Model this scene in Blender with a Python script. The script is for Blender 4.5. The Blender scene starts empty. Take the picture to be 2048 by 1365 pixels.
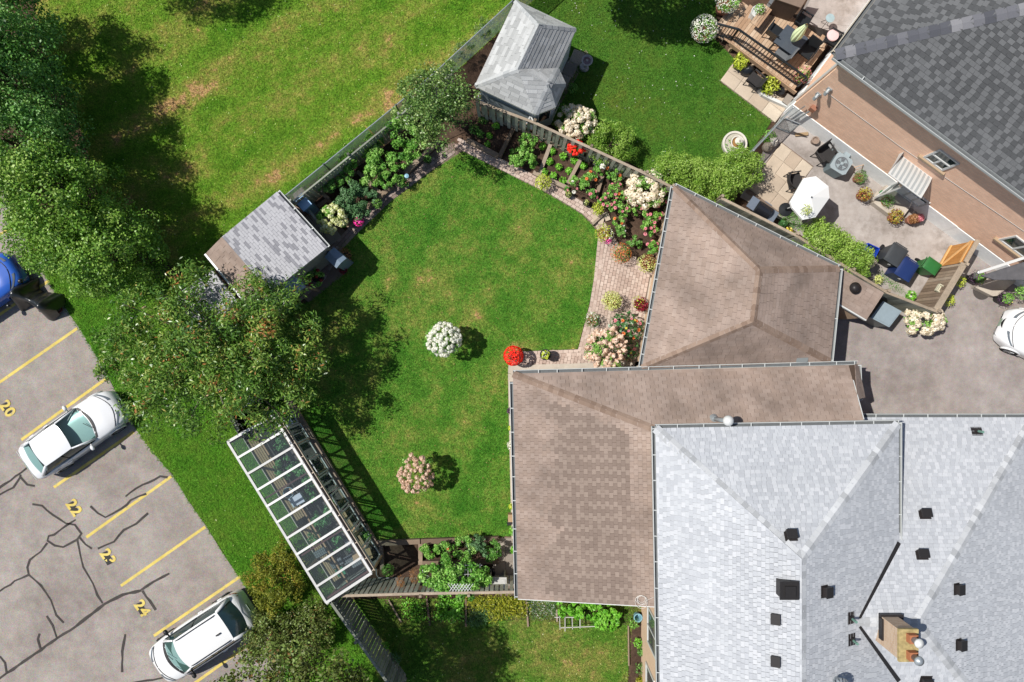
import bpy, math, random
import numpy as np
from mathutils import Vector, Matrix

S = bpy.context.scene
COL = S.collection
rnd = random.Random(11)
rng = np.random.default_rng(11)

# ------------------------------------------------------------------ camera, sky, sun, exposure
HC = 28.0                      # camera height above the ground, metres
FP = 1365.333                  # focal length in photo pixels (24 mm on a 36 mm wide sensor, 2048 px)
cam = bpy.data.cameras.new('camera'); cam.lens = 24.0; cam.sensor_width = 36.0
cam.clip_start = 0.5; cam.clip_end = 600.0
cam_o = bpy.data.objects.new('camera', cam); cam_o.location = (0, 0, HC); COL.objects.link(cam_o)
S.camera = cam_o

SUN_DIR = Vector((0.65, -0.14, -1.0)).normalized()      # the way the light travels
w = bpy.data.worlds.new('World'); S.world = w; w.use_nodes = True
nt = w.node_tree; nt.nodes.clear()
sky = nt.nodes.new('ShaderNodeTexSky'); sky.sky_type = 'NISHITA'; sky.sun_disc = False
sky.sun_elevation = math.asin(-SUN_DIR.z); sky.sun_rotation = math.atan2(-SUN_DIR.x, -SUN_DIR.y)
bg = nt.nodes.new('ShaderNodeBackground'); bg.inputs['Strength'].default_value = 0.075
wo = nt.nodes.new('ShaderNodeOutputWorld')
nt.links.new(sky.outputs[0], bg.inputs['Color']); nt.links.new(bg.outputs[0], wo.inputs['Surface'])
sl = bpy.data.lights.new('sun', 'SUN'); sl.energy = 4.6; sl.angle = math.radians(0.55); sl.color = (1.0, 0.955, 0.89)
so = bpy.data.objects.new('sun', sl); COL.objects.link(so)
so.rotation_euler = SUN_DIR.to_track_quat('-Z', 'Y').to_euler(); so.location = (-30, 8, 50)
vs = S.view_settings
vs.view_transform = 'Standard'; vs.look = 'None'; vs.exposure = 0.32; vs.gamma = 1.0; vs.use_curve_mapping = False
S.cycles.max_bounces = 6; S.cycles.transparent_max_bounces = 12; S.cycles.diffuse_bounces = 3

# ------------------------------------------------------------------ measuring
def W(px, py, z=0.0):
    k = (HC - z) / FP
    return Vector(((px - 1024) * k, (682.5 - py) * k, z))
def ray_plane(px, py, p0, n):
    d = Vector(((px - 1024) / FP, (682.5 - py) / FP, -1.0)); o = Vector((0, 0, HC))
    return o + d * ((Vector(p0) - o).dot(n) / d.dot(n))
def plane3(a, b, c):
    n = (b - a).cross(c - a).normalized()
    if n.z < 0: n = -n
    return (a, n)
def on(px, py, pl): return ray_plane(px, py, pl[0], pl[1])

# ------------------------------------------------------------------ mesh collector
class MB:
    def __init__(s): s.v = []; s.f = []; s.m = []; s.t = []; s.cur = 0; s.tone = 0.5
    def face(s, pts):
        i = len(s.v); s.v += [tuple(p) for p in pts]; s.f.append(tuple(range(i, i + len(pts)))); s.m.append(s.cur); s.t.append(s.tone)
        return s
    def piece(s, verts, faces):
        i = len(s.v); s.v += [tuple(p) for p in verts]
        for f in faces: s.f.append(tuple(i + k for k in f)); s.m.append(s.cur); s.t.append(s.tone)
        return s
    def obox(s, o, a, b, c):
        o, a, b, c = Vector(o), Vector(a), Vector(b), Vector(c)
        if a.cross(b).dot(c) < 0: a, b = b, a
        vs = [o, o + a, o + a + b, o + b, o + c, o + a + c, o + a + b + c, o + b + c]
        return s.piece(vs, [(3, 2, 1, 0), (4, 5, 6, 7), (0, 1, 5, 4), (1, 2, 6, 5), (2, 3, 7, 6), (3, 0, 4, 7)])
    def box(s, c, size, rz=0.0):
        c = Vector(c); R = Matrix.Rotation(rz, 3, 'Z')
        a, b, h = R @ Vector((size[0], 0, 0)), R @ Vector((0, size[1], 0)), Vector((0, 0, size[2]))
        return s.obox(c - a / 2 - b / 2 - h / 2, a, b, h)
    def bar(s, p, q, wd, ht, up=(0, 0, 1)):
        p, q = Vector(p), Vector(q); d = q - p; up = Vector(up)
        x = d.cross(up)
        x = x.normalized() if x.length > 1e-6 else Vector((1, 0, 0))
        y = x.cross(d).normalized()
        return s.obox(p - x * wd / 2 - y * ht / 2, x * wd, y * ht, d)
    def tube(s, pts, r, n=6, caps=True):
        pts = [Vector(p) for p in pts]; N = len(pts)
        rs = list(r) if hasattr(r, '__len__') else [r] * N
        base = len(s.v); ref = None
        for i, p in enumerate(pts):
            d = (pts[min(i + 1, N - 1)] - pts[max(i - 1, 0)]).normalized()
            if ref is None: ref = d.orthogonal().normalized()
            ref = (ref - d * ref.dot(d)); ref = ref.normalized() if ref.length > 1e-6 else d.orthogonal().normalized()
            b = d.cross(ref)
            for k in range(n):
                a = 2 * math.pi * k / n
                s.v.append(tuple(p + (ref * math.cos(a) + b * math.sin(a)) * rs[i]))
        for i in range(N - 1):
            for k in range(n):
                k2 = (k + 1) % n
                s.f.append((base + i * n + k, base + i * n + k2, base + (i + 1) * n + k2, base + (i + 1) * n + k)); s.m.append(s.cur); s.t.append(s.tone)
        if caps:
            for r_ in (tuple(base + k for k in reversed(range(n))), tuple(base + (N - 1) * n + k for k in range(n))):
                s.f.append(r_); s.m.append(s.cur); s.t.append(s.tone)
        return s
    def lathe(s, c, prof, n=16, sx=1.0, sy=1.0):
        c = Vector(c); base = len(s.v); N = len(prof)
        for (r, z) in prof:
            for k in range(n):
                a = 2 * math.pi * k / n
                s.v.append((c.x + r * sx * math.cos(a), c.y + r * sy * math.sin(a), c.z + z))
        for i in range(N - 1):
            for k in range(n):
                k2 = (k + 1) % n
                s.f.append((base + i * n + k, base + i * n + k2, base + (i + 1) * n + k2, base + (i + 1) * n + k)); s.m.append(s.cur); s.t.append(s.tone)
        s.f.append(tuple(base + k for k in reversed(range(n)))); s.f.append(tuple(base + (N - 1) * n + k for k in range(n)))
        s.m += [s.cur] * 2; s.t += [s.tone] * 2
        return s
    def prism(s, poly, z0, z1):
        n = len(poly); lo = [Vector((p[0], p[1], z0)) for p in poly]; hi = [Vector((p[0], p[1], z1)) for p in poly]
        ar = sum(lo[i].x * lo[(i + 1) % n].y - lo[(i + 1) % n].x * lo[i].y for i in range(n))
        if ar < 0: lo.reverse(); hi.reverse()
        return s.piece(lo + hi, [tuple(reversed(range(n))), tuple(range(n, 2 * n))] + [(i, (i + 1) % n, n + (i + 1) % n, n + i) for i in range(n)])
    def slab3(s, poly, th):                     # a flat polygon in space given a thickness downwards along its normal
        poly = [Vector(p) for p in poly]; n = len(poly)
        nm = Vector((0, 0, 0))
        for i in range(n): nm += poly[i].cross(poly[(i + 1) % n])
        nm.normalize()
        if nm.z < 0: poly.reverse(); nm = -nm
        lo = [p - nm * th for p in poly]
        return s.piece(lo + poly, [tuple(reversed(range(n))), tuple(range(n, 2 * n))] + [(i, (i + 1) % n, n + (i + 1) % n, n + i) for i in range(n)])
    def grid(s, fn, nu, nv):
        base = len(s.v)
        for j in range(nv + 1):
            for i in range(nu + 1): s.v.append(tuple(fn(i / nu, j / nv)))
        for j in range(nv):
            for i in range(nu):
                a = base + j * (nu + 1) + i
                s.f.append((a, a + 1, a + nu + 2, a + nu + 1)); s.m.append(s.cur); s.t.append(s.tone)
        return s

OFF = {}
Z0 = Vector((0, 0, 0))
def mesh_of(name, mb, mats, off=Z0, smooth=False):
    me = bpy.data.meshes.new(name)
    me.from_pydata([(x - off.x, y - off.y, z - off.z) for x, y, z in mb.v], [], mb.f)
    for m in (mats if isinstance(mats, (list, tuple)) else [mats]): me.materials.append(m)
    me.polygons.foreach_set('material_index', mb.m)
    me.polygons.foreach_set('use_smooth', [smooth] * len(mb.f))
    me.attributes.new('tone', 'FLOAT', 'FACE').data.foreach_set('value', mb.t)
    me.update()
    return me
def O(name, mb, mats, parent=None, smooth=False):
    off = OFF.get(parent.name, Z0) if parent else Z0
    o = bpy.data.objects.new(name, mesh_of(name, mb, mats, off, smooth)); COL.objects.link(o)
    if parent: o.parent = parent
    OFF[o.name] = off
    return o
def thing(name, label, cat, loc=(0, 0, 0), group=None, rz=0.0):
    o = bpy.data.objects.new(name, None); o.empty_display_size = 0.2; COL.objects.link(o)
    o.location = loc; o.rotation_euler = (0, 0, rz)
    o['label'] = label; o['category'] = cat
    if group: o['group'] = group
    OFF[o.name] = Vector(loc)
    return o
def tag(o, label, cat, group=None, kind=None):
    o['label'] = label; o['category'] = cat
    if group: o['group'] = group
    if kind: o['kind'] = kind
    return o
def copy_tree(o, parent=None):
    c = o.copy(); COL.objects.link(c)
    if parent: c.parent = parent
    OFF[c.name] = OFF.get(o.name, Z0)
    for ch in list(o.children): copy_tree(ch, c)
    return c
def place(o, loc, rz=0.0, label=None, group=None, sc=None):
    o.location = loc; o.rotation_euler = (0, 0, rz)
    if sc: o.scale = (sc,) * 3
    if label: o['label'] = label
    if group: o['group'] = group
    return o

# ------------------------------------------------------------------ materials
ALB = 0.66
def C(r, g, b, k=1.0):                  # the colour something shows in full sun -> its own colour
    f = lambda c: (c / 255 / 12.92) if c / 255 <= 0.04045 else ((c / 255 + 0.055) / 1.055) ** 2.4
    return (f(r) * ALB * k, f(g) * ALB * k, f(b) * ALB * k, 1.0)
class NT:
    def __init__(s, name):
        s.mat = bpy.data.materials.new(name); s.mat.use_nodes = True; s.t = s.mat.node_tree; s.t.nodes.clear()
        s.out = s.n('ShaderNodeOutputMaterial')
    def n(s, k, **kw):
        x = s.t.nodes.new(k)
        for a, v in kw.items(): setattr(x, a, v)
        return x
    def l(s, a, b): s.t.links.new(a, b)
    def pos(s): return s.n('ShaderNodeNewGeometry').outputs['Position']
    def noise(s, scale, detail=3.0, rough=0.55, vec=None):
        x = s.n('ShaderNodeTexNoise'); x.inputs['Scale'].default_value = scale; x.inputs['Detail'].default_value = detail; x.inputs['Roughness'].default_value = rough
        s.l(vec if vec is not None else s.pos(), x.inputs['Vector'])
        return x.outputs['Fac']
    def ramp(s, fac, stops, interp='LINEAR'):
        r = s.n('ShaderNodeValToRGB'); e = r.color_ramp.elements; r.color_ramp.interpolation = interp
        while len(e) > 1: e.remove(e[-1])
        e[0].position = stops[0][0]; e[0].color = stops[0][1]
        for p, c in stops[1:]:
            k = e.new(p); k.color = c
        s.l(fac, r.inputs['Fac']); return r.outputs['Color']
    def mix(s, fac, a, b, blend='MIX'):
        m = s.n('ShaderNodeMix', data_type='RGBA', blend_type=blend)
        for sock, v in ((0, fac), (6, a), (7, b)):
            if hasattr(v, 'links') or hasattr(v, 'is_linked'): s.l(v, m.inputs[sock])
            else: m.inputs[sock].default_value = v
        return m.outputs[2]
    def math(s, op, a, b=0.0):
        m = s.n('ShaderNodeMath', operation=op)
        for i, v in enumerate((a, b)):
            if hasattr(v, 'is_linked'): s.l(v, m.inputs[i])
            else: m.inputs[i].default_value = v
        return m.outputs[0]
    def vary(s, col, scale, amt, detail=4.0, vec=None):
        f = s.noise(scale, detail, 0.6, vec)
        lo, hi = 1 - amt, 1 + amt
        g = s.ramp(f, [(0.25, (lo, lo, lo, 1)), (0.75, (hi, hi, hi, 1))])
        return s.mix(1.0, col, g, 'MULTIPLY')
    def bump(s, h, strength, dist=0.02):
        b = s.n('ShaderNodeBump'); b.inputs['Strength'].default_value = strength; b.inputs['Distance'].default_value = dist
        s.l(h, b.inputs['Height']); return b.outputs['Normal']
    def bsdf(s, col, rough=0.8, spec=0.3, metal=0.0, normal=None, **kw):
        p = s.n('ShaderNodeBsdfPrincipled')
        if hasattr(col, 'is_linked'): s.l(col, p.inputs['Base Color'])
        else: p.inputs['Base Color'].default_value = col
        p.inputs['Roughness'].default_value = rough; p.inputs['Specular IOR Level'].default_value = spec; p.inputs['Metallic'].default_value = metal
        for a, v in kw.items(): p.inputs[a].default_value = v
        if normal is not None: s.l(normal, p.inputs['Normal'])
        return p.outputs[0]
    def done(s, sh): s.l(sh, s.out.inputs['Surface']); return s.mat
    def tone(s):
        a = s.n('ShaderNodeAttribute'); a.attribute_name = 'tone'; return a.outputs['Fac']

def m_tone(name, stops, rough=0.8, fine=(45, 0.12), stain=None, bump=None, spec=0.3, metal=0.0, **kw):
    t = NT(name)
    if isinstance(stops, tuple): stops = [(0.0, tuple(c * 0.82 for c in stops[:3]) + (1,)), (1.0, tuple(min(1, c * 1.18) for c in stops[:3]) + (1,))]
    col = t.ramp(t.tone(), stops)
    if fine: col = t.vary(col, fine[0], fine[1])
    if stain: col = t.vary(col, stain[0], stain[1], 5.0)
    nm = t.bump(t.noise(bump[0], 3), bump[1]) if bump else None
    return t.done(t.bsdf(col, rough, spec, metal, nm, **kw))
def m_leaf(name, stops, rough=0.45, transl=0.22, spec=0.35):
    t = NT(name); col = t.ramp(t.tone(), stops)
    p = t.bsdf(col, rough, spec)
    tr = t.n('ShaderNodeBsdfTranslucent'); t.l(t.mix(1.0, col, (1.25, 1.2, 0.6, 1), 'MULTIPLY'), tr.inputs['Color'])
    m = t.n('ShaderNodeMixShader'); m.inputs[0].default_value = transl; t.l(p, m.inputs[1]); t.l(tr.outputs[0], m.inputs[2])
    return t.done(m.outputs[0])
def m_glass(name, tint, clear=0.75, rough=0.05):
    t = NT(name); a = t.n('ShaderNodeBsdfTransparent'); a.inputs['Color'].default_value = tint
    g = t.bsdf((tint[0] * 0.25, tint[1] * 0.28, tint[2] * 0.3, 1), rough, 0.6)
    m = t.n('ShaderNodeMixShader'); m.inputs[0].default_value = clear; t.l(g, m.inputs[1]); t.l(a.outputs[0], m.inputs[2])
    return t.done(m.outputs[0])

def lerp_c(*cs): return [(i / (len(cs) - 1), c) for i, c in enumerate(cs)]

# ------------------------------------------------------------------ alike pieces sharing mesh data
PC = {}
SHAPES = {}
SHAPES['box'] = ([(-.5, -.5, -.5), (.5, -.5, -.5), (.5, .5, -.5), (-.5, .5, -.5), (-.5, -.5, .5), (.5, -.5, .5), (.5, .5, .5), (-.5, .5, .5)],
                 [(3, 2, 1, 0), (4, 5, 6, 7), (0, 1, 5, 4), (1, 2, 6, 5), (2, 3, 7, 6), (3, 0, 4, 7)])
c_ = 0.44    # a box with its upper edges taken off
SHAPES['chamfer'] = ([(-.5, -.5, -.5), (.5, -.5, -.5), (.5, .5, -.5), (-.5, .5, -.5), (-.5, -.5, .3), (.5, -.5, .3), (.5, .5, .3), (-.5, .5, .3),
                      (-c_, -c_, .5), (c_, -c_, .5), (c_, c_, .5), (-c_, c_, .5)],
                     [(8, 9, 10, 11), (0, 1, 5, 4), (1, 2, 6, 5), (2, 3, 7, 6), (3, 0, 4, 7), (4, 5, 9, 8), (5, 6, 10, 9), (6, 7, 11, 10), (7, 4, 8, 11), (3, 2, 1, 0)])
# a shingle: butt edge (y=0) thick, head edge (y=1) thin
SHAPES['shingle'] = ([(0, 0, 0), (1, 0, 0), (1, 1, 0), (0, 1, 0), (0, 0, .016), (1, 0, .016), (1, 1, .004), (0, 1, .004)],
                     [(4, 5, 6, 7), (0, 1, 5, 4), (1, 2, 6, 5), (3, 0, 4, 7)])
def piece(name, parent, M, mat, shape='box', tone=None):
    k = rnd.randrange(9) if tone is None else max(0, min(8, int(tone * 8.99)))
    key = (shape, mat.name, k)
    if key not in PC:
        mb = MB(); mb.tone = (k + 0.5) / 9; mb.piece(*SHAPES[shape]); PC[key] = mesh_of(name, mb, mat)
    o = bpy.data.objects.new(name, PC[key]); COL.objects.link(o)
    if parent:
        o.parent = parent
        M = Matrix.Translation(-OFF.get(parent.name, Z0)) @ M
    o.matrix_basis = M
    return o
def basis(o, x, y, z):
    M = Matrix.Identity(4)
    for i, v in enumerate((x, y, z)):
        for r in range(3): M[r][i] = v[r]
    for r in range(3): M[r][3] = o[r]
    return M
def bar_piece(name, parent, p, q, wd, ht, mat, shape='box', up=(0, 0, 1), tone=None):
    p, q, up = Vector(p), Vector(q), Vector(up); d = q - p
    x = d.cross(up); x = x.normalized() if x.length > 1e-6 else Vector((1, 0, 0)); y = x.cross(d).normalized()
    return piece(name, parent, basis((p + q) / 2, x * wd, d, y * ht), mat, shape, tone) if (x.cross(d)).dot(y) > 0 else piece(name, parent, basis((p + q) / 2, -x * wd, d, y * ht), mat, shape, tone)

# ------------------------------------------------------------------ foliage
def unit(a): return a / np.maximum(np.linalg.norm(a, axis=1, keepdims=True), 1e-9)
def leaf_obj(name, P, N, L, Wd, tone, mat, parent=None, droop=0.0, jit=0.7, fold=0.12, kind=None):
    n = len(P); off = OFF.get(parent.name, Z0) if parent else Z0
    nm = unit(N + rng.normal(0, jit, (n, 3)))
    A = unit(np.cross(nm, unit(rng.normal(0, 1, (n, 3)))))
    if droop: A = unit(A + np.stack([N[:, 0] * .6, N[:, 1] * .6, -np.ones(n)], 1) * droop)
    B = unit(np.cross(nm, A)); nm = np.cross(A, B)
    L = (np.full(n, L) * rng.uniform(.65, 1.25, n))[:, None]; Wd = (np.full(n, Wd) * rng.uniform(.7, 1.2, n))[:, None]
    V = np.empty((n, 4, 3))
    V[:, 0] = P - A * L * .5; V[:, 2] = P + A * L * .5
    V[:, 1] = P + B * Wd * .5 + nm * Wd * fold - A * L * .06; V[:, 3] = P - B * Wd * .5 + nm * Wd * fold - A * L * .06
    V -= np.array(off)
    me = bpy.data.meshes.new(name)
    me.vertices.add(4 * n); me.vertices.foreach_set('co', V.reshape(-1))
    me.loops.add(4 * n); me.loops.foreach_set('vertex_index', np.arange(4 * n, dtype=np.int32))
    me.polygons.add(n); me.polygons.foreach_set('loop_start', np.arange(0, 4 * n, 4, dtype=np.int32))
    me.update(calc_edges=True)
    for m in (mat if isinstance(mat, (list, tuple)) else [mat]): me.materials.append(m)
    me.attributes.new('tone', 'FLOAT', 'FACE').data.foreach_set('value', np.clip(tone, 0, 1).astype(np.float32))
    o = bpy.data.objects.new(name, me); COL.objects.link(o)
    if parent: o.parent = parent
    OFF[o.name] = off
    if kind: o['kind'] = kind
    return o
def ball_pts(c, R, n, shell=0.5, zmin=-0.5):
    d = unit(rng.normal(0, 1, (n, 3)))
    d = d[d[:, 2] > zmin]
    while len(d) < n:
        e = unit(rng.normal(0, 1, (n, 3))); d = np.concatenate([d, e[e[:, 2] > zmin]])
    d = d[:n]; r = (shell + (1 - shell) * rng.random((n, 1)) ** 0.6)
    R = np.array(R)
    return np.array(c) + d * R * r, unit(d / R * R.mean())
def clumps(c, R, nc, cr, per, shell=0.45, zmin=-0.35, lump=0.25, flat=0.8):
    """leaf points gathered in clumps through a crown; also the clump centres and a tone for each leaf"""
    K, KN = ball_pts(c, np.array(R) * (1 - 0.5 * cr / max(R)), nc, shell, zmin)
    K += rng.normal(0, lump * cr, K.shape)
    crs = cr * rng.uniform(.6, 1.25, nc)
    idx = np.repeat(np.arange(nc), per)
    d = unit(rng.normal(0, 1, (len(idx), 3)) + KN[idx] * 0.5)
    rr = rng.random((len(idx), 1)) ** 0.45
    P = K[idx] + d * rr * crs[idx][:, None] * np.array([1, 1, flat])
    ct = rng.normal(0, .14, nc)
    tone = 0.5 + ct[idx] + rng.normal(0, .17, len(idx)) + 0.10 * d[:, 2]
    return P, unit(d + np.array([0, 0, .5])), tone, K
def inside(poly, X, Y):
    c = np.zeros(len(X), bool); n = len(poly)
    for i in range(n):
        x1, y1 = poly[i]; x2, y2 = poly[(i + 1) % n]
        h = ((y1 > Y) != (y2 > Y)) & (X < (x2 - x1) * (Y - y1) / ((y2 - y1) or 1e-9) + x1)
        c ^= h
    return c
# ------------------------------------------------------------------ colours of the place
def m_lawn(name, green, dark, dry, bare, dry_at=0.6, bare_at=0.74, stripes=0.0, tone_amt=0.0, ang=33.0, mow=0.0):
    t = NT(name); p = t.pos()
    big = t.noise(0.32, 4, 0.6); mid = t.noise(1.7, 4, 0.65); fine = t.noise(30, 2, 0.7); vf = t.noise(6.0, 4, 0.75); tf = t.noise(15, 3, 0.75)
    vr = t.n('ShaderNodeVectorRotate', rotation_type='Z_AXIS'); vr.inputs['Angle'].default_value = -math.radians(ang); t.l(p, vr.inputs['Vector'])
    vm = t.n('ShaderNodeVectorMath', operation='MULTIPLY'); vm.inputs[1].default_value = (0.16, 1.0, 1.0); t.l(vr.outputs[0], vm.inputs[0])
    st = t.noise(0.85, 4, 0.6, vm.outputs[0])
    s0 = t.math('ADD', t.math('MULTIPLY', st, stripes), t.math('MULTIPLY', big, 1 - stripes))
    f1 = t.math('ADD', t.math('MULTIPLY', s0, 0.62), t.math('MULTIPLY', mid, 0.38))
    f1 = t.math('ADD', f1, t.math('MULTIPLY', t.math('SUBTRACT', vf, 0.5), 0.24))
    if mow:                                         # bands left by the mower, the blades leaning one way and then the other
        sp = t.n('ShaderNodeSeparateXYZ'); t.l(vr.outputs[0], sp.inputs[0])
        ph = t.math('ADD', t.math('MULTIPLY', sp.outputs[1], 2 * math.pi / 2.3), t.math('MULTIPLY', big, 5.0))
        f1 = t.math('ADD', f1, t.math('MULTIPLY', t.math('SINE', ph), mow))
    k_ = 1.28; green, dark, dry, bare = [tuple(c * q for c in v[:3]) + (1,) for v, q in ((green, k_), (dark, k_), (dry, 1.2), (bare, 1.1))]
    col = t.ramp(f1, [(0.36, dark), (0.47, green), (dry_at, tuple(green[i] * .55 + dry[i] * .45 for i in range(3)) + (1,)), (dry_at + .06, dry), (bare_at, bare)])
    g = t.ramp(fine, [(0.3, (.68, .7, .68, 1)), (0.7, (1.3, 1.28, 1.3, 1))])
    col = t.mix(1.0, col, g, 'MULTIPLY'); col = t.mix(1.0, col, t.ramp(tf, [(0.3, (.70, .73, .68, 1)), (0.5, (1.02, 1.02, 1.02, 1)), (0.72, (1.42, 1.34, 1.4, 1))]), 'MULTIPLY')
    if tone_amt:
        tn = t.ramp(t.tone(), [(0, (1 - tone_amt, 1 - tone_amt, 1 - tone_amt, 1)), (1, (1 + tone_amt, 1 + tone_amt * .9, 1 + tone_amt * .5, 1))])
        col = t.mix(1.0, col, tn, 'MULTIPLY')
    return t.done(t.bsdf(col, 0.85, 0.15, normal=t.bump(vf, 0.35, 0.05)))
def lawn_pair(n, *a, **k): return m_lawn('turf ' + n, *a, **k), m_lawn('blades ' + n, *a, tone_amt=0.5, **k)

def m_ground(name, cols, s1, s2, amt, bump=0.4, extra=None, grain=None):
    t = NT(name); f = t.math('ADD', t.math('MULTIPLY', t.noise(s1, 5, .6), .6), t.math('MULTIPLY', t.noise(s2, 4, .65), .4))
    col = t.ramp(f, cols); col = t.vary(t.vary(col, 38, amt), 1.1, .16, 5.0)
    if extra: col = t.mix(t.ramp(t.noise(extra[0], 6, .7), [(extra[1], (0, 0, 0, 1)), (extra[2], (extra[4],) * 3 + (1,))]), col, extra[3])
    if grain:
        v = t.n('ShaderNodeTexVoronoi'); v.inputs['Scale'].default_value = grain[0]; t.l(t.pos(), v.inputs['Vector'])
        col = t.mix(grain[1], col, v.outputs['Color'], 'SOFT_LIGHT')
    return t.done(t.bsdf(col, .92, .2, normal=t.bump(t.noise(70, 3), bump, .01)))
m_soil = m_ground('soil', [(.3, C(58, 44, 34)), (.5, C(92, 72, 58)), (.7, C(124, 100, 82))], .8, 6, .3, .9)
m_asphalt = m_ground('weathered asphalt', [(.3, C(150, 141, 134)), (.5, C(170, 161, 154)), (.7, C(186, 178, 171))], .35, 3, .13, .5, (0.22, .52, .74, C(116, 104, 102), .7), (55, .35))
m_drive = m_ground('driveway asphalt', [(.3, C(150, 142, 138)), (.5, C(170, 161, 157)), (.7, C(184, 177, 173))], .3, 2.2, .07, .3, (0.4, .5, .75, C(122, 108, 102), .6), (60, .2))
m_conc = m_ground('old concrete', [(.3, C(168, 160, 154)), (.5, C(190, 181, 175)), (.7, C(204, 197, 192))], .5, 4, .08, .3, (0.75, .5, .72, C(120, 108, 96), .75))
m_cstrip = m_ground('pale concrete', [(.3, C(196, 184, 168)), (.7, C(220, 210, 196))], .9, 5, .06, .2)
m_slab = m_tone('patio slab', lerp_c(C(196, 178, 158), C(214, 197, 176), C(222, 208, 188)), .9, (22, .08), (1.3, .12), (60, .2))
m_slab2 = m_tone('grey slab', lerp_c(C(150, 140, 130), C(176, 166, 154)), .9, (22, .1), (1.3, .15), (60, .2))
m_paver = m_tone('pink paver', lerp_c(C(196, 172, 158), C(212, 190, 176), C(222, 202, 188)), .9, (50, .1), (.6, .14), (80, .2))
m_yellow = m_ground('yellow road paint', [(.3, C(224, 200, 100)), (.5, C(236, 212, 116)), (.7, C(242, 222, 136))], 2, 14, .1, .3, (7, .54, .68, C(172, 164, 150), .85))
m_tar = m_ground('tar', [(.3, C(66, 62, 60)), (.7, C(92, 87, 84))], 2, 9, .12, .4)
m_black = m_tone('black paint', C(60, 58, 56), .8, (30, .2))
m_timber = m_tone('grey timber', lerp_c(C(118, 100, 84), C(162, 142, 122), C(182, 166, 148)), .9, (26, .18), (2.2, .18), (50, .4))
m_mulch = m_ground('mulch', [(.3, C(52, 40, 32)), (.5, C(86, 68, 56)), (.7, C(120, 98, 80))], 1.5, 9, .4, 1.0)

G_field = lawn_pair('field', C(102, 140, 40), C(74, 122, 24), C(156, 150, 78), C(192, 158, 110), .55, .625, .55, mow=.05)
G_lawn = lawn_pair('garden', C(80, 126, 40), C(54, 108, 26), C(136, 144, 70), C(184, 154, 104), .545, .625, .3, ang=60, mow=.026)
G_neigh = lawn_pair('neighbour', C(68, 110, 34), C(52, 98, 24), C(96, 118, 44), C(140, 136, 80), .57, .72, .2)
G_verge = lawn_pair('verge', C(80, 134, 34), C(60, 114, 24), C(116, 142, 54), C(150, 140, 80), .6, .75, .1)
G_low = lawn_pair('lower', C(86, 124, 42), C(62, 108, 28), C(142, 140, 76), C(184, 156, 110), .54, .63, .35)

# ------------------------------------------------------------------ the ground, sheet above sheet
def sheet(name, pxs, z, mat, label, cat, pts=None):
    mb = MB(); mb.face([W(x, y, 0) + Vector((0, 0, z)) for x, y in pxs] if pts is None else [Vector((x, y, z)) for x, y in pts])
    o = O(name, mb, mat); o['kind'] = 'structure'
    if label: o['label'] = label; o['category'] = cat
    return o
sheet('ground', None, -.03, m_soil, 'bare brown soil under the beds and trees', 'ground', [(-160, -160), (160, -160), (160, 160), (-160, 160)])

P_field = [(-3500, -3500), (4500, -3500), (1900, -750), (1045, 22), (808, 238), (590, 412), (450, 520), (400, 570), (330, 520), (270, 440), (200, 380), (160, 250), (90, 120), (60, -40), (-100, -200), (-900, -400), (-3500, -900)]
P_verge = [(104, 575), (72, 515), (120, 480), (220, 500), (300, 560), (360, 560), (430, 570), (500, 690), (600, 800), (490, 880), (672, 1180), (690, 1200), (760, 1365), (800, 1440), (1300, 2200), (560, 2200), (560, 1290), (520, 1222), (482, 1160), (412, 1050), (376, 1000), (347, 950), (300, 900), (272, 857), (219, 757), (158, 655)]
P_lawn = [(925, 303), (1005, 343), (1095, 388), (1165, 430), (1197, 466), (1188, 555), (1178, 610), (1155, 698), (1020, 703), (1018, 745), (1019, 900), (1023, 1072), (738, 1082), (690, 1000), (590, 800), (500, 690), (500, 640), (615, 606), (690, 545), (680, 490), (712, 468), (780, 405), (860, 345)]
P_neigh = [(1420, -330), (1052, 4), (1075, 228), (1120, 262), (1230, 310), (1345, 372), (1440, 400), (1470, 350), (1545, 240), (1440, 165), (1470, 120), (1410, 60), (1440, 20), (1560, -120), (1900, -740)]
P_low = [(668, 1200), (1040, 1196), (1300, 1215), (1262, 1240), (1255, 1365), (1250, 1900), (1000, 2100), (760, 1365)]
for nm, P, G, lab in (('field', P_field, G_field, 'open mown field with dry tan streaks beyond the back fence'), ('verge', P_verge, G_verge, 'green grass strip between the parking lot and the greenhouse'),
                      ('garden_lawn', P_lawn, G_lawn, 'large mown lawn inside the fenced garden'), ('neighbour_lawn', P_neigh, G_neigh, 'dark green lawn beside the grey summerhouse'),
                      ('lower_lawn', P_low, G_low, 'patchy lawn below the long wooden fence')):
    sheet(nm, P, .0006 * ('field', 'verge', 'garden_lawn', 'neighbour_lawn', 'lower_lawn').index(nm), G[0], lab, 'lawn')

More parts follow.
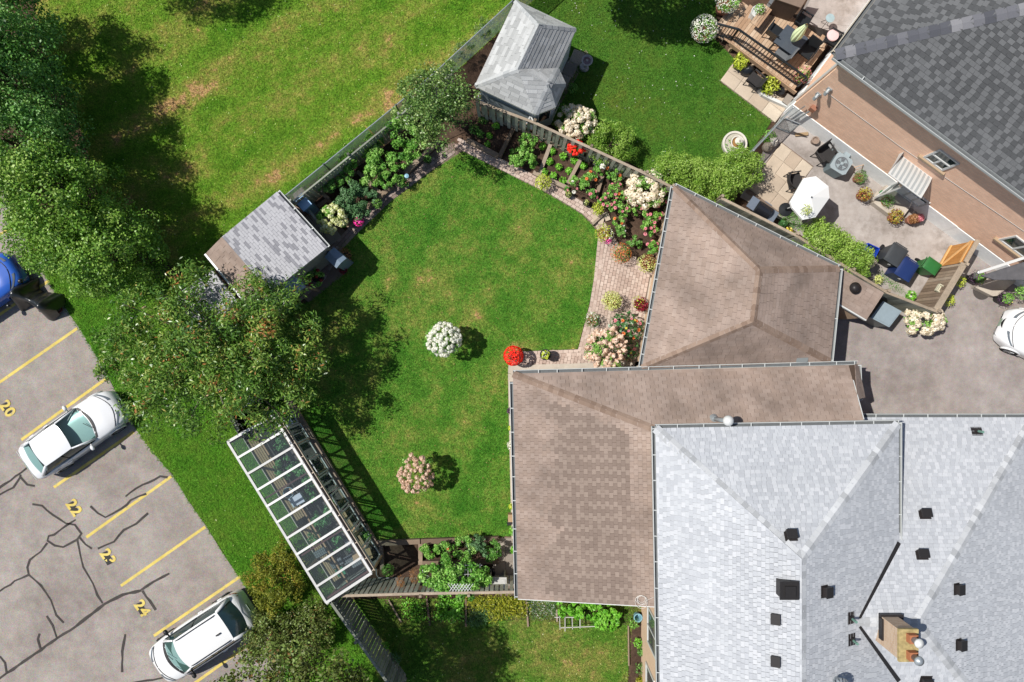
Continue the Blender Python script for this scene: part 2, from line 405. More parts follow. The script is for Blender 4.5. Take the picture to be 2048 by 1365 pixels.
def blades(P, mat, per_m2, label, clip=(-260, -220, 2300, 1580), skip=(), length=.085):
    w_ = [W(x, y) for x, y in P]; xs = [p.x for p in w_]; ys = [p.y for p in w_]
    a, b = W(clip[0], clip[3]), W(clip[2], clip[1])
    x0, x1, y0, y1 = max(min(xs), a.x), min(max(xs), b.x), max(min(ys), a.y), min(max(ys), b.y)
    n = int((x1 - x0) * (y1 - y0) * per_m2); X = rng.uniform(x0, x1, n); Y = rng.uniform(y0, y1, n)
    k = inside([(p.x, p.y) for p in w_], X, Y)
    for q in skip: k &= ~inside([tuple(W(*p)[:2]) for p in q], X, Y)
    X, Y = X[k], Y[k]; n = len(X); X = X + rng.normal(0, .035, n); Y = Y + rng.normal(0, .035, n)
    a = rng.uniform(0, 6.283, n); l = length * rng.uniform(.5, 1.35, n); wd = rng.uniform(.012, .034, n); h = l * rng.uniform(.3, .8, n)
    dx, dy = np.cos(a), np.sin(a); V = np.zeros((n, 3, 3))
    V[:, 0] = np.stack([X - dy * wd / 2, Y + dx * wd / 2, np.full(n, .001)], 1); V[:, 1] = np.stack([X + dy * wd / 2, Y - dx * wd / 2, np.full(n, .001)], 1)
    V[:, 2] = np.stack([X + dx * l, Y + dy * l, h], 1)
    me = bpy.data.meshes.new('grass'); me.vertices.add(3 * n); me.vertices.foreach_set('co', V.reshape(-1))
    me.loops.add(3 * n); me.loops.foreach_set('vertex_index', np.arange(3 * n, dtype=np.int32))
    me.polygons.add(n); me.polygons.foreach_set('loop_start', np.arange(0, 3 * n, 3, dtype=np.int32)); me.update(calc_edges=True)
    me.materials.append(mat); me.attributes.new('tone', 'FLOAT', 'FACE').data.foreach_set('value', rng.random(n).astype(np.float32))
    o = bpy.data.objects.new('grass', me); COL.objects.link(o); tag(o, label, 'grass', kind='stuff'); return o
blades(P_field, G_field[1], 900, 'mown grass of the open field, streaked dry and tan')
blades(P_verge, G_verge[1], 1300, 'thick green grass growing along the parking lot edge', length=.12)
blades(P_lawn, G_lawn[1], 1100, 'short mown grass of the fenced garden lawn', length=.07)
blades(P_neigh, G_neigh[1], 1100, 'short dark grass beside the grey summerhouse', length=.07)
blades(P_low, G_low[1], 1200, 'uneven grass below the long wooden fence')

# ------------------------------------------------------------------ parking lot
P_park = [(-1200, -250), (-300, -200), (-60, 200), (10, 380), (62, 500), (104, 575), (128, 612), (158, 656), (186, 700), (218, 758), (240, 800), (272, 858), (300, 898), (346, 951), (376, 1001), (412, 1052), (444, 1104), (482, 1161), (505, 1196), (521, 1224), (546, 1262), (564, 1296), (612, 1380), (900, 2200), (-1200, 2200)]
park = sheet('parking_lot', P_park, .006, m_asphalt, 'weathered grey asphalt parking lot with yellow stall lines', 'parking lot')
def ribbon(name, pts, wd, z, mat, parent, vary=0.0):
    mb = MB(); ps = []
    for i, p in enumerate(pts):
        ps.append(W(*p, 0))
    fine = []
    for a, b in zip(ps, ps[1:]):
        n = max(1, int((b - a).length / .25))
        for k in range(n):
            q = a.lerp(b, k / n)
            if vary: q = q + Vector((rnd.gauss(0, .012), rnd.gauss(0, .012), 0))
            fine.append(q)
    fine.append(ps[-1]); L = []; R = []
    for i, p in enumerate(fine):
        d = (fine[min(i + 1, len(fine) - 1)] - fine[max(i - 1, 0)]).normalized(); nn = Vector((-d.y, d.x, 0)); h = wd / 2 * (1 + (rnd.uniform(-vary, vary) if vary else 0))
        L.append(p + nn * h + Vector((0, 0, z))); R.append(p - nn * h + Vector((0, 0, z)))
    for i in range(len(fine) - 1): mb.face([R[i], R[i + 1], L[i + 1], L[i]])
    return O(name, mb, mat, parent)
for a, b in [((-130, 855), (155, 657)), ((43, 880), (216, 755)), ((108, 975), (268, 864)), ((173, 1075), (343, 953)), ((242, 1172), (411, 1054)), ((308, 1272), (481, 1153)),
             ((-150, 556), (24, 456)), ((-120, 712), (98, 562)), ((376, 1376), (548, 1254)), ((-100, 1000), (-20, 940))]:
    ribbon('stall_line', [a, b], .115, .005 + .006, m_yellow, park)
sc_ = 2.935
def Zp(l): return [(x / sc_, 900 + y / sc_) for x, y in l]
for k, c in enumerate([
    [(-200, 1480), (0, 1340), (40, 1310), (240, 1175), (340, 1105), (480, 1010), (610, 905), (720, 850), (830, 825)], [(830, 825), (900, 775), (995, 725)], [(835, 830), (880, 890), (915, 940)],
    [(605, 900), (570, 850), (545, 780), (490, 690), (470, 610), (455, 530)],
    [(190, 320), (245, 325), (310, 380), (385, 430), (440, 440), (480, 490), (455, 525), (375, 570), (320, 560), (280, 530), (285, 505), (320, 495), (390, 440), (445, 410)],
    [(280, 545), (240, 600), (175, 645), (160, 690), (170, 735)], [(168, 733), (90, 770), (0, 830), (-120, 900)], [(172, 737), (240, 795), (300, 880), (330, 970), (375, 1015)], [(470, 512), (500, 550), (540, 580)],
    [(575, 580), (670, 540), (730, 470), (800, 430), (870, 372)], [(530, 330), (575, 370), (620, 393), (710, 350), (770, 295), (860, 258)], [(735, 275), (800, 225), (870, 190), (945, 155), (985, 162)],
    [(-150, 330), (0, 222), (60, 180), (160, 105)], [(-150, 320), (0, 262), (80, 220), (120, 165), (122, 145)], [(122, 160), (160, 205), (205, 212)], [(735, 1080), (718, 1180), (718, 1305)],
    [(275, 975), (310, 1030), (335, 1105)], [(235, 1075), (222, 1110), (240, 1170)], [(0, 1210), (30, 1250), (40, 1308)], [(640, 1400), (790, 1365), (900, 1350), (965, 1335)]]):
    ribbon('tar_seam', Zp(c), .09 if k in (1, 2) else (.115 if k == 0 else .08), .008 + .0004 * k + .006, m_tar, park, .3)
# oil stains are in the asphalt's own colour; stall numbers, repainted over black squares
def number(txt, px, py):
    cu = bpy.data.curves.new('stall_number', 'FONT'); cu.body = txt; cu.size = .62; cu.align_x = 'CENTER'; cu.align_y = 'CENTER'; cu.offset = .022; cu.space_character = 1.12
    tmp = bpy.data.objects.new('stall_number', cu); COL.objects.link(tmp)
    dg = bpy.context.evaluated_depsgraph_get(); me = bpy.data.meshes.new_from_object(tmp.evaluated_get(dg)); bpy.data.objects.remove(tmp); bpy.data.curves.remove(cu)
    me.materials.clear(); me.materials.append(m_yellow)
    o = bpy.data.objects.new('stall_number', me); COL.objects.link(o); o.parent = park
    o.location = W(px, py) + Vector((0, 0, .022)); o.rotation_euler = (0, 0, math.radians(-56)); o['label'] = f'yellow painted number {txt}'
    mb = MB(); c = W(px - 1, py + 1) + Vector((0, 0, .018)); R = Matrix.Rotation(math.radians(-56), 3, 'Z')
    mb.face([c + R @ Vector(q) for q in ((-.30, -.13, 0), (.26, -.17, 0), (.30, .12, 0), (-.25, .15, 0))]); O('paint_patch', mb, m_black, park)
for tx, x, y in (('20', 15, 818), ('22', 148, 1016), ('23', 216, 1115), ('24', 284, 1217)): number(tx, x, y)

# ------------------------------------------------------------------ driveway and concrete
sheet('driveway', [(1640, 700), (1650, 560), (1762, 600), (1885, 628), (1962, 475), (2100, 560), (2500, 700), (2500, 860), (2000, 900), (1640, 900)], .004, m_drive, 'pinkish grey asphalt driveway between the garage and the parked car', 'driveway')
sheet('rear_terrace', [(1568, 222), (1960, 508), (1885, 626), (1760, 588), (1560, 440), (1480, 395), (1510, 340), (1540, 270)], .006, m_conc, 'stained grey concrete terrace along the brick house', 'terrace')
for nm, P, lab in (('house_apron', [(1016, 746), (1017, 731), (1310, 723), (1310, 760), (1100, 780)], 'pale concrete strip along the brown wing below the brick patio'),
                   ('house_apron', [(1016, 747), (1060, 760), (1060, 1160), (1028, 1160), (1023, 1072), (1019, 900)], 'pale concrete strip between the garden lawn and brown wing'),
                   ('garage_apron', [(1269, 734), (1300, 556), (1325, 556), (1300, 722)], 'pale concrete strip along the garage wall')):
    sheet(nm, P, .036, m_cstrip, lab, 'pavement')
# pieces laid side by side: slabs and pavers
def in_poly(poly, x, y):
    c = False; n = len(poly)
    for i in range(n):
        x1, y1 = poly[i]; x2, y2 = poly[(i + 1) % n]
        if (y1 > y) != (y2 > y) and x < (x2 - x1) * (y - y1) / (y2 - y1) + x1: c = not c
    return c
def lay(parent, name, poly, o, u, v, mat, bond=0.5, th=.05, top=.03, limit=300, gap=.009, shape='chamfer'):
    """o, u, v in photo pixels: origin and the two edges of one piece; pieces inside poly"""
    o_, pu, pv = W(*o), W(o[0] + u[0], o[1] + u[1]), W(o[0] + v[0], o[1] + v[1]); U = pu - o_; V = pv - o_
    uu, vv = U.normalized(), V.normalized(); vv = (vv - uu * vv.dot(uu)).normalized()
    cells = []; px_ = [p[0] for p in poly]; py_ = [p[1] for p in poly]; R = int(max(max(px_) - min(px_), max(py_) - min(py_)) / min(math.hypot(*u), math.hypot(*v))) + 3
    for j in range(-R, R):
        for i in range(-R, R):
            s = i + .5 + (bond if j % 2 else 0)
            x, y = o[0] + u[0] * s + v[0] * (j + .5), o[1] + u[1] * s + v[1] * (j + .5)
            if in_poly(poly, x, y): cells.append((x, y))
    cells.sort(key=lambda c: (c[0] - 1024) ** 2 + (c[1] - 682) ** 2); mb = MB()
    for k, (x, y) in enumerate(cells):
        c = W(x, y) + Vector((0, 0, top - th / 2 + rnd.uniform(-.004, .003))); a = rnd.gauss(0, .008)
        x1 = (uu * math.cos(a) + vv * math.sin(a)) * (U.length - gap); y1 = (vv * math.cos(a) - uu * math.sin(a)) * (V.length - gap)
        if x1.cross(y1).z < 0: y1 = -y1
        M = basis(c, x1, y1, Vector((0, 0, th)))
        if k < limit: piece(name, parent, M, mat, shape)
        else:
            mb.tone = rnd.random(); mb.piece([M @ Vector(q) for q in SHAPES[shape][0]], SHAPES[shape][1])
    if mb.f: O(name + '_field', mb, mat, parent)['kind'] = 'stuff'
    return len(cells)
m_joint = m_ground('joint sand', [(.3, C(120, 102, 90)), (.7, C(156, 138, 124))], 1.5, 9, .2)
def course(parent, name, pts, wd, ln, mat, top=.03, th=.05, rows=1, side=1, limit=300, start=0):
    """bricks laid end to end along a bent line, row beside row"""
    P = [W(*p) for p in pts]; n = 0; mb = MB()
    for r in range(rows):
        off = (r + .5) * wd * side; Q = []
        for i, p in enumerate(P):
            d0 = (P[i] - P[i - 1]).normalized() if i else (P[1] - P[0]).normalized(); d1 = (P[i + 1] - P[i]).normalized() if i < len(P) - 1 else d0
            d = (d0 + d1).normalized(); nn = Vector((-d.y, d.x, 0)); Q.append(p + nn * off / max(.5, d.dot(d0)))
        seg = [(a, b, (b - a).length) for a, b in zip(Q, Q[1:])]; tot = sum(s[2] for s in seg); s = (r % 2) * ln * .5
        while s < tot:
            l = min(ln, tot - s)
            if r % 2 and s == ln * .5: pass
            m = s + l / 2; k = 0
            while k < len(seg) - 1 and m > seg[k][2]: m -= seg[k][2]; k += 1
            a, b, L = seg[k]; d = (b - a) / L; c = a + d * m + Vector((0, 0, top - th / 2 + rnd.uniform(-.003, .003))); nn = Vector((-d.y, d.x, 0))
            M = basis(c, d * (l - .009), nn * (wd - .009), Vector((0, 0, th)))
            if start + n < limit: piece(name, parent, M, mat, 'chamfer')
            else: mb.tone = rnd.random(); mb.piece([M @ Vector(q) for q in SHAPES['chamfer'][0]], SHAPES['chamfer'][1])
            n += 1; s += ln
    if mb.f: O(name + '_field', mb, mat, parent)['kind'] = 'stuff'
    return n
P_pt = [(1203, 470), (1222, 468), (1258, 510), (1305, 545), (1301, 556), (1270, 732), (1022, 732), (1022, 708), (1160, 703), (1185, 600)]
pt = sheet('patio', P_pt, .005, m_joint, 'pink brick patio between the lawn and the garage', 'patio')
lay(pt, 'brick', P_pt, (1180, 600), (-2.05, 10.0), (6.6, 1.3), m_paver, limit=240)
course(pt, 'brick', [(1197, 462), (1188, 555), (1179, 610), (1156, 699), (1018, 704)], .14, .21, m_paver, top=.042, rows=2, limit=60)
P_np = [(905, 290), (925, 283), (1000, 322), (1066, 353), (1140, 385), (1195, 425), (1222, 468), (1198, 466), (1165, 430), (1095, 388), (1005, 343), (925, 303)]
np_ = sheet('garden_path', P_np, .005, m_joint, 'narrow pink brick path curving below the flower beds', 'path')
course(np_, 'brick', [(908, 294), (925, 302), (1005, 342), (1095, 386), (1165, 428), (1190, 452), (1200, 468)], .14, .2, m_paver, rows=3)
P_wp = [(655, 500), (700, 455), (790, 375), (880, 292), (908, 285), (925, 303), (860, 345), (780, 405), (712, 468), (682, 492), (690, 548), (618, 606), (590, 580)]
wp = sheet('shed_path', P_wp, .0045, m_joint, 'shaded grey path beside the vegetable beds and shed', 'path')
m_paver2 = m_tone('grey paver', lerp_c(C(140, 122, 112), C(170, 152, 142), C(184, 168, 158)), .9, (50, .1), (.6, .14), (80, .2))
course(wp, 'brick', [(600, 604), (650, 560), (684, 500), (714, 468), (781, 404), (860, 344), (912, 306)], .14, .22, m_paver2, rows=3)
# grey slabs by the lower beds
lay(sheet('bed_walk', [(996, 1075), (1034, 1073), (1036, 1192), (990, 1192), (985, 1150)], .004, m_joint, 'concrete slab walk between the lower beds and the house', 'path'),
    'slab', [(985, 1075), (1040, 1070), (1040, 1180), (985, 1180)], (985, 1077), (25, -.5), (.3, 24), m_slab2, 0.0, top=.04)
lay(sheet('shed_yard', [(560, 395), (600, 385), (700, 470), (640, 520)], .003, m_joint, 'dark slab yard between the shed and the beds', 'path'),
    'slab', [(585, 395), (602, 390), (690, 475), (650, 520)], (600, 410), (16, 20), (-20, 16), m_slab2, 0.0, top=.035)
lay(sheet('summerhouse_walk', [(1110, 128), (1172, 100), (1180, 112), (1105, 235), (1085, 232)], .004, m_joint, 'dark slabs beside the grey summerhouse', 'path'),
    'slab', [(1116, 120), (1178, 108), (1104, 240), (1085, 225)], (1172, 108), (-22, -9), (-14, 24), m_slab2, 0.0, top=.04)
lay(sheet('stair_walk', [(1440, 163), (1466, 125), (1470, 118), (1600, 205), (1545, 245)], .0035, m_joint, 'walk of large pale slabs in front of the deck', 'path'),
    'slab', [(1430, 163), (1470, 120), (1580, 215), (1540, 252)], (1440, 162), (27.5, 21), (15, -20), m_slab, 0.0, top=.05)
lay(sheet('terrace_slabs', [(1562, 284), (1627, 333), (1560, 432), (1490, 385)], .010, m_joint, 'square of beige slabs under the patio chairs', 'patio'),
    'slab', [(1562, 284), (1628, 334), (1566, 430), (1492, 380)], (1562, 286), (21, 16.2), (-16.2, 23), m_slab, 0.0, top=.045)
# soil showing in the beds
m_bed = m_mulch
for nm, P, lab in (('flower_bed', [(1020, 250), (1345, 380), (1320, 545), (1262, 512), (1225, 470), (1195, 420), (1135, 380), (1000, 316), (930, 270), (960, 225)], 'brown soil of the flower beds along the wooden fence'),
                   ('vegetable_bed', [(575, 400), (870, 170), (935, 215), (935, 262), (885, 285), (690, 460), (650, 430), (620, 420)], 'dark soil of the raised vegetable beds by the back fence'),
                   ('lower_bed', [(740, 1086), (998, 1078), (998, 1185), (700, 1190)], 'dark soil of the raised beds beside the greenhouse'),
                   ('fence_bed', [(760, 1200), (1300, 1215), (1262, 1250), (1100, 1245), (1060, 1240), (930, 1245), (800, 1240)], 'thinly planted soil strip below the long fence'),
                   ('wall_bed', [(1262, 1245), (1300, 1230), (1304, 1420), (1255, 1420)], 'narrow soil bed at the foot of the tan house wall')):
    sheet(nm, P, .0025, m_bed, lab, 'flower bed')

# raised timbers between the beds: each one a beam
def timber(a, b, label, wd=.17, ht=.2, z=0.0):
    o = piece('garden_timber', None, basis(W(*a).lerp(W(*b), .5) + Vector((0, 0, z + ht / 2)), (W(*b) - W(*a)).normalized().cross(Vector((0, 0, 1))) * -wd, (W(*b) - W(*a)), Vector((0, 0, ht))), m_timber)
    tag(o, label, 'timber', 'weathered timbers edging the beds')
for a, b, l, wd in [
    ((694, 454), (786, 373), 'weathered timber edging the path beside the lime hydrangea', .2), ((789, 370), (878, 284), 'weathered timber edging the path under the fruit tree', .2),
    ((716, 345), (762, 388), 'pale timber dividing the two leafy vegetable beds', .15), ((658, 402), (680, 422), 'short pale timber above the lime hydrangea', .15),
    ((792, 337), (810, 352), 'short timber at the path end by the hanging pot', .15), ((638, 415), (658, 400), 'short shaded timber between dark yard and lime hydrangea', .15), ((645, 388), (660, 400), 'stub of timber beside the empty dark bed', .15),
    ((687, 366), (714, 346), 'timber half hidden by leaves near the board fence', .12),
    ((934, 282), (997, 315), 'timber edging the shaded lettuce bed along the path', .2), ((1028, 257), (999, 316), 'timber crossing the bed between lettuce and peppers', .16),
    ((989, 237), (1078, 279), 'timber at the foot of the fence above the peppers', .1), ((1102, 288), (1079, 348), 'timber dividing the pepper bed from the lettuce rows', .15),
    ((1163, 316), (1135, 369), 'timber dividing the lettuce rows from the dahlias', .15), ((1080, 279), (1180, 326), 'timber at the fence foot above the lettuce rows', .1),
    ((1066, 347), (1136, 379), 'timber edging the path below the lettuce rows', .16), ((1204, 354), (1190, 400), 'dark timber among the dahlia plants', .14),
    ((738, 1086), (841, 1081), 'timber edging the lawn above the empty dark bed', .2), ((843, 1081), (998, 1076), 'timber edging the lawn above the tomato row', .2),
    ((842, 1086), (842, 1127), 'short timber between the empty bed and the tomato row', .17), ((846, 1124), (998, 1121), 'timber between the tomato row and the bean trellis', .17),
    ((763, 1090), (766, 1136), 'timber lying in the shaded empty bed', .15), ((778, 1199), (803, 1243), 'thin timber slanting across the weedy bed', .06), ((854, 1196), (860, 1250), 'thin post shadowed stake between weedy and squash beds', .07),
    ((932, 1196), (932, 1252), 'thin timber between the squash and yellow lily beds', .07), ((1052, 1196), (1056, 1252), 'thin timber beside the white flower patch', .07), ((1113, 1218), (1114, 1242), 'short thin timber beside the kale rows', .06),
    ((1256, 1250), (1257, 1330), 'long thin timber edging the wall bed', .05), ((1184, 450), (1206, 430), 'short pale timber by the path end', .1), ((564, 795), (585, 800), 'short timber end above the greenhouse', .15),
    ((577, 797), (748, 1082), 'long heavy timber along the greenhouse windows', .28)]:
    timber(a, b, l, wd, .1 if wd < .1 else .2)
# ------------------------------------------------------------------ roofs: every shingle laid
def clip_cell(cell, poly):
    out = cell
    n = len(poly)
    for i in range(n):
        (x1, y1), (x2, y2) = poly[i], poly[(i + 1) % n]
        inp, out = out, []
        if not inp: return []
        f = lambda p: (x2 - x1) * (p[1] - y1) - (y2 - y1) * (p[0] - x1)
        for k in range(len(inp)):
            a, b = inp[k - 1], inp[k]; fa, fb = f(a), f(b)
            if fb >= 0:
                if fa < 0: t = fa / (fa - fb); out.append((a[0] + (b[0] - a[0]) * t, a[1] + (b[1] - a[1]) * t))
                out.append(b)
            elif fa >= 0:
                t = fa / (fa - fb); out.append((a[0] + (b[0] - a[0]) * t, a[1] + (b[1] - a[1]) * t))
    return out
def img(p): k = FP / (HC - p.z); return (1024 + p.x * k, 682.5 - p.y * k)
def shingle_roof(parent, faces, e, wd, mats, pick=None, limit=300, jw=.0, deck_mat=None, th=.09, weave=None):
    """faces: (polygon of 3-D points, eave direction or None); mats: list; pick(px, py) -> which material"""
    whole = []; rest = MB()
    wd0 = wd; e0 = e
    for fc in faces:
        poly, eave = fc[0], fc[1]; wd, e = fc[2:] if len(fc) > 2 else (wd0, e0)
        n = Vector((0, 0, 0))
        for i in range(len(poly)): n += poly[i].cross(poly[(i + 1) % len(poly)])
        n.normalize()
        if n.z < 0: n = -n; poly = list(reversed(poly))
        dk = MB(); dk.slab3([p - n * .002 for p in poly], th); O('roof', dk, deck_mat or mats[0], parent)
        u = Vector((-n.y, n.x, 0)).normalized() if eave is None else Vector(eave)
        u = (u - n * u.dot(n)).normalized(); v = n.cross(u)
        if v.z < 0: u = -u; v = n.cross(u)
        o = min(poly, key=lambda p: (p).dot(v)); q = [((p - o).dot(u), (p - o).dot(v)) for p in poly]
        u0, u1, v1 = min(p[0] for p in q), max(p[0] for p in q), max(p[1] for p in q)
        r = 0
        while r * e < v1:
            s = u0 - (rnd.random() if not weave else .5 * (r % 2) + rnd.uniform(0, .12)) * wd; ci = 0
            while s < u1:
                tn_ = None if not weave or rnd.random() < .3 else weave(ci, r); ci += 1
                cw = wd * (1 + rnd.uniform(-jw, jw)); cell = [(s, r * e), (s + cw, r * e), (s + cw, r * e + e), (s, r * e + e)]
                c = clip_cell(cell, q)
                if len(c) >= 3:
                    ar = abs(sum(c[i][0] * c[(i + 1) % len(c)][1] - c[(i + 1) % len(c)][0] * c[i][1] for i in range(len(c)))) / 2
                    P = o + u * (s + cw / 2) + v * (r * e + e / 2)
                    k = pick(*img(P)) if pick else 0
                    if ar > .999 * cw * e: whole.append((P.z, o + u * (s + .004) + v * (r * e), u * (cw - .010), v * (e - .004), n, k, tn_))
                    elif ar > .0004:
                        rest.cur = k; rest.tone = rnd.random() if tn_ is None else tn_
                        hgt = lambda p: .016 - .012 * (p[1] - r * e) / e
                        top = [o + u * p[0] + v * p[1] + n * hgt(p) for p in c]; bot = [o + u * p[0] + v * p[1] for p in c]; m = len(c)
                        rest.piece(bot + top, [tuple(range(m, 2 * m))] + [(i, (i + 1) % m, m + (i + 1) % m, m + i) for i in range(m)])
                s += cw
            r += 1
    whole.sort(key=lambda t: -t[0])
    for i, (z, c, a, b, n, k, tn_) in enumerate(whole):
        M = basis(c, a, b, n)
        if i < limit: piece('shingle', parent, M, mats[k], 'shingle', tn_)
        else:
            rest.cur = k; rest.tone = rnd.random() if tn_ is None else tn_; rest.piece([M @ Vector(p) for p in SHAPES['shingle'][0]], SHAPES['shingle'][1])
    if rest.f: O('shingle_courses', rest, mats, parent)['kind'] = 'stuff'
def caps(parent, a, b, n1, n2, mat, wd=.16, step=.2, lift=.012):
    """overlapping cap shingles folded over a hip or ridge from a (low) to b"""
    d = (b - a); L = d.length; d = d / L; k = max(1, int(L / step)); step = L / k
    s1 = n1.cross(d).normalized(); s2 = n2.cross(d).normalized()
    up = (n1 + n2).normalized()
    if s1.dot(n2) > 0: s1 = -s1
    if s2.dot(n1) > 0: s2 = -s2
    key = None
    for i in range(k):
        mb = MB(); mb.tone = rnd.random(); p = a + d * (i * step) + up * (lift + .012); q = a + d * ((i + 1) * step + .03) + up * (lift)
        f = [p, q, q + s1 * wd, p + s1 * wd, q + s2 * wd, p + s2 * wd]; g = [x - up * .02 for x in f]
        mb.piece(f + g, [(0, 3, 2, 1), (0, 1, 4, 5), (3, 0, 6, 9), (0, 5, 11, 6), (2, 3, 9, 8), (5, 4, 10, 11)])
        O('ridge_shingle', mb, mat, parent)
def gutter(parent, p, q, out, mat, hang=.75, wd=.11, ht=.1, name='gutter'):
    p, q = Vector(p), Vector(q); out = Vector(out).normalized(); out.z = 0; d = (q - p); up = Vector((0, 0, 1))
    b = p - up * ht
    mb = MB(); mb.obox(b + out * wd, out * .022, d, up * (ht + .01)); mb.obox(b, out * wd, d, up * .012); mb.obox(b - out * .012, out * .012, d, up * (ht * .9))
    g = O(name, mb, mat, parent); n = max(1, int(d.length / hang))
    for i in range(n + 1):
        t = min(max((i + rnd.uniform(-.12, .12)) / n, 0.004), .99)
        mb = MB(); mb.obox(b + d * t + up * (ht - .012), out * wd, d.normalized() * .035, up * .012); O('hanger', mb, mat, g)
    mb = MB(); mb.obox(b + up * .012, out * wd, d, up * .006); O('trough', mb, m_trough, g)
    return g

m_dark = m_tone('dark metal', C(48, 46, 46), .5, (30, .2))
m_white = m_tone('white metal', C(232, 234, 232), .35, (20, .04), spec=.5)
m_gutw = m_tone('gutter white', C(214, 218, 216), .4, (20, .06), spec=.5)
m_gr = m_tone('pale grey shingle', [(0, C(194, 198, 204, .97)), (.4, C(203, 207, 213, .97)), (.7, C(211, 215, 220, .97)), (1, C(220, 223, 228, .97))], .9, (38, .06), (.5, .05), (160, .25))
m_grcap = m_tone('pale ridge shingle', lerp_c(C(178, 181, 184), C(206, 209, 212), C(226, 229, 232)), .9, (38, .06), None, (160, .25))
m_br = m_tone('brown shingle', [(0, C(164, 145, 132)), (.5, C(169, 150, 138)), (1, C(174, 156, 144))], .95, (50, .12), (.75, .36), (160, .3))
m_gapb = m_tone('brown shingle gap', C(96, 80, 70), .95, None)
m_trough = m_tone('gutter trough', C(112, 116, 118), .6, (8, .15))
m_br2 = m_tone('brown laminated shingle', [(0, C(145, 128, 117)), (.5, C(150, 133, 122)), (.6, C(158, 141, 129)), (1, C(166, 149, 137))], .95, (50, .1), (.7, .1), (160, .3))
m_brcap = m_tone('brown ridge shingle', lerp_c(C(140, 118, 103), C(166, 144, 128)), .95, (50, .1), (.7, .15), (160, .3))
m_gd = m_tone('slate grey shingle', [(0, C(90, 92, 94, .88)), (.4, C(98, 100, 102, .88)), (.5, C(114, 116, 118, .88)), (1, C(124, 126, 128, .88))], .9, (45, .1), (.4, .08), (160, .3))
m_gdcap = m_tone('slate ridge shingle', lerp_c(C(96, 98, 106, .8), C(116, 118, 126, .8), C(132, 133, 140, .8), C(170, 170, 174, .8)), .9, (45, .1), None, (160, .3))
m_gaz = m_tone('worn grey shingle', [(0, C(176, 178, 178)), (.6, C(198, 200, 200)), (1, C(214, 216, 216))], .9, (38, .08), (.9, .14), (160, .25))
m_shed = m_tone('light shed shingle', [(0, C(156, 156, 162)), (.2, C(164, 164, 170)), (.23, C(196, 196, 200)), (1, C(206, 206, 210))], .9, (38, .06), (.8, .06), (160, .25))
m_tanb = m_tone('tan wall', C(210, 182, 154, 1.25), .9, (30, .08), (1.2, .08), (50, .2))

# ------------------------------------------------------------------ the house with the brown wing and pale grey hip roofs
house = thing('house', 'house with pale grey hip roofs and a brown shingled wing', 'house', W(1500, 1000))
# --- brown wing
B0, B1, B2 = W(1026, 748, 2.7), W(1716, 729, 2.7), W(1036, 1198, 2.7)
Hp = Vector((5.42, -3.25, 4.02))
plN, plW = plane3(B0, B1, Hp), plane3(B0, B2, Hp)
C1 = on(1697, 731, plN); TR = on(1727, 842, plN); Sx = on(1318, 1214, plW)
Nn, Nw = plN[1], plW[1]
def pick_brown(px, py):
    if 738 < py and px < 1262 and px > 1105 + 14 * math.sin(py * .09) + rnd.uniform(-9, 9) and py > 800 + (px - 1105) * .44 and py < 1216: return 1
    return 0
D1 = on(1719, 800, plN)
E1 = W(1716, 729, 2.62); E2 = Vector(W(1718, 797, 2.66))
shingle_roof(house, [([B0, C1, TR, Hp], None), ([B0, Hp, Sx, B2], None, .21, .15), ([C1, E1, E2, on(1714, 800, plN)], None)], .155, .31, [m_br, m_br2], pick_brown, limit=90, deck_mat=m_gapb, weave=lambda c, r: (.15 if (c + r) % 2 else .85) + rnd.uniform(-.15, .15))
caps(house, B0, Hp, Nn, Nw, m_brcap, .14)
gutter(house, B0 + Vector((0, 0, -.02)), B1 + Vector((0, 0, -.02)), (0, 1, 0), m_gutw, .85)
gutter(house, B0 + Vector((0, -.3, -.02)), B2 + Vector((0, 0, -.02)), (-1, 0, 0), m_gutw, .85)
gutter(house, B1 + Vector((0, -.02, -.02)), TR.lerp(B1, .35) * 1 + Vector((.05, 0, -.9)) if False else W(1718, 800, 2.66), (1, 0, 0), m_gutw, .8)
wl = MB(); wl.prism([(.45, -1.55), (12.3, -1.3), (12.3, -3.2), (5.3, -3.2), (5.3, -9.3), (.5, -8.9)], 0, 2.62); O('wall', wl, m_tanb, house)
fb = MB(); fb.bar(B2 + Vector((.02, -.02, -.1)), Sx + Vector((0, -.02, -.1)), .03, .18); O('fascia', fb, m_white, house); fb = MB(); fb.bar(C1.lerp(TR, .3) + Vector((.03, 0, -.1)), TR + Vector((.03, 0, -.1)), .03, .18); O('fascia', fb, m_white, house)
# --- grey main roof and east wing
ze, zr = 4.4, 6.43
G0, G1, A = W(1311, 857, ze), W(1797, 848, ze), W(1604, 1117, zr)
sE = (zr - ze) / (G1.x - A.x); Y0, z0, sA = -2.82, 2.8, .387
yR = -9.35; zW = z0 + sA * (Y0 - yR)
V0 = Vector((G1.x, Y0 - (ze - z0) / sA, ze)); V1 = Vector((A.x + (zr - zW) / sE, yR, zW)); Vs = Vector((G1.x, 2 * yR - V0.y, ze))
A2 = Vector((A.x, -17.5, zr)); Sw = Vector((W(1321, 1370, ze).x + .1, -18, ze)); Am = Vector((A.x, yR, zr)); E2g = Vector((G1.x, -18, ze)); A2e = Vector((A.x, -18, zr))
EC, R1, EC2 = Vector((19.25, Y0, z0)), Vector((13.46, yR, zW)), Vector((19.25, 2 * yR - Y0, z0))
def zwing(y): return z0 + sA * (Y0 - y)
xl = 12.9; yv = Y0 - ((zr - sE * (xl - A.x)) - z0) / sA
wnW = Vector((xl, yv, zwing(yv))); wsW = Vector((xl, 2 * yR - yv, zwing(yv)))
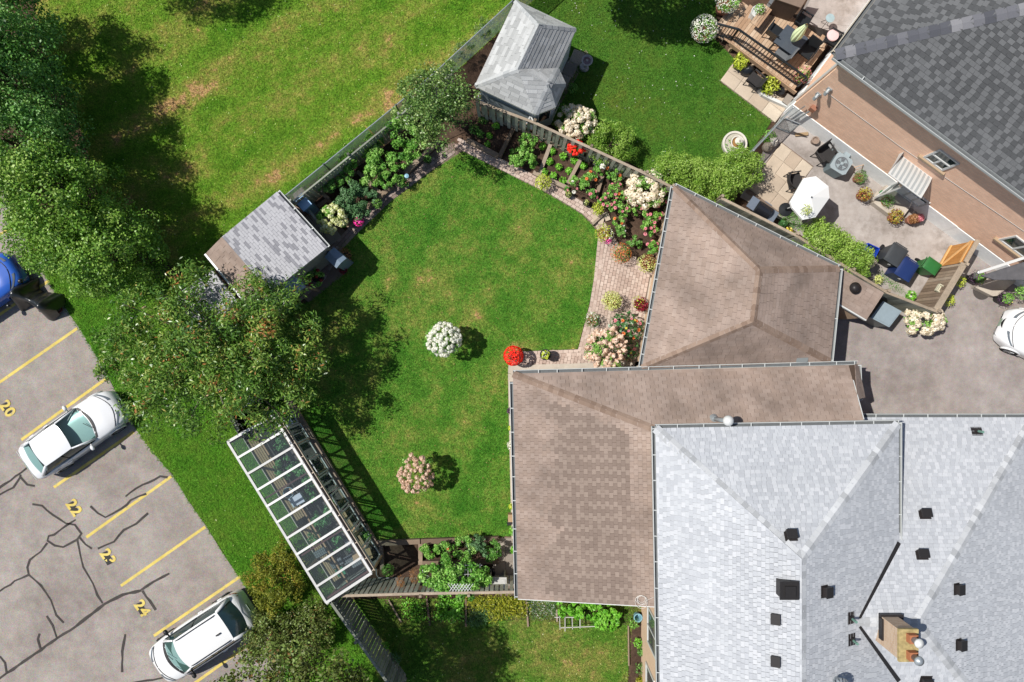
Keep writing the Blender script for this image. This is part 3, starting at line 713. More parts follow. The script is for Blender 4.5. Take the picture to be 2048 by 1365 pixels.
shingle_roof(house, [([G0, A, G1], None), ([G0, Sw, A2e, A], Vector((0, 1, 0))), ([G1, A, Am, V1, V0], None), ([V1, Am, A2e, E2g, Vs], None),
                     ([Vector((xl, Y0, z0)), wnW, R1, EC], None), ([wnW, V1, R1], None), ([wsW, Vector((xl, EC2.y, z0)), EC2, R1], None), ([V1, wsW, R1], None), ([EC, R1, EC2], None)], .128, .175, [m_gr], limit=210, jw=.2, weave=lambda c, r: (.25 if (c + r) % 2 else .75) + rnd.uniform(-.25, .25))
nN, nWm, nE = plane3(G0, G1, A)[1], plane3(G0, A, Sw)[1], plane3(G1, V0, A)[1]
nWN, nWS, nEH = plane3(Vector((xl, Y0, z0)), EC, R1)[1], plane3(V1, R1, EC2)[1], plane3(EC, EC2, R1)[1]
caps(house, G0, A, nN, nWm, m_grcap, .17, .21); caps(house, G1, A, nN, nE, m_grcap, .17, .21)
caps(house, A, Vector((A.x, -15.2, zr)), nWm, nE, m_grcap, .17, .21); caps(house, EC, R1, nWN, nEH, m_grcap, .17, .24)
caps(house, R1 + (EC2 - R1) * .5, R1, nWS, nEH, m_grcap, .17, .24); caps(house, R1, V1, nWN, nWS, m_grcap, .17, .21)
for a, b in ((V0, V1), (V1, Vs)):
    mb = MB(); d = (b - a); sd = Vector((d.y, -d.x, 0)).normalized(); up = Vector((0, 0, .045))
    a_, b_ = a + d * .0 + up, b - d * .06 + up if b == V1 else b + up
    if a == V1: a_ = a + d * .06 + up
    mb.face([a_ + sd * .075, b_ + sd * .045, b_ - sd * .045, a_ - sd * .075]) if a == V0 else mb.face([a_ + sd * .045, b_ + sd * .075, b_ - sd * .075, a_ - sd * .045])
    O('valley_flashing', mb, m_dark, house)
gutter(house, G0 + Vector((0, 0, -.02)), G1 + Vector((.08, 0, -.02)), (0, 1, 0), m_gutw, .8); gutter(house, G0 + Vector((0, .06, -.02)), Sw + Vector((0, 0, -.02)), (-1, 0, 0), m_gutw, .9)
gutter(house, G1 + Vector((0, .05, -.02)), V0 + Vector((0, -.1, -.02)), (1, 0, 0), m_gutw, .9); gutter(house, Vector((12.55, Y0, z0 - .02)), EC + Vector((0, 0, -.02)), (0, 1, 0), m_gutw, .9)
wl = MB(); wl.prism([(5.3, -3.3), (13.0, -3.3), (13.0, -17.8), (5.3, -17.8)], 0, 4.32); wl.prism([(13.0, -3.2), (18.9, -3.2), (18.9, -15.5), (13.0, -15.5)], 0, 2.72); O('wall', wl, m_tanb, house)
# windows on the tan wall below the brown wing
for y0, y1, z_0, z_1 in ((-10.25, -11.7, 1.5, 2.9), (-12.6, -14.2, 1.2, 2.6)):
    mb = MB(); x = 5.3
    for (a, b, c, d) in ((y0, y1, z_0 - .08, z_0), (y0, y1, z_1, z_1 + .08), (y0, y0 - .08, z_0, z_1), (y1 + .08, y1, z_0, z_1), ((y0 + y1) / 2 + .03, (y0 + y1) / 2 - .03, z_0, z_1)):
        mb.obox((x - .05, b, c), (.05, 0, 0), (0, a - b, 0), (0, 0, d - c))
    wf = O('window', mb, m_white, house); mb = MB(); mb.obox((x - .02, y1 + .08, z_0), (.01, 0, 0), (0, y0 - y1 - .16, 0), (0, 0, z_1 - z_0)); O('pane', mb, m_tone('window dark', C(80, 90, 92), .08, None, spec=.7), wf)
# cable coil lying on the brown wing
mb = MB(); c0 = on(1284, 1200, plW); uu = (on(1294, 1200, plW) - c0).normalized(); vv = Nw.cross(uu)
for k in range(5):
    r0, cx, cy = .13 + .035 * k * .6, rnd.gauss(0, .025), rnd.gauss(0, .025); e = rnd.uniform(.75, 1.15)
    mb.tube([c0 + Nw * (.03 + .008 * k) + uu * (cx + r0 * math.cos(a)) + vv * (cy + e * r0 * math.sin(a)) for a in [i * math.pi / 9 for i in range(19)]], .008, 4)
mb.tube([c0 + uu * .18 + Nw * .03, c0 + uu * .4 + vv * .1 + Nw * .04, on(1312, 1196, plW) + Nw * .03], .008, 4)
O('coiled_cable', mb, m_tone('white cable', C(226, 220, 212), .6, None), None)
tag(bpy.data.objects['coiled_cable'], 'coil of white cable lying on the brown roof edge', 'cable')
# --- roof vents, pipes, chimney
m_vent = m_tone('black vent', C(50, 46, 46), .45, (30, .15)); m_galv = m_tone('galvanised metal', C(196, 204, 208), .4, (14, .15), metal=.55)
plG = {'N': (G0, nN), 'W': (G0, nWm), 'E': (G1, nE), 'wN': (EC, nWN), 'wS': (R1, nWS), 'eH': (EC, nEH)}
def slope_frame(pl):
    n = pl[1]; v = Vector((-n.x, -n.y, 0)); v = (v - n * v.dot(n)).normalized(); return n, v, v.cross(n)
def box_vent(px, py, k, sz=.4):
    p = on(px, py, plG[k]); n, v, u = slope_frame(plG[k])
    mb = MB(); mb.obox(p - u * sz * .55 - v * sz * .35, u * sz * 1.1, v * sz * .8, n * .02); mb.obox(p - u * sz * .42 - v * sz * .42, u * sz * .84, v * sz * .7, n * .17)
    ve = O('roof_vent', mb, m_vent, house)
    mb = MB(); mb.obox(p - u * sz * .46 - v * sz * .48 + n * .17, u * sz * .92, v * sz * .8, n * .03); O('vent_cap', mb, m_dark, ve)
for a in ((1554, 1236, 'W'), (1554, 1320, 'W'), (1581, 1072, 'N'), (1649, 1183, 'E'), (1849, 1029, 'wN'), (1843, 1110, 'wN'), (1913, 1178, 'eH'), (1917, 1289, 'eH'), (1851, 1359, 'wS')): box_vent(*a, sz=.37)
p = on(1566, 1173, plG['W']); n, v, u = slope_frame(plG['W'])
mb = MB(); mb.obox(p - u * .42 - v * .5, u * .84, v * .95, n * .02); mb.box(p + Vector((0.05, 0, .15)), (.52, .5, .4)); ve = O('roof_vent', mb, m_vent, house)
mb = MB(); mb.box(p + Vector((0.05, 0, .37)), (.6, .58, .05)); mb.box(p + Vector((0.07, -.02, .42)), (.34, .34, .05)); o = O('vent_cap', mb, m_dark, ve)
for px, py, k in ((1702, 1236, 'E'), (1704, 1279, 'E'), (1953, 862, 'wN')):
    p = on(px, py, plG[k]); n, v, u = slope_frame(plG[k]); mb = MB(); mb.obox(p - u * .2 - v * .14, u * .4, v * .32, n * .015); mb.lathe(p, [(.1, 0), (.065, .12)], 10); fl = O('pipe_flashing', mb, m_vent, house)
    mb = MB(); mb.lathe(p, [(.045, .05), (.045, .36), (.03, .36)], 10); O('vent_pipe', mb, m_tone('green pipe', C(120, 160, 145), .5, None), fl)
p = on(1672, 1362, plG['E']); mb = MB(); mb.lathe(p, [(.16, 0), (.16, .22)], 14); tv = O('turbine_vent', mb, m_galv, house); mb = MB()
for k in range(14):
    a = k * 2 * math.pi / 14; a2 = a + .3
    mb.grid(lambda s, t: (p.x + (.16 + .12 * math.sin(math.pi * t)) * math.cos(a + (a2 - a) * s + t * .4), p.y + (.16 + .12 * math.sin(math.pi * t)) * math.sin(a + (a2 - a) * s + t * .4), p.z + .22 + .3 * t), 1, 6)
mb.lathe(p + Vector((0, 0, .5)), [(.17, 0), (.14, .05), (.03, .08)], 14); O('turbine_fins', mb, m_galv, tv, True)
# bent white flue with round cap on the brown wing
p = on(1428, 838, plN); q = W(1457, 842, 4.75); mb = MB(); mb.tube([p, p.lerp(q, .5) + Vector((-.05, 0, .1)), q], .075, 12); fl = O('flue_pipe', mb, m_galv, house, True)
mb = MB(); mb.lathe(q, [(.06, -.14), (.17, -.1), (.185, 0), (.15, .1), (.08, .16), (.01, .18)], 16); O('flue_cap', mb, m_white, fl, True)
mb = MB(); mb.lathe(p, [(.17, -.05), (.1, .1)], 12); O('flashing', mb, m_galv, fl)
# chimney
m_chb = NT('chimney brick'); bt = m_chb.n('ShaderNodeTexBrick'); bt.inputs['Scale'].default_value = 1; bt.inputs['Brick Width'].default_value = .2; bt.inputs['Row Height'].default_value = .065; bt.inputs['Mortar Size'].default_value = .008
bt.inputs['Color1'].default_value = C(206, 172, 140); bt.inputs['Color2'].default_value = C(224, 196, 164); bt.inputs['Mortar'].default_value = C(214, 200, 184)
sx = m_chb.n('ShaderNodeSeparateXYZ'); m_chb.l(m_chb.pos(), sx.inputs[0]); cx = m_chb.n('ShaderNodeCombineXYZ'); m_chb.l(m_chb.math('ADD', sx.outputs[0], sx.outputs[1]), cx.inputs[0]); m_chb.l(sx.outputs[2], cx.inputs[1]); m_chb.l(cx.outputs[0], bt.inputs['Vector'])
m_chb = m_chb.done(m_chb.bsdf(bt.outputs['Color'], .9))
zc = 6.42; c4 = [W(1797, 1259, zc), W(1831, 1259, zc), W(1831, 1319, zc), W(1797, 1319, zc)]
mb = MB(); mb.prism([(q.x, q.y) for q in c4], 4.6, zc); ch = O('chimney', mb, m_chb, house)
cc = (c4[0] + c4[2]) / 2; mb = MB(); mb.box(cc + Vector((0, 0, .05)), (c4[1].x - c4[0].x + .08, c4[0].y - c4[3].y + .08, .1)); O('chimney_cap', mb, m_tone('mossy cap', lerp_c(C(176, 160, 100), C(204, 182, 136)), .95, (9, .3), (5, .3)), ch)
m_terra = m_tone('terracotta', C(188, 122, 86), .8, (20, .12))
for dy in (.27, -.27):
    b = cc + Vector((.05, dy, .1)); mb = MB(); mb.box(b + Vector((0, 0, .1)), (.27, .27, .2)); po = O('chimney_pot', mb, m_terra, ch); mb = MB()
    mb.lathe(b + Vector((0, 0, .2)), [(.1, 0), (.1, .22), (.15, .24), (.14, .3), (.02, .36)], 14); O('pot_cowl', mb, m_white if dy > 0 else m_galv, po, True)
mb = MB(); q = on(1752, 1262, plG['wN']); n, v, u = slope_frame(plG['wN']); mb.obox(W(1757, 1234, 5.35), (.16, 0, 0), (0, -.7, 0), (0, 0, .22)); mb.obox(W(1757, 1236, 5.3), (.75, 0, 0), (0, .15, 0), (0, 0, .15)); O('chimney_flashing', mb, m_vent, house)

# ------------------------------------------------------------------ detached garage with the brown hip roof
gar = thing('garage', 'detached garage with a worn brown hip roof', 'garage', W(1490, 600))
N0, E0, S0, S1_ = W(1349, 373, 2.6), W(1679, 537, 2.6), W(1284, 737, 2.6), W(1660, 724, 2.6)
R0 = W(1520, 540, 4.2); plGW = plane3(N0, S0, R0); R1g = on(1507, 644, plGW); plGE = plane3(E0, S1_, (R0 + R1g) / 2)
R0 = R0; S1g = S1_
shingle_roof(gar, [([N0, S0, R1g, R0], None), ([N0, R0, E0], None), ([E0, R0, R1g], None), ([E0, R1g, S1g], E0 - S1g), ([S1g, R1g, S0], None)], .15, .3, [m_br], limit=300, jw=.1, deck_mat=m_gapb)
gN, gE, gS = plane3(N0, E0, R0)[1], plane3(E0, S1g, R1g)[1], plane3(S1g, S0, R1g)[1]
for a, b, n1, n2 in ((N0, R0, plGW[1], gN), (S0, R1g, plGW[1], gS), (E0, R0, gN, gE), (S1g, R1g, gE, gS), (R1g, R0, plGW[1], gE)): caps(gar, a, b, n1, n2, m_brcap, .14, .2)
dn = Vector((0, 0, -.02))
gutter(gar, N0 + dn, S0 + dn, (-1, .2, 0), m_gutw, .55); gutter(gar, N0 + dn, E0 + dn, (.4, 1, 0), m_gutw, .8); gutter(gar, E0 + dn, S1g + dn, (1, -.1, 0), m_gutw, 1.2)
mb = MB(); g4 = [N0, E0, S1g, S0]; ct = sum(g4, Vector()) / 4; mb.prism([(ct.x + (q.x - ct.x) * .93, ct.y + (q.y - ct.y) * .93) for q in g4], 0, 2.52); O('wall', mb, m_tanb, gar)
mb = MB(); q = on(1602, 722, plane3(S1g, S0, R1g)); mb.obox(q + Vector((-.2, -.06, .02)), (.42, 0, 0), (0, .2, .1), (0, 0, .02)); O('flashing_patch', mb, m_tone('lead patch', C(150, 156, 156), .5, None), gar)
# lean-to and its round roof vent
lt = thing('garage_store', 'low brown roofed store between the garage and driveway fence', 'shed', W(1720, 590))
L4 = [W(1682, 537, 2.25), W(1768, 586, 2.25), W(1733, 640, 2.05), W(1676, 606, 2.05)]
shingle_roof(lt, [(L4, L4[1] - L4[0])], .15, .3, [m_br], limit=300, jw=.1)
mb = MB(); ct = sum(L4, Vector()) / 4; mb.prism([(ct.x + (q.x - ct.x) * .92, ct.y + (q.y - ct.y) * .92) for q in L4], 0, 1.95); O('wall', mb, m_tanb, lt)
mb = MB(); mb.bar(L4[3] + Vector((-.02, -.02, -.08)), L4[2] + Vector((0, -.02, -.08)), .05, .14); O('fascia', mb, m_white, lt)
p = on(1706, 577, plane3(*L4[:3])); mb = MB(); mb.lathe(p, [(.12, 0), (.12, .14)], 14); rv = O('roof_vent', mb, m_vent, lt); mb = MB(); mb.lathe(p + Vector((0, 0, .14)), [(.21, 0), (.22, .04), (.13, .1), (.12, .13), (.02, .14)], 20); O('vent_cap', mb, m_vent, rv, True)
# grey cabinet beside it
cab = thing('garden_cabinet', 'grey plastic garden cabinet with a pale blue lid on the driveway', 'cabinet', W(1772, 632))
q4 = [(1766, 603), (1803, 623), (1778, 655), (1741, 636)]; t4 = [W(x, y, 1.15) for x, y in q4]; mb = MB(); ct = sum(t4, Vector()) / 4
mb.prism([(ct.x + (q.x - ct.x) * .93, ct.y + (q.y - ct.y) * .93) for q in t4], 0, 1.1); O('body', mb, m_tone('grey plastic', C(120, 128, 128), .5, (8, .1)), cab)
mb = MB(); mb.prism([(q.x, q.y) for q in t4], 1.1, 1.17); mb.prism([(ct.x + (q.x - ct.x) * .86, ct.y + (q.y - ct.y) * .86) for q in t4], 1.17, 1.2); O('lid', mb, m_tone('pale blue plastic', C(158, 174, 182), .45, (8, .06)), cab)

# ------------------------------------------------------------------ brick house with the slate grey roof
bh = thing('brick_house', 'salmon brick house with a slate grey shingle roof', 'house', W(1750, 250))
wa = W(1568, 226); wb = W(1881, 458); wu = (wb - wa).normalized(); wn = Vector((wu.y, -wu.x, 0))
if wn.dot(wa) > 0: wn = -wn                      # outwards, towards the garden
wv = -wn
def wallp(px, py, off=0.0): return ray_plane(px, py, wa + wn * off, wn)
def wsz(p): return ((p - wa).dot(wu), p.z)
def wpt(s, z, off=0.0): return wa + wu * s + wn * off + Vector((0, 0, z))
t = NT('salmon brick'); bt = t.n('ShaderNodeTexBrick'); bt.inputs['Scale'].default_value = 1; bt.inputs['Brick Width'].default_value = .22; bt.inputs['Row Height'].default_value = .072; bt.inputs['Mortar Size'].default_value = .007
bt.inputs['Color1'].default_value = C(204, 164, 138, 2.05); bt.inputs['Color2'].default_value = C(214, 176, 150, 2.05); bt.inputs['Mortar'].default_value = C(212, 188, 170, 1.6)
dp = t.n('ShaderNodeVectorMath', operation='DOT_PRODUCT'); dp.inputs[1].default_value = wu; t.l(t.pos(), dp.inputs[0]); dq = t.n('ShaderNodeVectorMath', operation='DOT_PRODUCT'); dq.inputs[1].default_value = wv; t.l(t.pos(), dq.inputs[0])
sx = t.n('ShaderNodeSeparateXYZ'); t.l(t.pos(), sx.inputs[0]); cx = t.n('ShaderNodeCombineXYZ'); t.l(t.math('ADD', dp.outputs['Value'], dq.outputs['Value']), cx.inputs[0]); t.l(sx.outputs[2], cx.inputs[1]); t.l(cx.outputs[0], bt.inputs['Vector'])
m_brick = t.done(t.bsdf(t.vary(t.vary(bt.outputs['Color'], 3, .07), 40, .1), .92, .2, normal=t.bump(bt.outputs['Fac'], -.4, .01)))
m_found = m_tone('white render', C(232, 234, 234, 1.5), .8, (6, .06), (1.5, .06))
zb, slope = 5.5, .43
mb = MB(); mb.prism([tuple(q[:2]) for q in (wa, wa + wu * 15, wa + wu * 15 + wv * 13, wa + wv * 13)], .95, 5.45); O('wall', mb, m_brick, bh)
mb = MB(); mb.prism([tuple(q[:2]) for q in (wa + wn * .03 - wu * .03, wa + wn * .03 + wu * 8.1, wa + wu * 8.1 + wv * 13, wa + wv * 13 - wu * .03)], 0, .95); O('foundation', mb, m_found, bh)
mb = MB(); mb.prism([tuple(q[:2]) for q in (wa + wn * .02 + wu * 8.1, wa + wn * .02 + wu * 15, wa + wu * 15 + wv * 13, wa + wu * 8.1 + wv * 13)], 0, .9); O('foundation', mb, m_found, bh)
ec = W(1671, 109, zb); e1 = ec + wu * 15.5; hipd = 8.5; hd = ec + (wu + wv) * hipd + Vector((0, 0, slope * hipd)); hd2 = hd + wu * 8
e2 = ec + wv * 15
shingle_roof(bh, [([ec, e1, hd2, hd], wu), ([ec, hd, e2 + (wu) * .01 + Vector((0, 0, 0))], wv)], .15, .2, [m_gd], limit=300, jw=.12, weave=lambda c, r: (.15 if (c + r) % 2 else .85) + rnd.uniform(-.14, .14))
nS, nW_ = plane3(ec, e1, hd)[1], plane3(ec, e2, hd)[1]
caps(bh, ec, hd, nS, nW_, m_gdcap, .2, .3)
gutter(bh, ec + dn, e1 + dn, wn, m_gutw, 50, .13); gutter(bh, ec + dn, e2 + dn, -wu, m_tone('cream gutter', C(216, 204, 184), .5, None), 50, .13)
mb = MB(); mb.obox(ec - Vector((0, 0, .14)), wu * 15.5, wv * .5, (0, 0, .03)); mb.obox(ec - Vector((0, 0, .16)), wu * .5, wv * 15, (0, 0, .03)); O('soffit', mb, m_white, bh)
mb = MB(); mb.tube([wpt(*wsz(wallp(1648, 180)), .02), wpt(*wsz(wallp(1800, 292)), .02), wpt(*wsz(wallp(2060, 470)), .02)], .007, 5); O('wall_cable', mb, m_white, bh)
m_pane = m_tone('dark window glass', lerp_c(C(34, 52, 52), C(44, 60, 62)), .06, (3, .2), spec=.8)
m_sill = m_tone('tan sill', C(196, 170, 140), .8, (20, .1))
def wall_window(s0, s1, z0_, z1_, mull=1, tran=False, sill=True, off=.0):
    mb = MB(); fr = .07; f = lambda a, b, c, d: mb.obox(wpt(a, c, off), wu * (b - a), wn * .05, (0, 0, d - c))
    f(s0, s1, z0_, z0_ + fr); f(s0, s1, z1_ - fr, z1_); f(s0, s0 + fr, z0_ + fr, z1_ - fr); f(s1 - fr, s1, z0_ + fr, z1_ - fr); zt = z1_ - fr
    if tran: zt = z0_ + (z1_ - z0_) * .5; f(s0 + fr, s1 - fr, zt - .03, zt + .03)
    sm = (s0 + s1) / 2
    f(sm - .03, sm + .03, z0_ + fr, zt - (.03 if tran else 0))
    wdo = O('window', mb, m_white, bh)
    for a, b in ((s0 + fr, sm - .03), (sm + .03, s1 - fr)):
        mb = MB(); mb.tone = rnd.random(); mb.obox(wpt(a, z0_ + fr, off + .004), wu * (b - a), wn * .012, (0, 0, zt - (.03 if tran else 0) - z0_ - fr)); O('pane', mb, m_pane, wdo)
    if tran: mb = MB(); mb.obox(wpt(s0 + fr, zt + .03, off + .004), wu * (s1 - s0 - 2 * fr), wn * .012, (0, 0, z1_ - fr - zt - .03)); O('pane', mb, m_pane, wdo)
    if sill: mb = MB(); mb.obox(wpt(s0 - .14, z0_ - .1, off), wu * (s1 - s0 + .28), wn * .12, (0, 0, .1)); O('sill', mb, m_sill, wdo)
a, b, c, d = [wsz(wallp(*q)) for q in ((1847, 313), (1886, 341), (1881, 297), (1920, 327))]
wall_window((a[0] + c[0]) / 2, (b[0] + d[0]) / 2, (a[1] + b[1]) / 2, (c[1] + d[1]) / 2, tran=True)
a, b, c = [wsz(wallp(*q)) for q in ((1996, 478), (2034, 508), (2021, 470))]; wall_window(a[0], a[0] + 1.25, a[1] + .05, a[1] + .95)
a, b, c = [wsz(wallp(*q)) for q in ((1808, 388), (1837, 414), (1822, 380))]; wall_window(a[0], b[0], min(a[1], b[1]) + .05, (c[1] + .1), sill=False)
# awning over the side door
s_0, z_0 = wsz(wallp(1804, 312)); s_1, z_1 = wsz(wallp(1868, 361)); zt = (z_0 + z_1) / 2
o0, o1 = wallp(1772, 343, 1.0), wallp(1836, 393, 1.0); zo = (o0.z + o1.z) / 2
aw = None; mb = MB(); nst = 9; s0_, s1_ = min(s_0, wsz(o0)[0]), max(s_1, wsz(o1)[0]); s0_, s1_ = (s_0 + wsz(o0)[0]) / 2, (s_1 + wsz(o1)[0]) / 2
awp = lambda s, t: wpt(s0_ + (s1_ - s0_) * s, zt + (zo - zt) * t - .0 + .10 * math.sin(t * math.pi * .6) * (1 - t), 1.0 * t)
m_aw1 = m_tone('awning white', C(236, 238, 236), .5, None); m_aw2 = m_tone('awning grey', C(196, 202, 204), .5, None)
mb.bar(awp(0, 0), awp(1, 0), .04, .06); mb.bar(awp(0, 1), awp(1, 1), .04, .05); aw = O('awning', mb, m_white, bh)
for k in range(nst * 2 - 1):
    a, b = k / (nst * 2 - 1), (k + 1) / (nst * 2 - 1); mb = MB(); lift = .02 if k % 2 == 0 else 0
    mb.grid(lambda s, t: awp(a + (b - a) * s, t) + Vector((0, 0, lift)), 1, 5); mb.grid(lambda s, t: awp(b - (b - a) * s, t) + Vector((0, 0, lift - .012)), 1, 5)
    O('awning_slat', mb, m_aw1 if k % 2 == 0 else m_aw2, aw)
mb = MB(); mb.face([awp(0, 0), awp(0, .35), awp(0, .7), awp(0, 1), wpt(s0_, zo, 0)]); O('awning_side', mb, m_white, aw)
# open storm door below it
da, db = W(1795, 365, 0), W(1775, 379, 0)
h0 = wallp(1796, 366, .03); mb = MB(); hs = wsz(h0)[0]; h_ = wpt(hs, .5, .03); dd = (wn * .96 - wu * .28).normalized()
for (a, b, c, d) in ((0, .9, 0, .08), (0, .9, 1.92, 2.0), (0, .08, .08, 1.92), (.82, .9, .08, 1.92), (.08, .82, .8, .86)): mb.obox(h_ + dd * a + Vector((0, 0, c)), dd * (b - a), dd.cross(Vector((0, 0, 1))) * .04, (0, 0, d - c))
sd = O('storm_door', mb, m_white, bh); mb = MB(); mb.obox(h_ + dd * .08 + Vector((0, 0, .08)), dd * .74, dd.cross(Vector((0, 0, 1))) * .012, (0, 0, 1.84)); O('pane', mb, m_glass('door glass', (.72, .8, .76, 1), .55), sd)
mb = MB(); mb.obox(wpt(hs - .1, 0, .03), wu * 1.3, wn * .9, (0, 0, .32)); O('door_step', mb, m_cstrip, bh)
# small things fixed to the brick
for px, py in ((1637, 188), (1659, 178)):
    s, z = wsz(wallp(px, py)); mb = MB(); mb.obox(wpt(s - .09, z - .09), wu * .18, wn * .05, (0, 0, .18)); mb.tube([wpt(s, z, .03), wpt(s, z - .02, .16), wpt(s, z - .12, .2)], .07, 8); O('vent_hood', mb, m_galv, bh)
s, z = wsz(wallp(1627, 215)); mb = MB(); mb.obox(wpt(s - .1, z - .1), wu * .22, wn * .16, (0, 0, .26)); O('meter_box', mb, m_tone('rusty box', C(176, 122, 98), .8, None), bh)
mb = MB(); mb.tube([wpt(s, z, .12), wpt(s - .06, .7, .14), wpt(s - .1, .02, .14)], .035, 8); mb.tube([wpt(s - .28, z - .1, .1), wpt(s - .33, .02, .1)], .02, 6); O('downpipe', mb, m_galv, bh)
mb = MB(); c_w = wa + wv * .0 - wu * .06
mb.tube([Vector((c_w.x, c_w.y, 5.3)) + wv * .2, Vector((c_w.x, c_w.y, 0.2)) + wv * .2], .05, 8); O('downpipe', mb, m_white, bh)
p_, q_ = W(1958, 545, 2.35), W(2060, 512, 2.5); mb = MB(); mb.bar(p_, q_, .1, .1); mb.tube([p_, W(1950, 548, 1.6), W(1948, 560, .1)], .05, 8); O('eavestrough', mb, m_white, bh)
mb = MB(); mb.prism([(W(x, y, 2.2).x, W(x, y, 2.2).y) for x, y in ((1962, 552), (2062, 520), (2075, 560), (1990, 560))], 2.1, 2.2); O('porch_roof', mb, m_tone('dark porch roof', C(104, 104, 108), .7, (5, .2)), bh)

# ------------------------------------------------------------------ grey summerhouse
gz = thing('summerhouse', 'summerhouse with worn pale grey roof and bay end', 'summerhouse', W(1060, 120))
zg, zt_ = 2.4, 3.55
TL, TRg, BL = W(1031, 1, zg), W(1152, 58, zg), W(950, 172, zg)
r_a, r_b = W(1078, 49, zt_), W(1035, 139, zt_); K1, K2, K3, K4 = W(1116, 137, zg), W(1131, 168, zg), W(1111, 214, zg), W(1071, 229, zg); ap = W(1099, 169, 3.2)
pw = plane3(TL, BL, (r_a + r_b) / 2); r_a, r_b = on(1078, 49, pw), on(1035, 139, pw)
shingle_roof(gz, [([TL, BL, r_b, r_a], BL - TL), ([TL, r_a, TRg], None), ([TRg, r_a, r_b], TRg - K1), ([TRg, r_b, K1], TRg - K1), ([BL, K4, r_b], BL - K4), ([r_b, K4, ap], None), ([r_b, ap, K1], None),
                  ([K1, ap, K2], None), ([K2, ap, K3], None), ([K3, ap, K4], None)], .16, .36, [m_gaz], limit=300, jw=.25)
nz = lambda a, b, c: plane3(a, b, c)[1]
m_gcap = m_tone('worn ridge shingle', lerp_c(C(180, 184, 186), C(206, 209, 210)), .9, (38, .08), None, (160, .25))
nWz, nEz, nSz, nNz = pw[1], nz(TRg, K1, r_b), nz(BL, K4, r_b), nz(TL, TRg, r_a)
for a, b, n1, n2 in ((TL, r_a, nWz, nNz), (TRg, r_a, nNz, nEz), (r_b, r_a, nWz, nEz), (BL, r_b, nWz, nSz), (K1, ap, nz(r_b, ap, K1), nz(K1, K2, ap)), (K4, ap, nz(r_b, K4, ap), nz(K3, K4, ap)), (K2, ap, nz(K1, K2, ap), nz(K2, K3, ap)), (K3, ap, nz(K2, K3, ap), nz(K3, K4, ap))): caps(gz, a, b, n1, n2, m_gcap, .12, .3)
g7 = [TL, TRg, K1, K2, K3, K4, BL]; ct = sum(g7, Vector()) / 7; ins = [(ct.x + (q.x - ct.x) * .93, ct.y + (q.y - ct.y) * .93) for q in g7]
m_gzw = m_tone('pale blue siding', C(196, 212, 222), .7, (6, .05))
mb = MB(); mb.prism(ins, 0, 2.33); O('wall', mb, m_gzw, gz)
for a, b in zip(g7, g7[1:] + g7[:1]):
    mb = MB(); mb.bar(a - Vector((0, 0, .06)), b - Vector((0, 0, .06)), .04, .12); O('fascia', mb, m_white if a is not BL else m_tone('peeling fascia', C(150, 130, 126), .9, (14, .5)), gz)
for i in range(3):                             # windows round the bay
    a, b = Vector((*ins[2 + i], 0)), Vector((*ins[3 + i], 0)); d = b - a; out = Vector((d.y, -d.x, 0)).normalized(); out = out if out.dot(a - ct) > 0 else -out
    mb = MB(); mb.obox(a + d * .15 + Vector((0, 0, 1.0)) + out * .001, d * .7, out * .03, (0, 0, 1.05)); wf = O('window', mb, m_white, gz); mb = MB(); mb.obox(a + d * .2 + Vector((0, 0, 1.06)) + out * .031, d * .6, out * .008, (0, 0, .93)); O('pane', mb, m_pane, wf)

# ------------------------------------------------------------------ garden shed under the trees
sh = thing('garden_shed', 'garden shed with light grey and brown shingle slopes', 'shed', W(530, 510))
s1, s2, s3, s4 = W(554, 384, 2.25), W(655, 495, 2.25), W(541, 586, 2.9), W(444, 474, 2.9)
plS = plane3(s1, s2, (s3 + s4) / 2); s3, s4 = on(541, 586, plS), on(444, 474, plS)
s5, s6 = W(412, 507, 2.55), W(507, 622, 2.55)
shingle_roof(sh, [([s1, s2, s3, s4], s2 - s1)], .105, .30, [m_shed], limit=300, jw=.06, weave=lambda c, r: .08 if r % 2 == 0 and (c + r // 2) % 2 == 0 else rnd.uniform(.4, 1))
shingle_roof(sh, [([s4, s3, s6, s5], s3 - s4)], .16, .32, [m_br], limit=0)
shingle_roof(sh, [([W(350, 592, 2.2), W(424, 540, 2.25), W(492, 622, 2.25), W(410, 690, 2.2)], None)], .16, .33, [m_shed], limit=0)
gutter(sh, s1 + dn, s2 + dn, (.7, .6, 0), m_gutw, .9, .09); mb = MB(); mb.prism([tuple((sum((s1, s2, s6, s5), Vector()) / 4 + (q - sum((s1, s2, s6, s5), Vector()) / 4) * .93)[:2]) for q in (s1, s2, s6, s5)], 0, 2.2); O('wall', mb, m_tone('grey boards', C(150, 150, 146), .85, (6, .15)), sh)
mb = MB(); mb.bar(s5 + Vector((-.04, -.03, -.05)), s6 + Vector((-.04, -.03, -.05)), .07, .12); O('fascia', mb, m_white, sh)
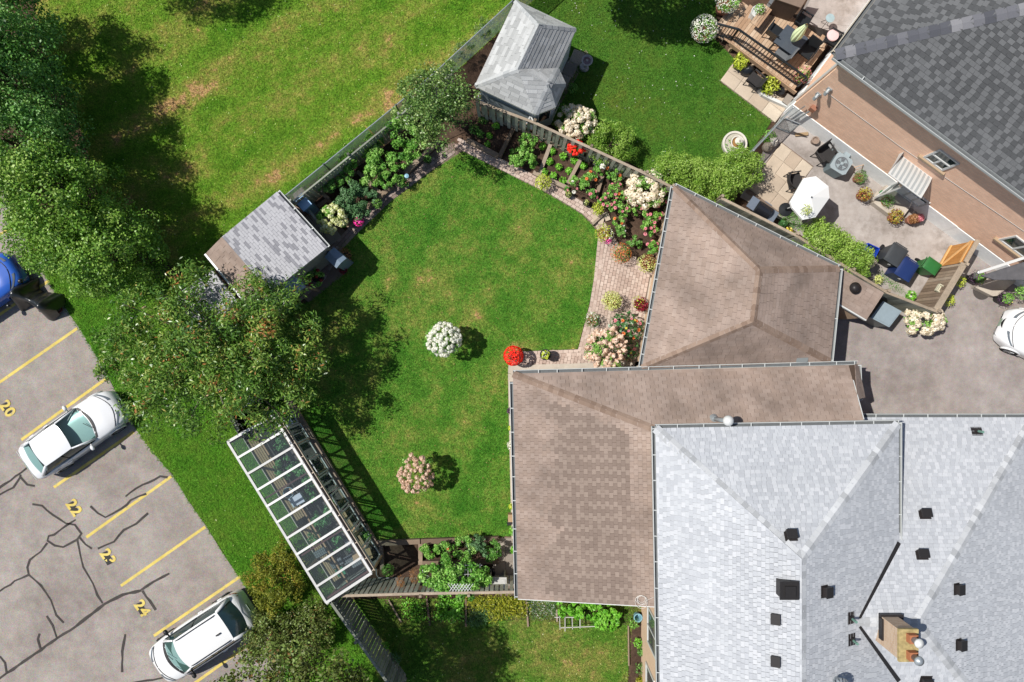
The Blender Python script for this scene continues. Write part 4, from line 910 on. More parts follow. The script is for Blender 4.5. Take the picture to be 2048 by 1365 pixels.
# porch roof of corrugated metal against the shed
po = thing('porch_roof', 'blue grey corrugated roof over the shed end', 'porch roof', W(576, 578))
q4 = [W(541, 584, 2.1), W(591, 549, 2.1), W(612, 574, 1.9), W(562, 608, 1.9)]; m_corr = m_tone('blue grey metal', C(176, 194, 214), .5, (10, .1))
mb = MB(); mb.grid(lambda s, t: q4[0].lerp(q4[1], t).lerp(q4[3].lerp(q4[2], t), s) + Vector((0, 0, .012 * math.sin(t * 14 * math.pi))), 1, 84); mb.grid(lambda s, t: q4[0].lerp(q4[1], t).lerp(q4[3].lerp(q4[2], t), 1 - s) + Vector((0, 0, .012 * math.sin(t * 14 * math.pi) - .02)), 1, 84); O('roof_sheet', mb, m_corr, po)
for q in q4: mb = MB(); b = (q - sum(q4, Vector()) / 4) * .9 + sum(q4, Vector()) / 4; mb.bar((b.x, b.y, 0), (b.x, b.y, q.z - .02), .08, .08, (1, 0, 0)); O('post', mb, m_timber, po)
# peaked blue grey box beside the shed
bx = thing('garden_box', 'blue grey box with a low peaked lid beside the shed', 'box', W(672, 518))
b4 = [W(668, 495, 1.5), W(693, 517, 1.5), W(673, 537, 1.5), W(649, 515, 1.5)]; cb = sum(b4, Vector()) / 4; m_bx = m_tone('slate blue', C(128, 146, 166), .6, (8, .1))
mb = MB(); mb.prism([tuple((cb + (q - cb) * .86)[:2]) for q in b4], 0, 1.45); O('body', mb, m_bx, bx)
for a, b, c, d in ((b4[0], b4[1], (b4[1] + b4[2]) / 2, (b4[0] + b4[3]) / 2), ((b4[0] + b4[3]) / 2, (b4[1] + b4[2]) / 2, b4[2], b4[3])):
    up = Vector((0, 0, .1)); pts = [a, b, c + up, d + up] if a is b4[0] else [a + up, b + up, c, d]
    mb = MB(); mb.slab3(pts, .03); O('lid_panel', mb, m_bx, bx)
# ------------------------------------------------------------------ fences, board by board
m_bd = m_tone('weathered fence board', lerp_c(C(118, 122, 112, 1.2), C(148, 152, 140, 1.2), C(170, 172, 158, 1.2)), .9, (24, .2), (2.5, .2), (60, .4))
m_bdl = m_tone('pale fence board', lerp_c(C(150, 154, 138, 1.35), C(176, 178, 162, 1.35), C(196, 194, 180, 1.35)), .9, (24, .2), (2.5, .2), (60, .4))
m_rail = m_tone('fence rail', lerp_c(C(166, 150, 130), C(190, 174, 154)), .9, (24, .2), (2.5, .2), (60, .4))
def board_fence(label, pts, zt, rail=m_rail, board=m_bd, side=1, bw=.14, gap=.015, shadowbox=False, posts=None, cap=.1, group=None, low=.06, rot=0.0):
    P = [Vector((*W(x, y, zt)[:2], 0)) for x, y in pts]
    f = thing('wooden_fence', label, 'fence', (P[0] + P[-1]) / 2, group)
    for a, b in zip(P, P[1:]):
        d = b - a; L = d.length; d = d / L; n = Vector((-d.y, d.x, 0)) * side        # n: the boarded side
        s = bw / 2
        k = 0
        while s < L - bw / 2:
            off = (.03 if (not shadowbox or k % 2 == 0) else -.05); jz = rnd.uniform(-.03, .02); c = a + d * s + n * off
            M = basis(c + Vector((0, 0, (zt - .05 + jz + low) / 2)), d * (bw - .004), n * .02, Vector((0, 0, zt - .05 + jz - low)))
            if M.to_3x3().determinant() < 0: M = basis(c + Vector((0, 0, (zt - .05 + jz + low) / 2)), -d * (bw - .004), n * .02, Vector((0, 0, zt - .05 + jz - low)))
            piece('board', f, M, board, tone=None); s += bw * (.86 if shadowbox else 1) + gap; k += 1
        for z, w_, h_ in ((zt, cap, .04), (.3, .04, .09), (zt - .3, .04, .09)):
            off = n * (-.01 if z == zt else -.012); bar_piece('rail', f, a + off + Vector((0, 0, z)), b + off + Vector((0, 0, z)), w_, h_, rail)
        m = max(1, round(L / 2.4))
        for i in range(m + 1):
            c = a + d * (L * i / m) - n * .085; bar_piece('post', f, c, c + Vector((0, 0, zt + .12)), .1, .1, rail, up=(d.x, d.y, 0))
    return f
board_fence('weathered board fence behind the raised vegetable beds', [(585, 406), (700, 313), (800, 232), (905, 147)], 1.45, m_bd, m_bd, -1, cap=.06)
board_fence('weathered shadowbox fence between the flower beds and summerhouse', [(952, 203), (1068, 246), (1181, 297), (1292, 349), (1345, 376)], 1.8, m_rail, m_bdl, -1, shadowbox=True, gap=.04)
board_fence('long weathered fence below the greenhouse and bean trellis', [(668, 1192), (841, 1187), (1034, 1184)], 1.8, m_rail, m_bdl, 1, gap=.05)
board_fence('weathered fence slanting down from the greenhouse corner', [(660, 1202), (716, 1281), (800, 1400)], 1.8, m_bd, m_bd, 1, gap=.03)
board_fence('weathered fence behind the garage and clipped hedge', [(1442, 397), (1592, 472), (1704, 543), (1774, 586), (1876, 625)], 1.8, m_rail, m_bd, -1, gap=.01)
board_fence('short brown fence with a wide cap across the driveway end', [(1872, 620), (1928, 527)], 1.8, m_rail, m_timber, 1, gap=.012, cap=.24)
gt = thing('wooden_gate', 'orange stained wooden gate with a cross brace', 'gate', W(1890, 512)); a, b = Vector((*W(1929, 525, 1.75)[:2], 0)), Vector((*W(1954, 481, 1.75)[:2], 0)); d = b - a
m_or = m_tone('orange stain', lerp_c(C(186, 128, 66, 1.15), C(206, 150, 86, 1.15)), .6, (20, .15), (2, .12)); n = Vector((-d.y, d.x, 0)).normalized()
for i in range(7): bar_piece('board', gt, a + d * ((i + .5) / 7) + Vector((0, 0, .08)), a + d * ((i + .5) / 7) + Vector((0, 0, 1.7)), d.length / 7 - .006, .02, m_or, up=n)
bar_piece('top_beam', gt, a + Vector((0, 0, 1.8)), b + Vector((0, 0, 1.8)), .16, .06, m_rail)
m_orl = m_tone('light orange stain', C(222, 176, 118, 1.15), .6, (20, .15))
for z in (.25, 1.5): bar_piece('rail', gt, a + n * .03 + Vector((0, 0, z)), b + n * .03 + Vector((0, 0, z)), .04, .09, m_orl)
bar_piece('brace', gt, a + n * .031 + Vector((0, 0, .3)), b + n * .031 + Vector((0, 0, 1.45)), .04, .09, m_orl)
# chain link along the field
m_wire = m_tone('galvanised wire', C(196, 206, 206, 1.2), .6, None)
def chain_link(label, pts, zt, step=.055, posts=2.9):
    P = [Vector((*W(x, y, zt)[:2], 0)) for x, y in pts]; f = thing('chain_link_fence', label, 'fence', (P[0] + P[-1]) / 2)
    mesh = MB(); rail = MB(); rail.tube([p + Vector((0, 0, zt)) for p in P], .022, 6); O('rail', rail, m_galv, f)
    for a, b in zip(P, P[1:]):
        d = b - a; L = d.length; d /= L; n = Vector((-d.y, d.x, 0)) * .004; k = 0; h = zt - .05
        s = -h
        while s < L:
            for sg in (1, -1):
                s0, s1 = (s, s + h); z0_, z1_ = (.04, .04 + h) if sg > 0 else (.04 + h, .04)
                t0, t1 = max(0, (0 - s0) / h), min(1, (L - s0) / h)
                if t1 > t0:
                    p = a + d * (s0 + h * t0) + Vector((0, 0, z0_ + (z1_ - z0_) * t0)); q = a + d * (s0 + h * t1) + Vector((0, 0, z0_ + (z1_ - z0_) * t1))
                    mesh.face([p + n * sg - Vector((0, 0, .006)), q + n * sg - Vector((0, 0, .006)), q + n * sg + Vector((0, 0, .006)), p + n * sg + Vector((0, 0, .006))])
                    mesh.face([p + d * .006, q + d * .006, q - d * .006, p - d * .006])
            s += step
        m = max(1, round(L / posts))
        for i in range(m + 1): mb = MB(); c = a + d * (L * i / m); mb.tube([c, c + Vector((0, 0, zt + .05))], .03, 8); mb.lathe(c + Vector((0, 0, zt + .05)), [(.036, 0), (.03, .03), (.005, .045)], 8); O('post', mb, m_galv, f)
    o = O('wire_mesh', mesh, m_wire, f); o['kind'] = 'stuff'; return f
chain_link('tall chain link fence with a pipe rail along the open field', [(570, 392), (648, 329), (792, 211), (870, 145), (1026, 1), (1180, -140)], 1.55)
chain_link('chain link panel with pipe frame beside the stone fountain', [(1507, 302), (1586, 217)], 1.25)
g2 = thing('pipe_gate', 'open chain link gate with a bent pipe frame', 'gate', W(1565, 262)); mb = MB()
a, b = W(1549, 256), W(1576, 267); mb.tube([a + Vector((0, 0, .1)), b + Vector((0, 0, .1)), b + Vector((0, 0, 1.2)), a + Vector((0, 0, 1.2)), a + Vector((0, 0, .1))], .022, 6); O('frame', mb, m_galv, g2)
mb = MB(); d = (b - a)
for i in range(1, 14):
    mb.tube([a + d * (i / 14) + Vector((0, 0, .1)), a + d * (i / 14) + Vector((0, 0, 1.2))], .004, 3, False); mb.tube([a + Vector((0, 0, .1 + i * .08)), b + Vector((0, 0, .1 + i * .08))], .004, 3, False)
O('wire_mesh', mb, m_wire, g2)['kind'] = 'stuff'
# ------------------------------------------------------------------ greenhouse
gh = thing('greenhouse', 'long greenhouse with clear roof panels and a wall of old windows', 'greenhouse', W(615, 1020))
zl, zh_ = 2.05, 2.3
GA, GB, GC, GD = W(456, 884, zl), W(547, 831, zh_), W(743, 1146, zh_), W(653, 1205, zl)
m_frame = m_tone('white frame', C(230, 230, 228), .45, (14, .06), spec=.5)
m_roofg = m_glass('clear roof sheet', (.92, .95, .97, 1), .93, .04); m_winp = m_glass('old window pane', (.80, .88, .86, 1), .90, .06)
NB = 10
gp = lambda s, t: GA.lerp(GD, s).lerp(GB.lerp(GC, s), t)
for i in range(NB):
    mb = MB(); mb.slab3([gp(i / NB, 0), gp((i + 1) / NB, 0), gp((i + 1) / NB, 1), gp(i / NB, 1)], .006); O('roof_pane', mb, m_roofg, gh)
for i in range(NB + 1): bar_piece('glazing_bar', gh, gp(i / NB, -.01) + Vector((0, 0, .035)), gp(i / NB, 1.01) + Vector((0, 0, .035)), .085 if 0 < i < NB else .1, .05, m_frame)
for a, b in ((GA, GD), (GB, GC)): bar_piece('edge_rail', gh, a + Vector((0, 0, .01)), b + Vector((0, 0, .01)), .09, .07, m_frame)
d = (GC - GB); out = Vector((-d.y, d.x, 0)).normalized(); out = out if out.dot(Vector((1, .6, 0))) > 0 else -out
gutter(gh, GB + out * .05, GC + out * .05, out, m_tone('tan gutter', C(204, 188, 168), .6, (9, .15)), .6, .09)
# rafters of dark red timber under some panes
m_maroon = m_tone('maroon timber', C(92, 58, 56), .7, (20, .2))
for s in (.01, .36, .72, .985): bar_piece('rafter', gh, gp(s, 0) - Vector((0, 0, .12)), gp(s, 1) - Vector((0, 0, .12)), .06, .12, m_maroon)
m_wood = m_tone('bare lumber', lerp_c(C(168, 140, 106), C(196, 168, 132)), .8, (22, .15), (2, .12))
gf = lambda s, t, z=0: Vector((*gp(s, t)[:2], z))
for t in (.0, 1.0):
    for k in range(6): p = gf(k / 5, t * .97 + .015); bar_piece('post', gh, p, p + Vector((0, 0, zl - .05 + .22 * t)), .09, .09, m_wood, up=(1, 0, 0))
bar_piece('beam', gh, gf(0, .97, 2.16), gf(1, .97, 2.16), .1, .1, m_wood); bar_piece('beam', gh, gf(0, .3, .9), gf(1, .3, .9), .06, .1, m_wood)
# the long window wall on the lawn side and the lower boarding
W0, W1 = gf(0, .985), gf(1, .985); wl_ = [(.0, .09, 2), (.095, .195, 2), (.2, .3, 1), (.305, .41, 1), (.415, .52, 2), (.53, .635, 1), (.645, .755, 2), (.765, .87, 1), (.88, .99, 1)]
ov = out
for k, (a, b, npn) in enumerate(wl_):
    pa, pb = W0.lerp(W1, a) + ov * (.04 + .02 * (k % 2)), W0.lerp(W1, b) + ov * (.04 + .02 * (k % 2)); dd = pb - pa; z0_, z1_ = .35 + rnd.uniform(-.04, .1), 1.75 + rnd.uniform(-.1, .2); fr = .06; u = dd.normalized(); Lw = dd.length
    mb = MB(); f = lambda s0, s1, za, zb: mb.obox(pa + u * s0 + Vector((0, 0, za)), u * (s1 - s0), ov * .035, (0, 0, zb - za))
    f(0, Lw, z0_, z0_ + fr); f(0, Lw, z1_ - fr, z1_); f(0, fr, z0_ + fr, z1_ - fr); f(Lw - fr, Lw, z0_ + fr, z1_ - fr)
    if npn == 2: f(Lw / 2 - .02, Lw / 2 + .02, z0_ + fr, z1_ - fr)
    wdo = O('window', mb, m_frame, gh)
    xs = [(fr, Lw - fr)] if npn == 1 else [(fr, Lw / 2 - .02), (Lw / 2 + .02, Lw - fr)]
    for s0, s1 in xs: mb = MB(); mb.obox(pa + u * s0 + ov * .012 + Vector((0, 0, z0_ + fr)), u * (s1 - s0), ov * .006, (0, 0, z1_ - z0_ - 2 * fr)); O('pane', mb, m_winp, wdo)
mb = MB(); mb.obox(W0 + ov * .005, W1 - W0, ov * .02, (0, 0, .36)); O('kick_board', mb, m_bd, gh); mb = MB(); mb.obox(W0 + ov * .005 + Vector((0, 0, 1.86)), W1 - W0, ov * .02, (0, 0, .3)); O('header_board', mb, m_maroon, gh)
# low frame walls on the other sides
for (s0, t0), (s1, t1) in (((0, .02), (1, .02)), ((0, .02), (0, .98)), ((1, .02), (1, .98))):
    mb = MB(); a, b = gf(s0, t0), gf(s1, t1); mb.bar(a + Vector((0, 0, .4)), b + Vector((0, 0, .4)), .03, .8); O('kick_board', mb, m_bd, gh)
    mb = MB(); mb.bar(a + Vector((0, 0, 1.35)), b + Vector((0, 0, 1.35)), .006, 1.0); O('wall_pane', mb, m_winp, gh)
mb = MB(); mb.face([gf(0, 0, .02), gf(1, 0, .02), gf(1, 1, .02), gf(0, 1, .02)]); O('floor', mb, m_tone('dark packed floor', C(92, 88, 86), .9, (9, .3), (1.5, .3)), gh)
# benches and what stands on them
m_potb = m_tone('black pot', C(44, 44, 46), .5, (9, .1)); m_seed = m_leaf('seedling green', lerp_c(C(50, 104, 56, 1.8), C(100, 156, 90, 1.8)))
def bench(label, s0, s1, t0, t1, z=.75):
    b = thing('greenhouse_bench', label, 'bench', gf((s0 + s1) / 2, (t0 + t1) / 2))
    for k in range(4): tt = t0 + (t1 - t0) * (k + .5) / 4; bar_piece('slat', b, gf(s0, tt, z), gf(s1, tt, z), (t1 - t0) * (GB - GA).length / 4 - .02, .03, m_wood)
    for s in (s0 + .01, s1 - .01):
        for t in (t0 + .02, t1 - .02): bar_piece('leg', b, gf(s, t, 0), gf(s, t, z - .02), .05, .05, m_wood, up=(1, 0, 0))
bench('slatted bench along the greenhouse wall toward the grass', .03, .56, .06, .24); bench('slatted bench at the greenhouse end with seedling trays', .62, .96, .06, .22); bench('narrow slatted bench below the old windows', .66, .97, .72, .92, .7)
def pot_lathe(mb, c, r, h): mb.lathe(c, [(r * .72, 0), (r, h), (r * 1.06, h), (r * 1.06, h + .02), (r * .92, h + .02), (r * .9, h - .03)], 14)
kk = 0
for s, t, z in ((.66, .5, 0), (.7, .36, 0), (.73, .52, 0), (.77, .4, 0), (.8, .54, 0), (.67, .64, 0), (.74, .64, 0), (.83, .42, 0), (.12, .45, 0), (.16, .52, 0), (.86, .55, 0), (.64, .36, 0)):
    p = thing('plant_pot', ['round black pot on the greenhouse floor', 'black nursery pot standing on the greenhouse floor'][kk % 2], 'pot', gf(s, t, z + .02), 'black pots on the greenhouse floor'); kk += 1
    p['label'] = 'black nursery pot standing on the greenhouse floor'
    mb = MB(); pot_lathe(mb, gf(s, t, .02), .16, .26); O('pot', mb, m_potb, p)
    P, N = ball_pts(gf(s, t, .34), (.13, .13, .1), 30, .2, -.1); leaf_obj('foliage', P, N, .09, .05, rng.normal(.4, .2, 30), m_seed, p)
for s, t, z, l in ((.88, .3, .79, 'black seedling tray on the end bench near the grass'), (.90, .52, .72, 'black seedling tray by the greenhouse floor middle'), (.94, .62, .72, 'black tray of cells near the gable end'), (.93, .8, .74, 'pale tray of small cells on the narrow bench'), (.82, .74, .73, 'dark cell tray below the old windows'), (.78, .14, .78, 'dark cell tray on the slatted end bench')):
    tr = thing('seedling_tray', l, 'tray', gf(s, t, z - .02)); u = (GD - GA).normalized(); v = (GB - GA); v.z = 0; v.normalize(); u.z = 0
    c = gf(s, t, z); mb = MB(); mb.obox(c - u * .15 - v * .26, u * .3, v * .52, (0, 0, .05)); O('tray', mb, m_potb, tr); mb = MB()
    for i in range(3):
        for j in range(6): mb.obox(c - u * .14 + u * (.093 * i) - v * .25 + v * (.083 * j) + Vector((0, 0, .05)), u * .08, v * .07, (0, 0, .012))
    O('cells', mb, m_tone('cell rims', C(120, 128, 130), .6, None), tr)['kind'] = 'stuff'
def tomato(label, s, t, r, h, n=420, col=None):
    p = thing('tomato_plant', label, 'plant', gf(s, t)); mb = MB(); pot_lathe(mb, gf(s, t, .02), .2, .3); O('pot', mb, m_potb, p); mb = MB(); mb.tube([gf(s, t, .25), gf(s, t, h)], [.015, .008], 5); O('stem', mb, m_seed, p)
    P, N, tn, K = clumps(gf(s, t, h * .62), (r, r, h * .35), 14, .16, n // 14); leaf_obj('foliage', P, N, .13, .06, tn, m_seed, p, droop=.3)
for a in (('tall leafy tomato plant below the third roof pane', .27, .42, .42, 1.5), ('leafy tomato plant beside the maroon rafter', .31, .66, .3, 1.3), ('tall leafy plant below the middle roof panes', .62, .52, .35, 1.5), ('bushy green plant on the floor near the bench', .68, .22, .28, 1.1), ('leafy plant against the old windows inside', .6, .74, .25, 1.3), ('leafy plant low under the first panes', .14, .6, .3, 1.1), ('spreading plant beside the white tub', .48, .5, .3, 1.1), ('dense seedling clump near the trays', .8, .5, .26, .8), ('leafy plant under the middle rafter', .4, .72, .3, 1.3)): tomato(*a)
mb = MB(); c = gf(.4, .27, .78); bk = thing('plastic_bucket', 'round clear plastic bucket on the greenhouse bench', 'bucket', c); mb.lathe(c, [(.15, 0), (.2, .3), (.215, .3), (.215, .32), (.19, .32), (.14, .02)], 18); O('bucket', mb, m_tone('clear plastic', C(150, 176, 186), .3, None), bk)
c = gf(.46, .3, .78); mb = MB(); u = (GD - GA).normalized(); v = (GB - GA).normalized(); mb.obox(c - u * .2 - v * .25, u * .4, v * .55, (0, 0, .25)); tag(O('storage_tub', mb, m_tone('white tub', C(206, 214, 224), .4, (6, .05))), 'white plastic tub beside the round bucket on the bench', 'tub')
c = gf(.93, .28, .8); mb = MB(); mb.obox(c - u * .16 - v * .16, u * .32, v * .34, (0, 0, .12)); tag(O('green_tray', mb, m_tone('green plastic', C(44, 132, 92), .5, None)), 'green plastic tray on the end bench of the greenhouse', 'tray')
c = gf(.03, .8, .7); mb = MB(); mb.obox(c, u * .35, v * .4, (0, 0, .02)); tag(O('lilac_panel', mb, m_tone('lilac board', C(168, 160, 214), .6, None)), 'lilac board lying inside the greenhouse gable end', 'board')
mb = MB(); mb.obox(gf(.05, .5, .6), v * .7, u * .1, (0, 0, .04)); tag(O('loose_plank', mb, m_wood), 'loose pale plank inside the greenhouse gable end', 'plank')
mb = MB(); mb.bar(gf(.9, .62, .9), gf(.93, .97, .9), .3, .03); tag(O('wooden_board', mb, m_wood), 'wide wooden board by the greenhouse end', 'board')
# clutter at the gable end under the tree
m_blk = m_tone('black bin plastic', C(40, 42, 44), .45, (8, .1))
def crate(name, label, cat, px, py, z, sx, sy, h, rz, mat, lid=None):
    c = W(px, py, z + h); c.z = z; r = thing(name, label, cat, c); mb = MB(); R = Matrix.Rotation(rz, 3, 'Z'); a, b = R @ Vector((sx, 0, 0)), R @ Vector((0, sy, 0)); t_ = .03; o = c - a / 2 - b / 2; au, bu = a.normalized(), b.normalized()
    for oo, aa, bb in ((o, a, bu * t_), (o + b - bu * t_, a, bu * t_), (o + bu * t_, au * t_, b - bu * 2 * t_), (o + a - au * t_ + bu * t_, au * t_, b - bu * 2 * t_)): mb.obox(oo, aa, bb, (0, 0, h))
    mb.obox(o + au * t_ + bu * t_, a - au * 2 * t_, b - bu * 2 * t_, (0, 0, .03)); O('body', mb, mat, r)
    if lid: mb = MB(); mb.obox(o - au * .02 - bu * .02 + Vector((0, 0, h)), a + au * .04, b + bu * .04, (0, 0, .04)); O('lid', mb, lid, r)
    return r
A33 = math.radians(-58)
crate('black_bin', 'open black bin behind the greenhouse gable', 'bin', 497, 822, 0, .9, .7, .8, A33, m_blk); crate('black_bin', 'narrow black planter box at the grass edge', 'planter', 462, 835, 0, .9, .22, .6, A33, m_blk)
crate('plastic_tote', 'white lidded tote among the black bins', 'tote', 493, 800, .0, .4, .45, 1.0, A33, m_white, m_white); crate('yellow_crate', 'small yellow crate beside the greenhouse corner', 'crate', 514, 843, .4, .26, .4, .3, A33, m_tone('yellow plastic', C(232, 186, 40), .5, None))
crate('black_bin', 'square black bin nearest the greenhouse corner', 'bin', 478, 858, 0, .35, .3, .6, A33, m_blk)
for i, (x0, y0, x1, y1) in enumerate(((512, 838, 538, 815), (520, 834, 548, 820), (455, 820, 478, 862))):
    mb = MB(); mb.bar(W(x0, y0, .9), W(x1, y1, 1.1), .09, .05); tag(O('plank', mb, [m_wood, m_tone('green plank', C(90, 130, 100), .7, None), m_bd][i]), ['pale plank leaning across the black bins', 'faded green plank beside the greenhouse corner', 'grey plank along the grass beside the bins'][i], 'plank')
# ------------------------------------------------------------------ vehicles
m_tyre = m_tone('tyre rubber', C(40, 40, 42), .85, (30, .15)); m_rim = m_tone('alloy rim', C(176, 180, 184), .3, None, metal=.7)
m_cglass = m_tone('car glass', C(46, 74, 76), .05, (2.5, .25), spec=.9); m_trim = m_tone('black trim', C(44, 44, 46), .5, None)
m_lamp = m_tone('headlamp', C(112, 122, 130), .1, None, spec=.8); m_red = m_tone('tail lamp red', C(150, 26, 22), .2, None, spec=.6)
m_plate = m_tone('licence plate', C(150, 168, 150), .5, None); m_dash = m_tone('grey dashboard', C(108, 132, 124), .8, (5, .2)); m_seat = m_tone('dark seat', C(52, 56, 58), .9, (8, .2))
def paint(name, c, rough=.22):
    t = NT(name); return t.done(t.bsdf(c, rough, .5, **{'Coat Weight': .6, 'Coat Roughness': .04}))
m_tglass = m_glass('windscreen glass', (.56, .72, .70, 1), .9, .03)
def smooth(keys, x):
    if x <= keys[0][0]: return keys[0][1]
    for (x0, y0), (x1, y1) in zip(keys, keys[1:]):
        if x <= x1: t = (x - x0) / (x1 - x0); return y0 + (y1 - y0) * t
    return keys[-1][1]
def sm(keys, x, h=.09): return sum(smooth(keys, x + d) for d in (-h, -h / 2, 0, h / 2, h)) / 5
def car(name, label, col, L, Wd, spec, roofcol=None, rails=False):
    """front towards +x, built round the origin"""
    r = thing(name, label, 'car'); hl = L / 2; hw = Wd / 2
    plan = [(-hl, .60), (-hl + .05, .74), (-hl + .22, .9), (-hl + .7, .985), (0, 1.0), (hl - 1.0, .98), (hl - .5, .92), (hl - .2, .8), (hl - .05, .62), (hl, .5)]
    top = spec['top']
    xs = [-hl + L * i / 60 for i in range(61)]
    ring = [(-1.0, 'lo'), (-1.0, 'mid'), (-.985, 'sh'), (-.9, 'tp'), (-.6, 'tp'), (-.3, 'tp'), (0, 'tp'), (.3, 'tp'), (.6, 'tp'), (.9, 'tp'), (.985, 'sh'), (1.0, 'mid'), (1.0, 'lo')]
    mb = MB(); N = len(ring)
    for x in xs:
        w_ = sm(plan, x, .05) * hw; zt = sm(top, x)
        end = max(0.0, 1 - min(hl - abs(x), .22) / .22); lo = .22 + .16 * end ** 2
        zt2 = zt - .22 * end ** 3
        for yy, kk in ring:
            if kk == 'lo': y, z = yy * w_ * .96, lo
            elif kk == 'mid': y, z = yy * w_, lo + (zt2 - lo) * .55
            elif kk == 'sh': y, z = yy * w_, zt2 - .1
            else: y, z = yy * w_, zt2 + .045 * (1 - yy * yy) - (.035 if abs(yy) > .8 else 0)
            mb.v.append((x, y, z))
    for i in range(len(xs) - 1):
        for k in range(N - 1): a = i * N + k; mb.f.append((a, a + N, a + N + 1, a + 1)); mb.m.append(0); mb.t.append(.5)
    mb.f += [tuple(range(N)), tuple(reversed(range((len(xs) - 1) * N, len(xs) * N)))]; mb.m += [0, 0]; mb.t += [.5, .5]
    O('body', mb, col, r, True)
    # glasshouse
    xf0, xf1, xr1, xr0 = spec['glass']; zb, zr = spec['belt'], spec['roof']; wb, wr = hw * .86, hw * spec.get('tum', .68)
    def shell(s, t):      # t: belt 0 -> roof 1, s around
        return None
    rz = lambda y: zr + .05 * (1 - (y / wr) ** 2)
    roof = MB(); bow = .14
    def rp(u, v): y = (v * 2 - 1) * wr * (1 + .02 * math.sin(u * 3.14)); x = xr1 + (xf1 - xr1) * u; x += bow * (1 - (v * 2 - 1) ** 2) * (u - .35) * 1.1; return (x, y, rz(y) + .035 * math.sin(u * math.pi))
    roof.grid(rp, 14, 12); roof.grid(lambda u, v: (lambda p: (p[0], p[1], p[2] - .04))(rp(1 - u, v)), 14, 12); O('roof', roof, roofcol or col, r, True)
    ws = MB(); ws.grid(lambda u, v: (lambda y0, y1, x0, x1: (x0 + (x1 - x0) * v, y0 + (y1 - y0) * v, zb + (rz(y1) - zb) * v + .03 * math.sin(v * math.pi)))((u * 2 - 1) * wb * .97, (u * 2 - 1) * wr * .97, xf0 + .22 * (1 - (u * 2 - 1) ** 2), xf1 + bow * .7 * (1 - (u * 2 - 1) ** 2)), 12, 8); O('windshield', ws, m_tglass, r, True)
    wr_ = MB(); wr_.grid(lambda u, v: (lambda y0, y1, x0, x1: (x0 + (x1 - x0) * v, y0 + (y1 - y0) * v, zb + .02 + (rz(y1) - zb - .02) * v + .02 * math.sin(v * math.pi)))((1 - u * 2) * wb * .93, (1 - u * 2) * wr * .95, xr0 - .12 * (1 - (u * 2 - 1) ** 2), xr1 - bow * .38 * (1 - (u * 2 - 1) ** 2)), 12, 8); O('rear_window', wr_, m_tglass if spec.get('clear', 1) else m_cglass, r, True)
    for sg in (1, -1):
        xm = (xf0 + xr0) / 2
        for (a0, a1, b0, b1) in ((xm + .02, xf0 - .02, xm + .02, xf1), (xr0 + .06, xm - .04, xr1 + .05, xm - .04)):
            mb = MB(); mb.grid(lambda u, v: ((a0 + (a1 - a0) * u) * (1 - v) + (b0 + (b1 - b0) * u) * v, sg * ((wb + .02) * (1 - v) + wr * v + .03 * math.sin(v * math.pi)), zb - .02 + (zr + .0 - zb) * v), 6, 5); O('side_window', mb, m_cglass, r, True)
        pl = MB(); pl.tube([(xf0 + .02, sg * wb * .98, zb), (xf1 + .01, sg * wr, zr)], [.05, .035], 6); O('pillar', pl, col, r, True)
        pl = MB(); pl.tube([(xr0, sg * wb * .96, zb + .02), (xr1, sg * wr * .98, zr)], [.085, .06], 6); O('pillar', pl, col, r, True)
        pl = MB(); pl.bar((xm - .01, sg * (wb + .015), zb - .02), (xm - .01, sg * (wr + .01), zr), .06, .03, (1, 0, 0)); O('pillar', pl, m_trim, r)
        pl = MB(); pl.tube([(xf0 - .05, sg * (wb + .03), zb - .01), (xm, sg * (wb + .045), zb - .01), (xr0, sg * (wb + .02), zb)], .016, 5); O('window_trim', pl, m_trim, r)
        mi = MB(); c = Vector((xf0 - .28, sg * (hw + .1), zb + .06)); mi.lathe(c, [(.05, -.07), (.105, -.03), (.11, .03), (.06, .07)], 10, .75, 1.1); mi.bar((c.x, sg * (hw - .08), zb + .0), (c.x, sg * (hw + .03), zb + .04), .05, .04); O('mirror', mi, spec.get('mirror', col), r, True)
        for xh in (xm - .2, xr0 + .4):
            dh = MB(); dh.bar((xh - .1, sg * (hw * .995 + .015), zb - .17), (xh + .1, sg * (hw * .995 + .015), zb - .17), .03, .035); O('door_handle', dh, col, r)
            dl = MB(); dl.bar((xh + .16, sg * (hw * .99 + .003), .4), (xh + .16, sg * (hw * .97 + .012), zb - .1), .012, .02, (1, 0, 0)); O('door_seam', dl, m_trim, r)
        def surf(x, yy):
            e_ = max(0.0, 1 - min(hl - abs(x), .22) / .22); zz = sm(top, x) - .22 * e_ ** 3
            return (x, sg * yy * sm(plan, x, .05) * hw, zz + .045 * (1 - yy * yy) - (.035 if yy > .9 else .035 * max(0, (yy - .6) / .3)) + .014)
        h = MB(); h.grid(lambda u, v: surf(hl - .66 + .44 * u - .2 * v, .50 + .42 * v + .0 * u), 6, 5) if False else h.grid(lambda u, v: surf(hl - .17 - .10 * u - .34 * v * v, .40 + .54 * v), 4, 8); O('headlight', h, m_lamp, r, True)
        h = MB(); h.tube([surf(hl - .30 - .34 * v * v, .02 + .93 * v) for v in [k / 9 for k in range(10)]], .012, 5); O('hood_gap', h, m_trim, r)
        h = MB(); h.grid(lambda u, v: (-hl + .05 + .3 * u, sg * (sm(plan, -hl + .05 + .3 * u, .05) * hw * (1 - .06 * v) + .008), sm(top, -hl + .05 + .3 * u) - .3 + .2 * v), 4, 3); O('taillight', h, m_red, r, True)
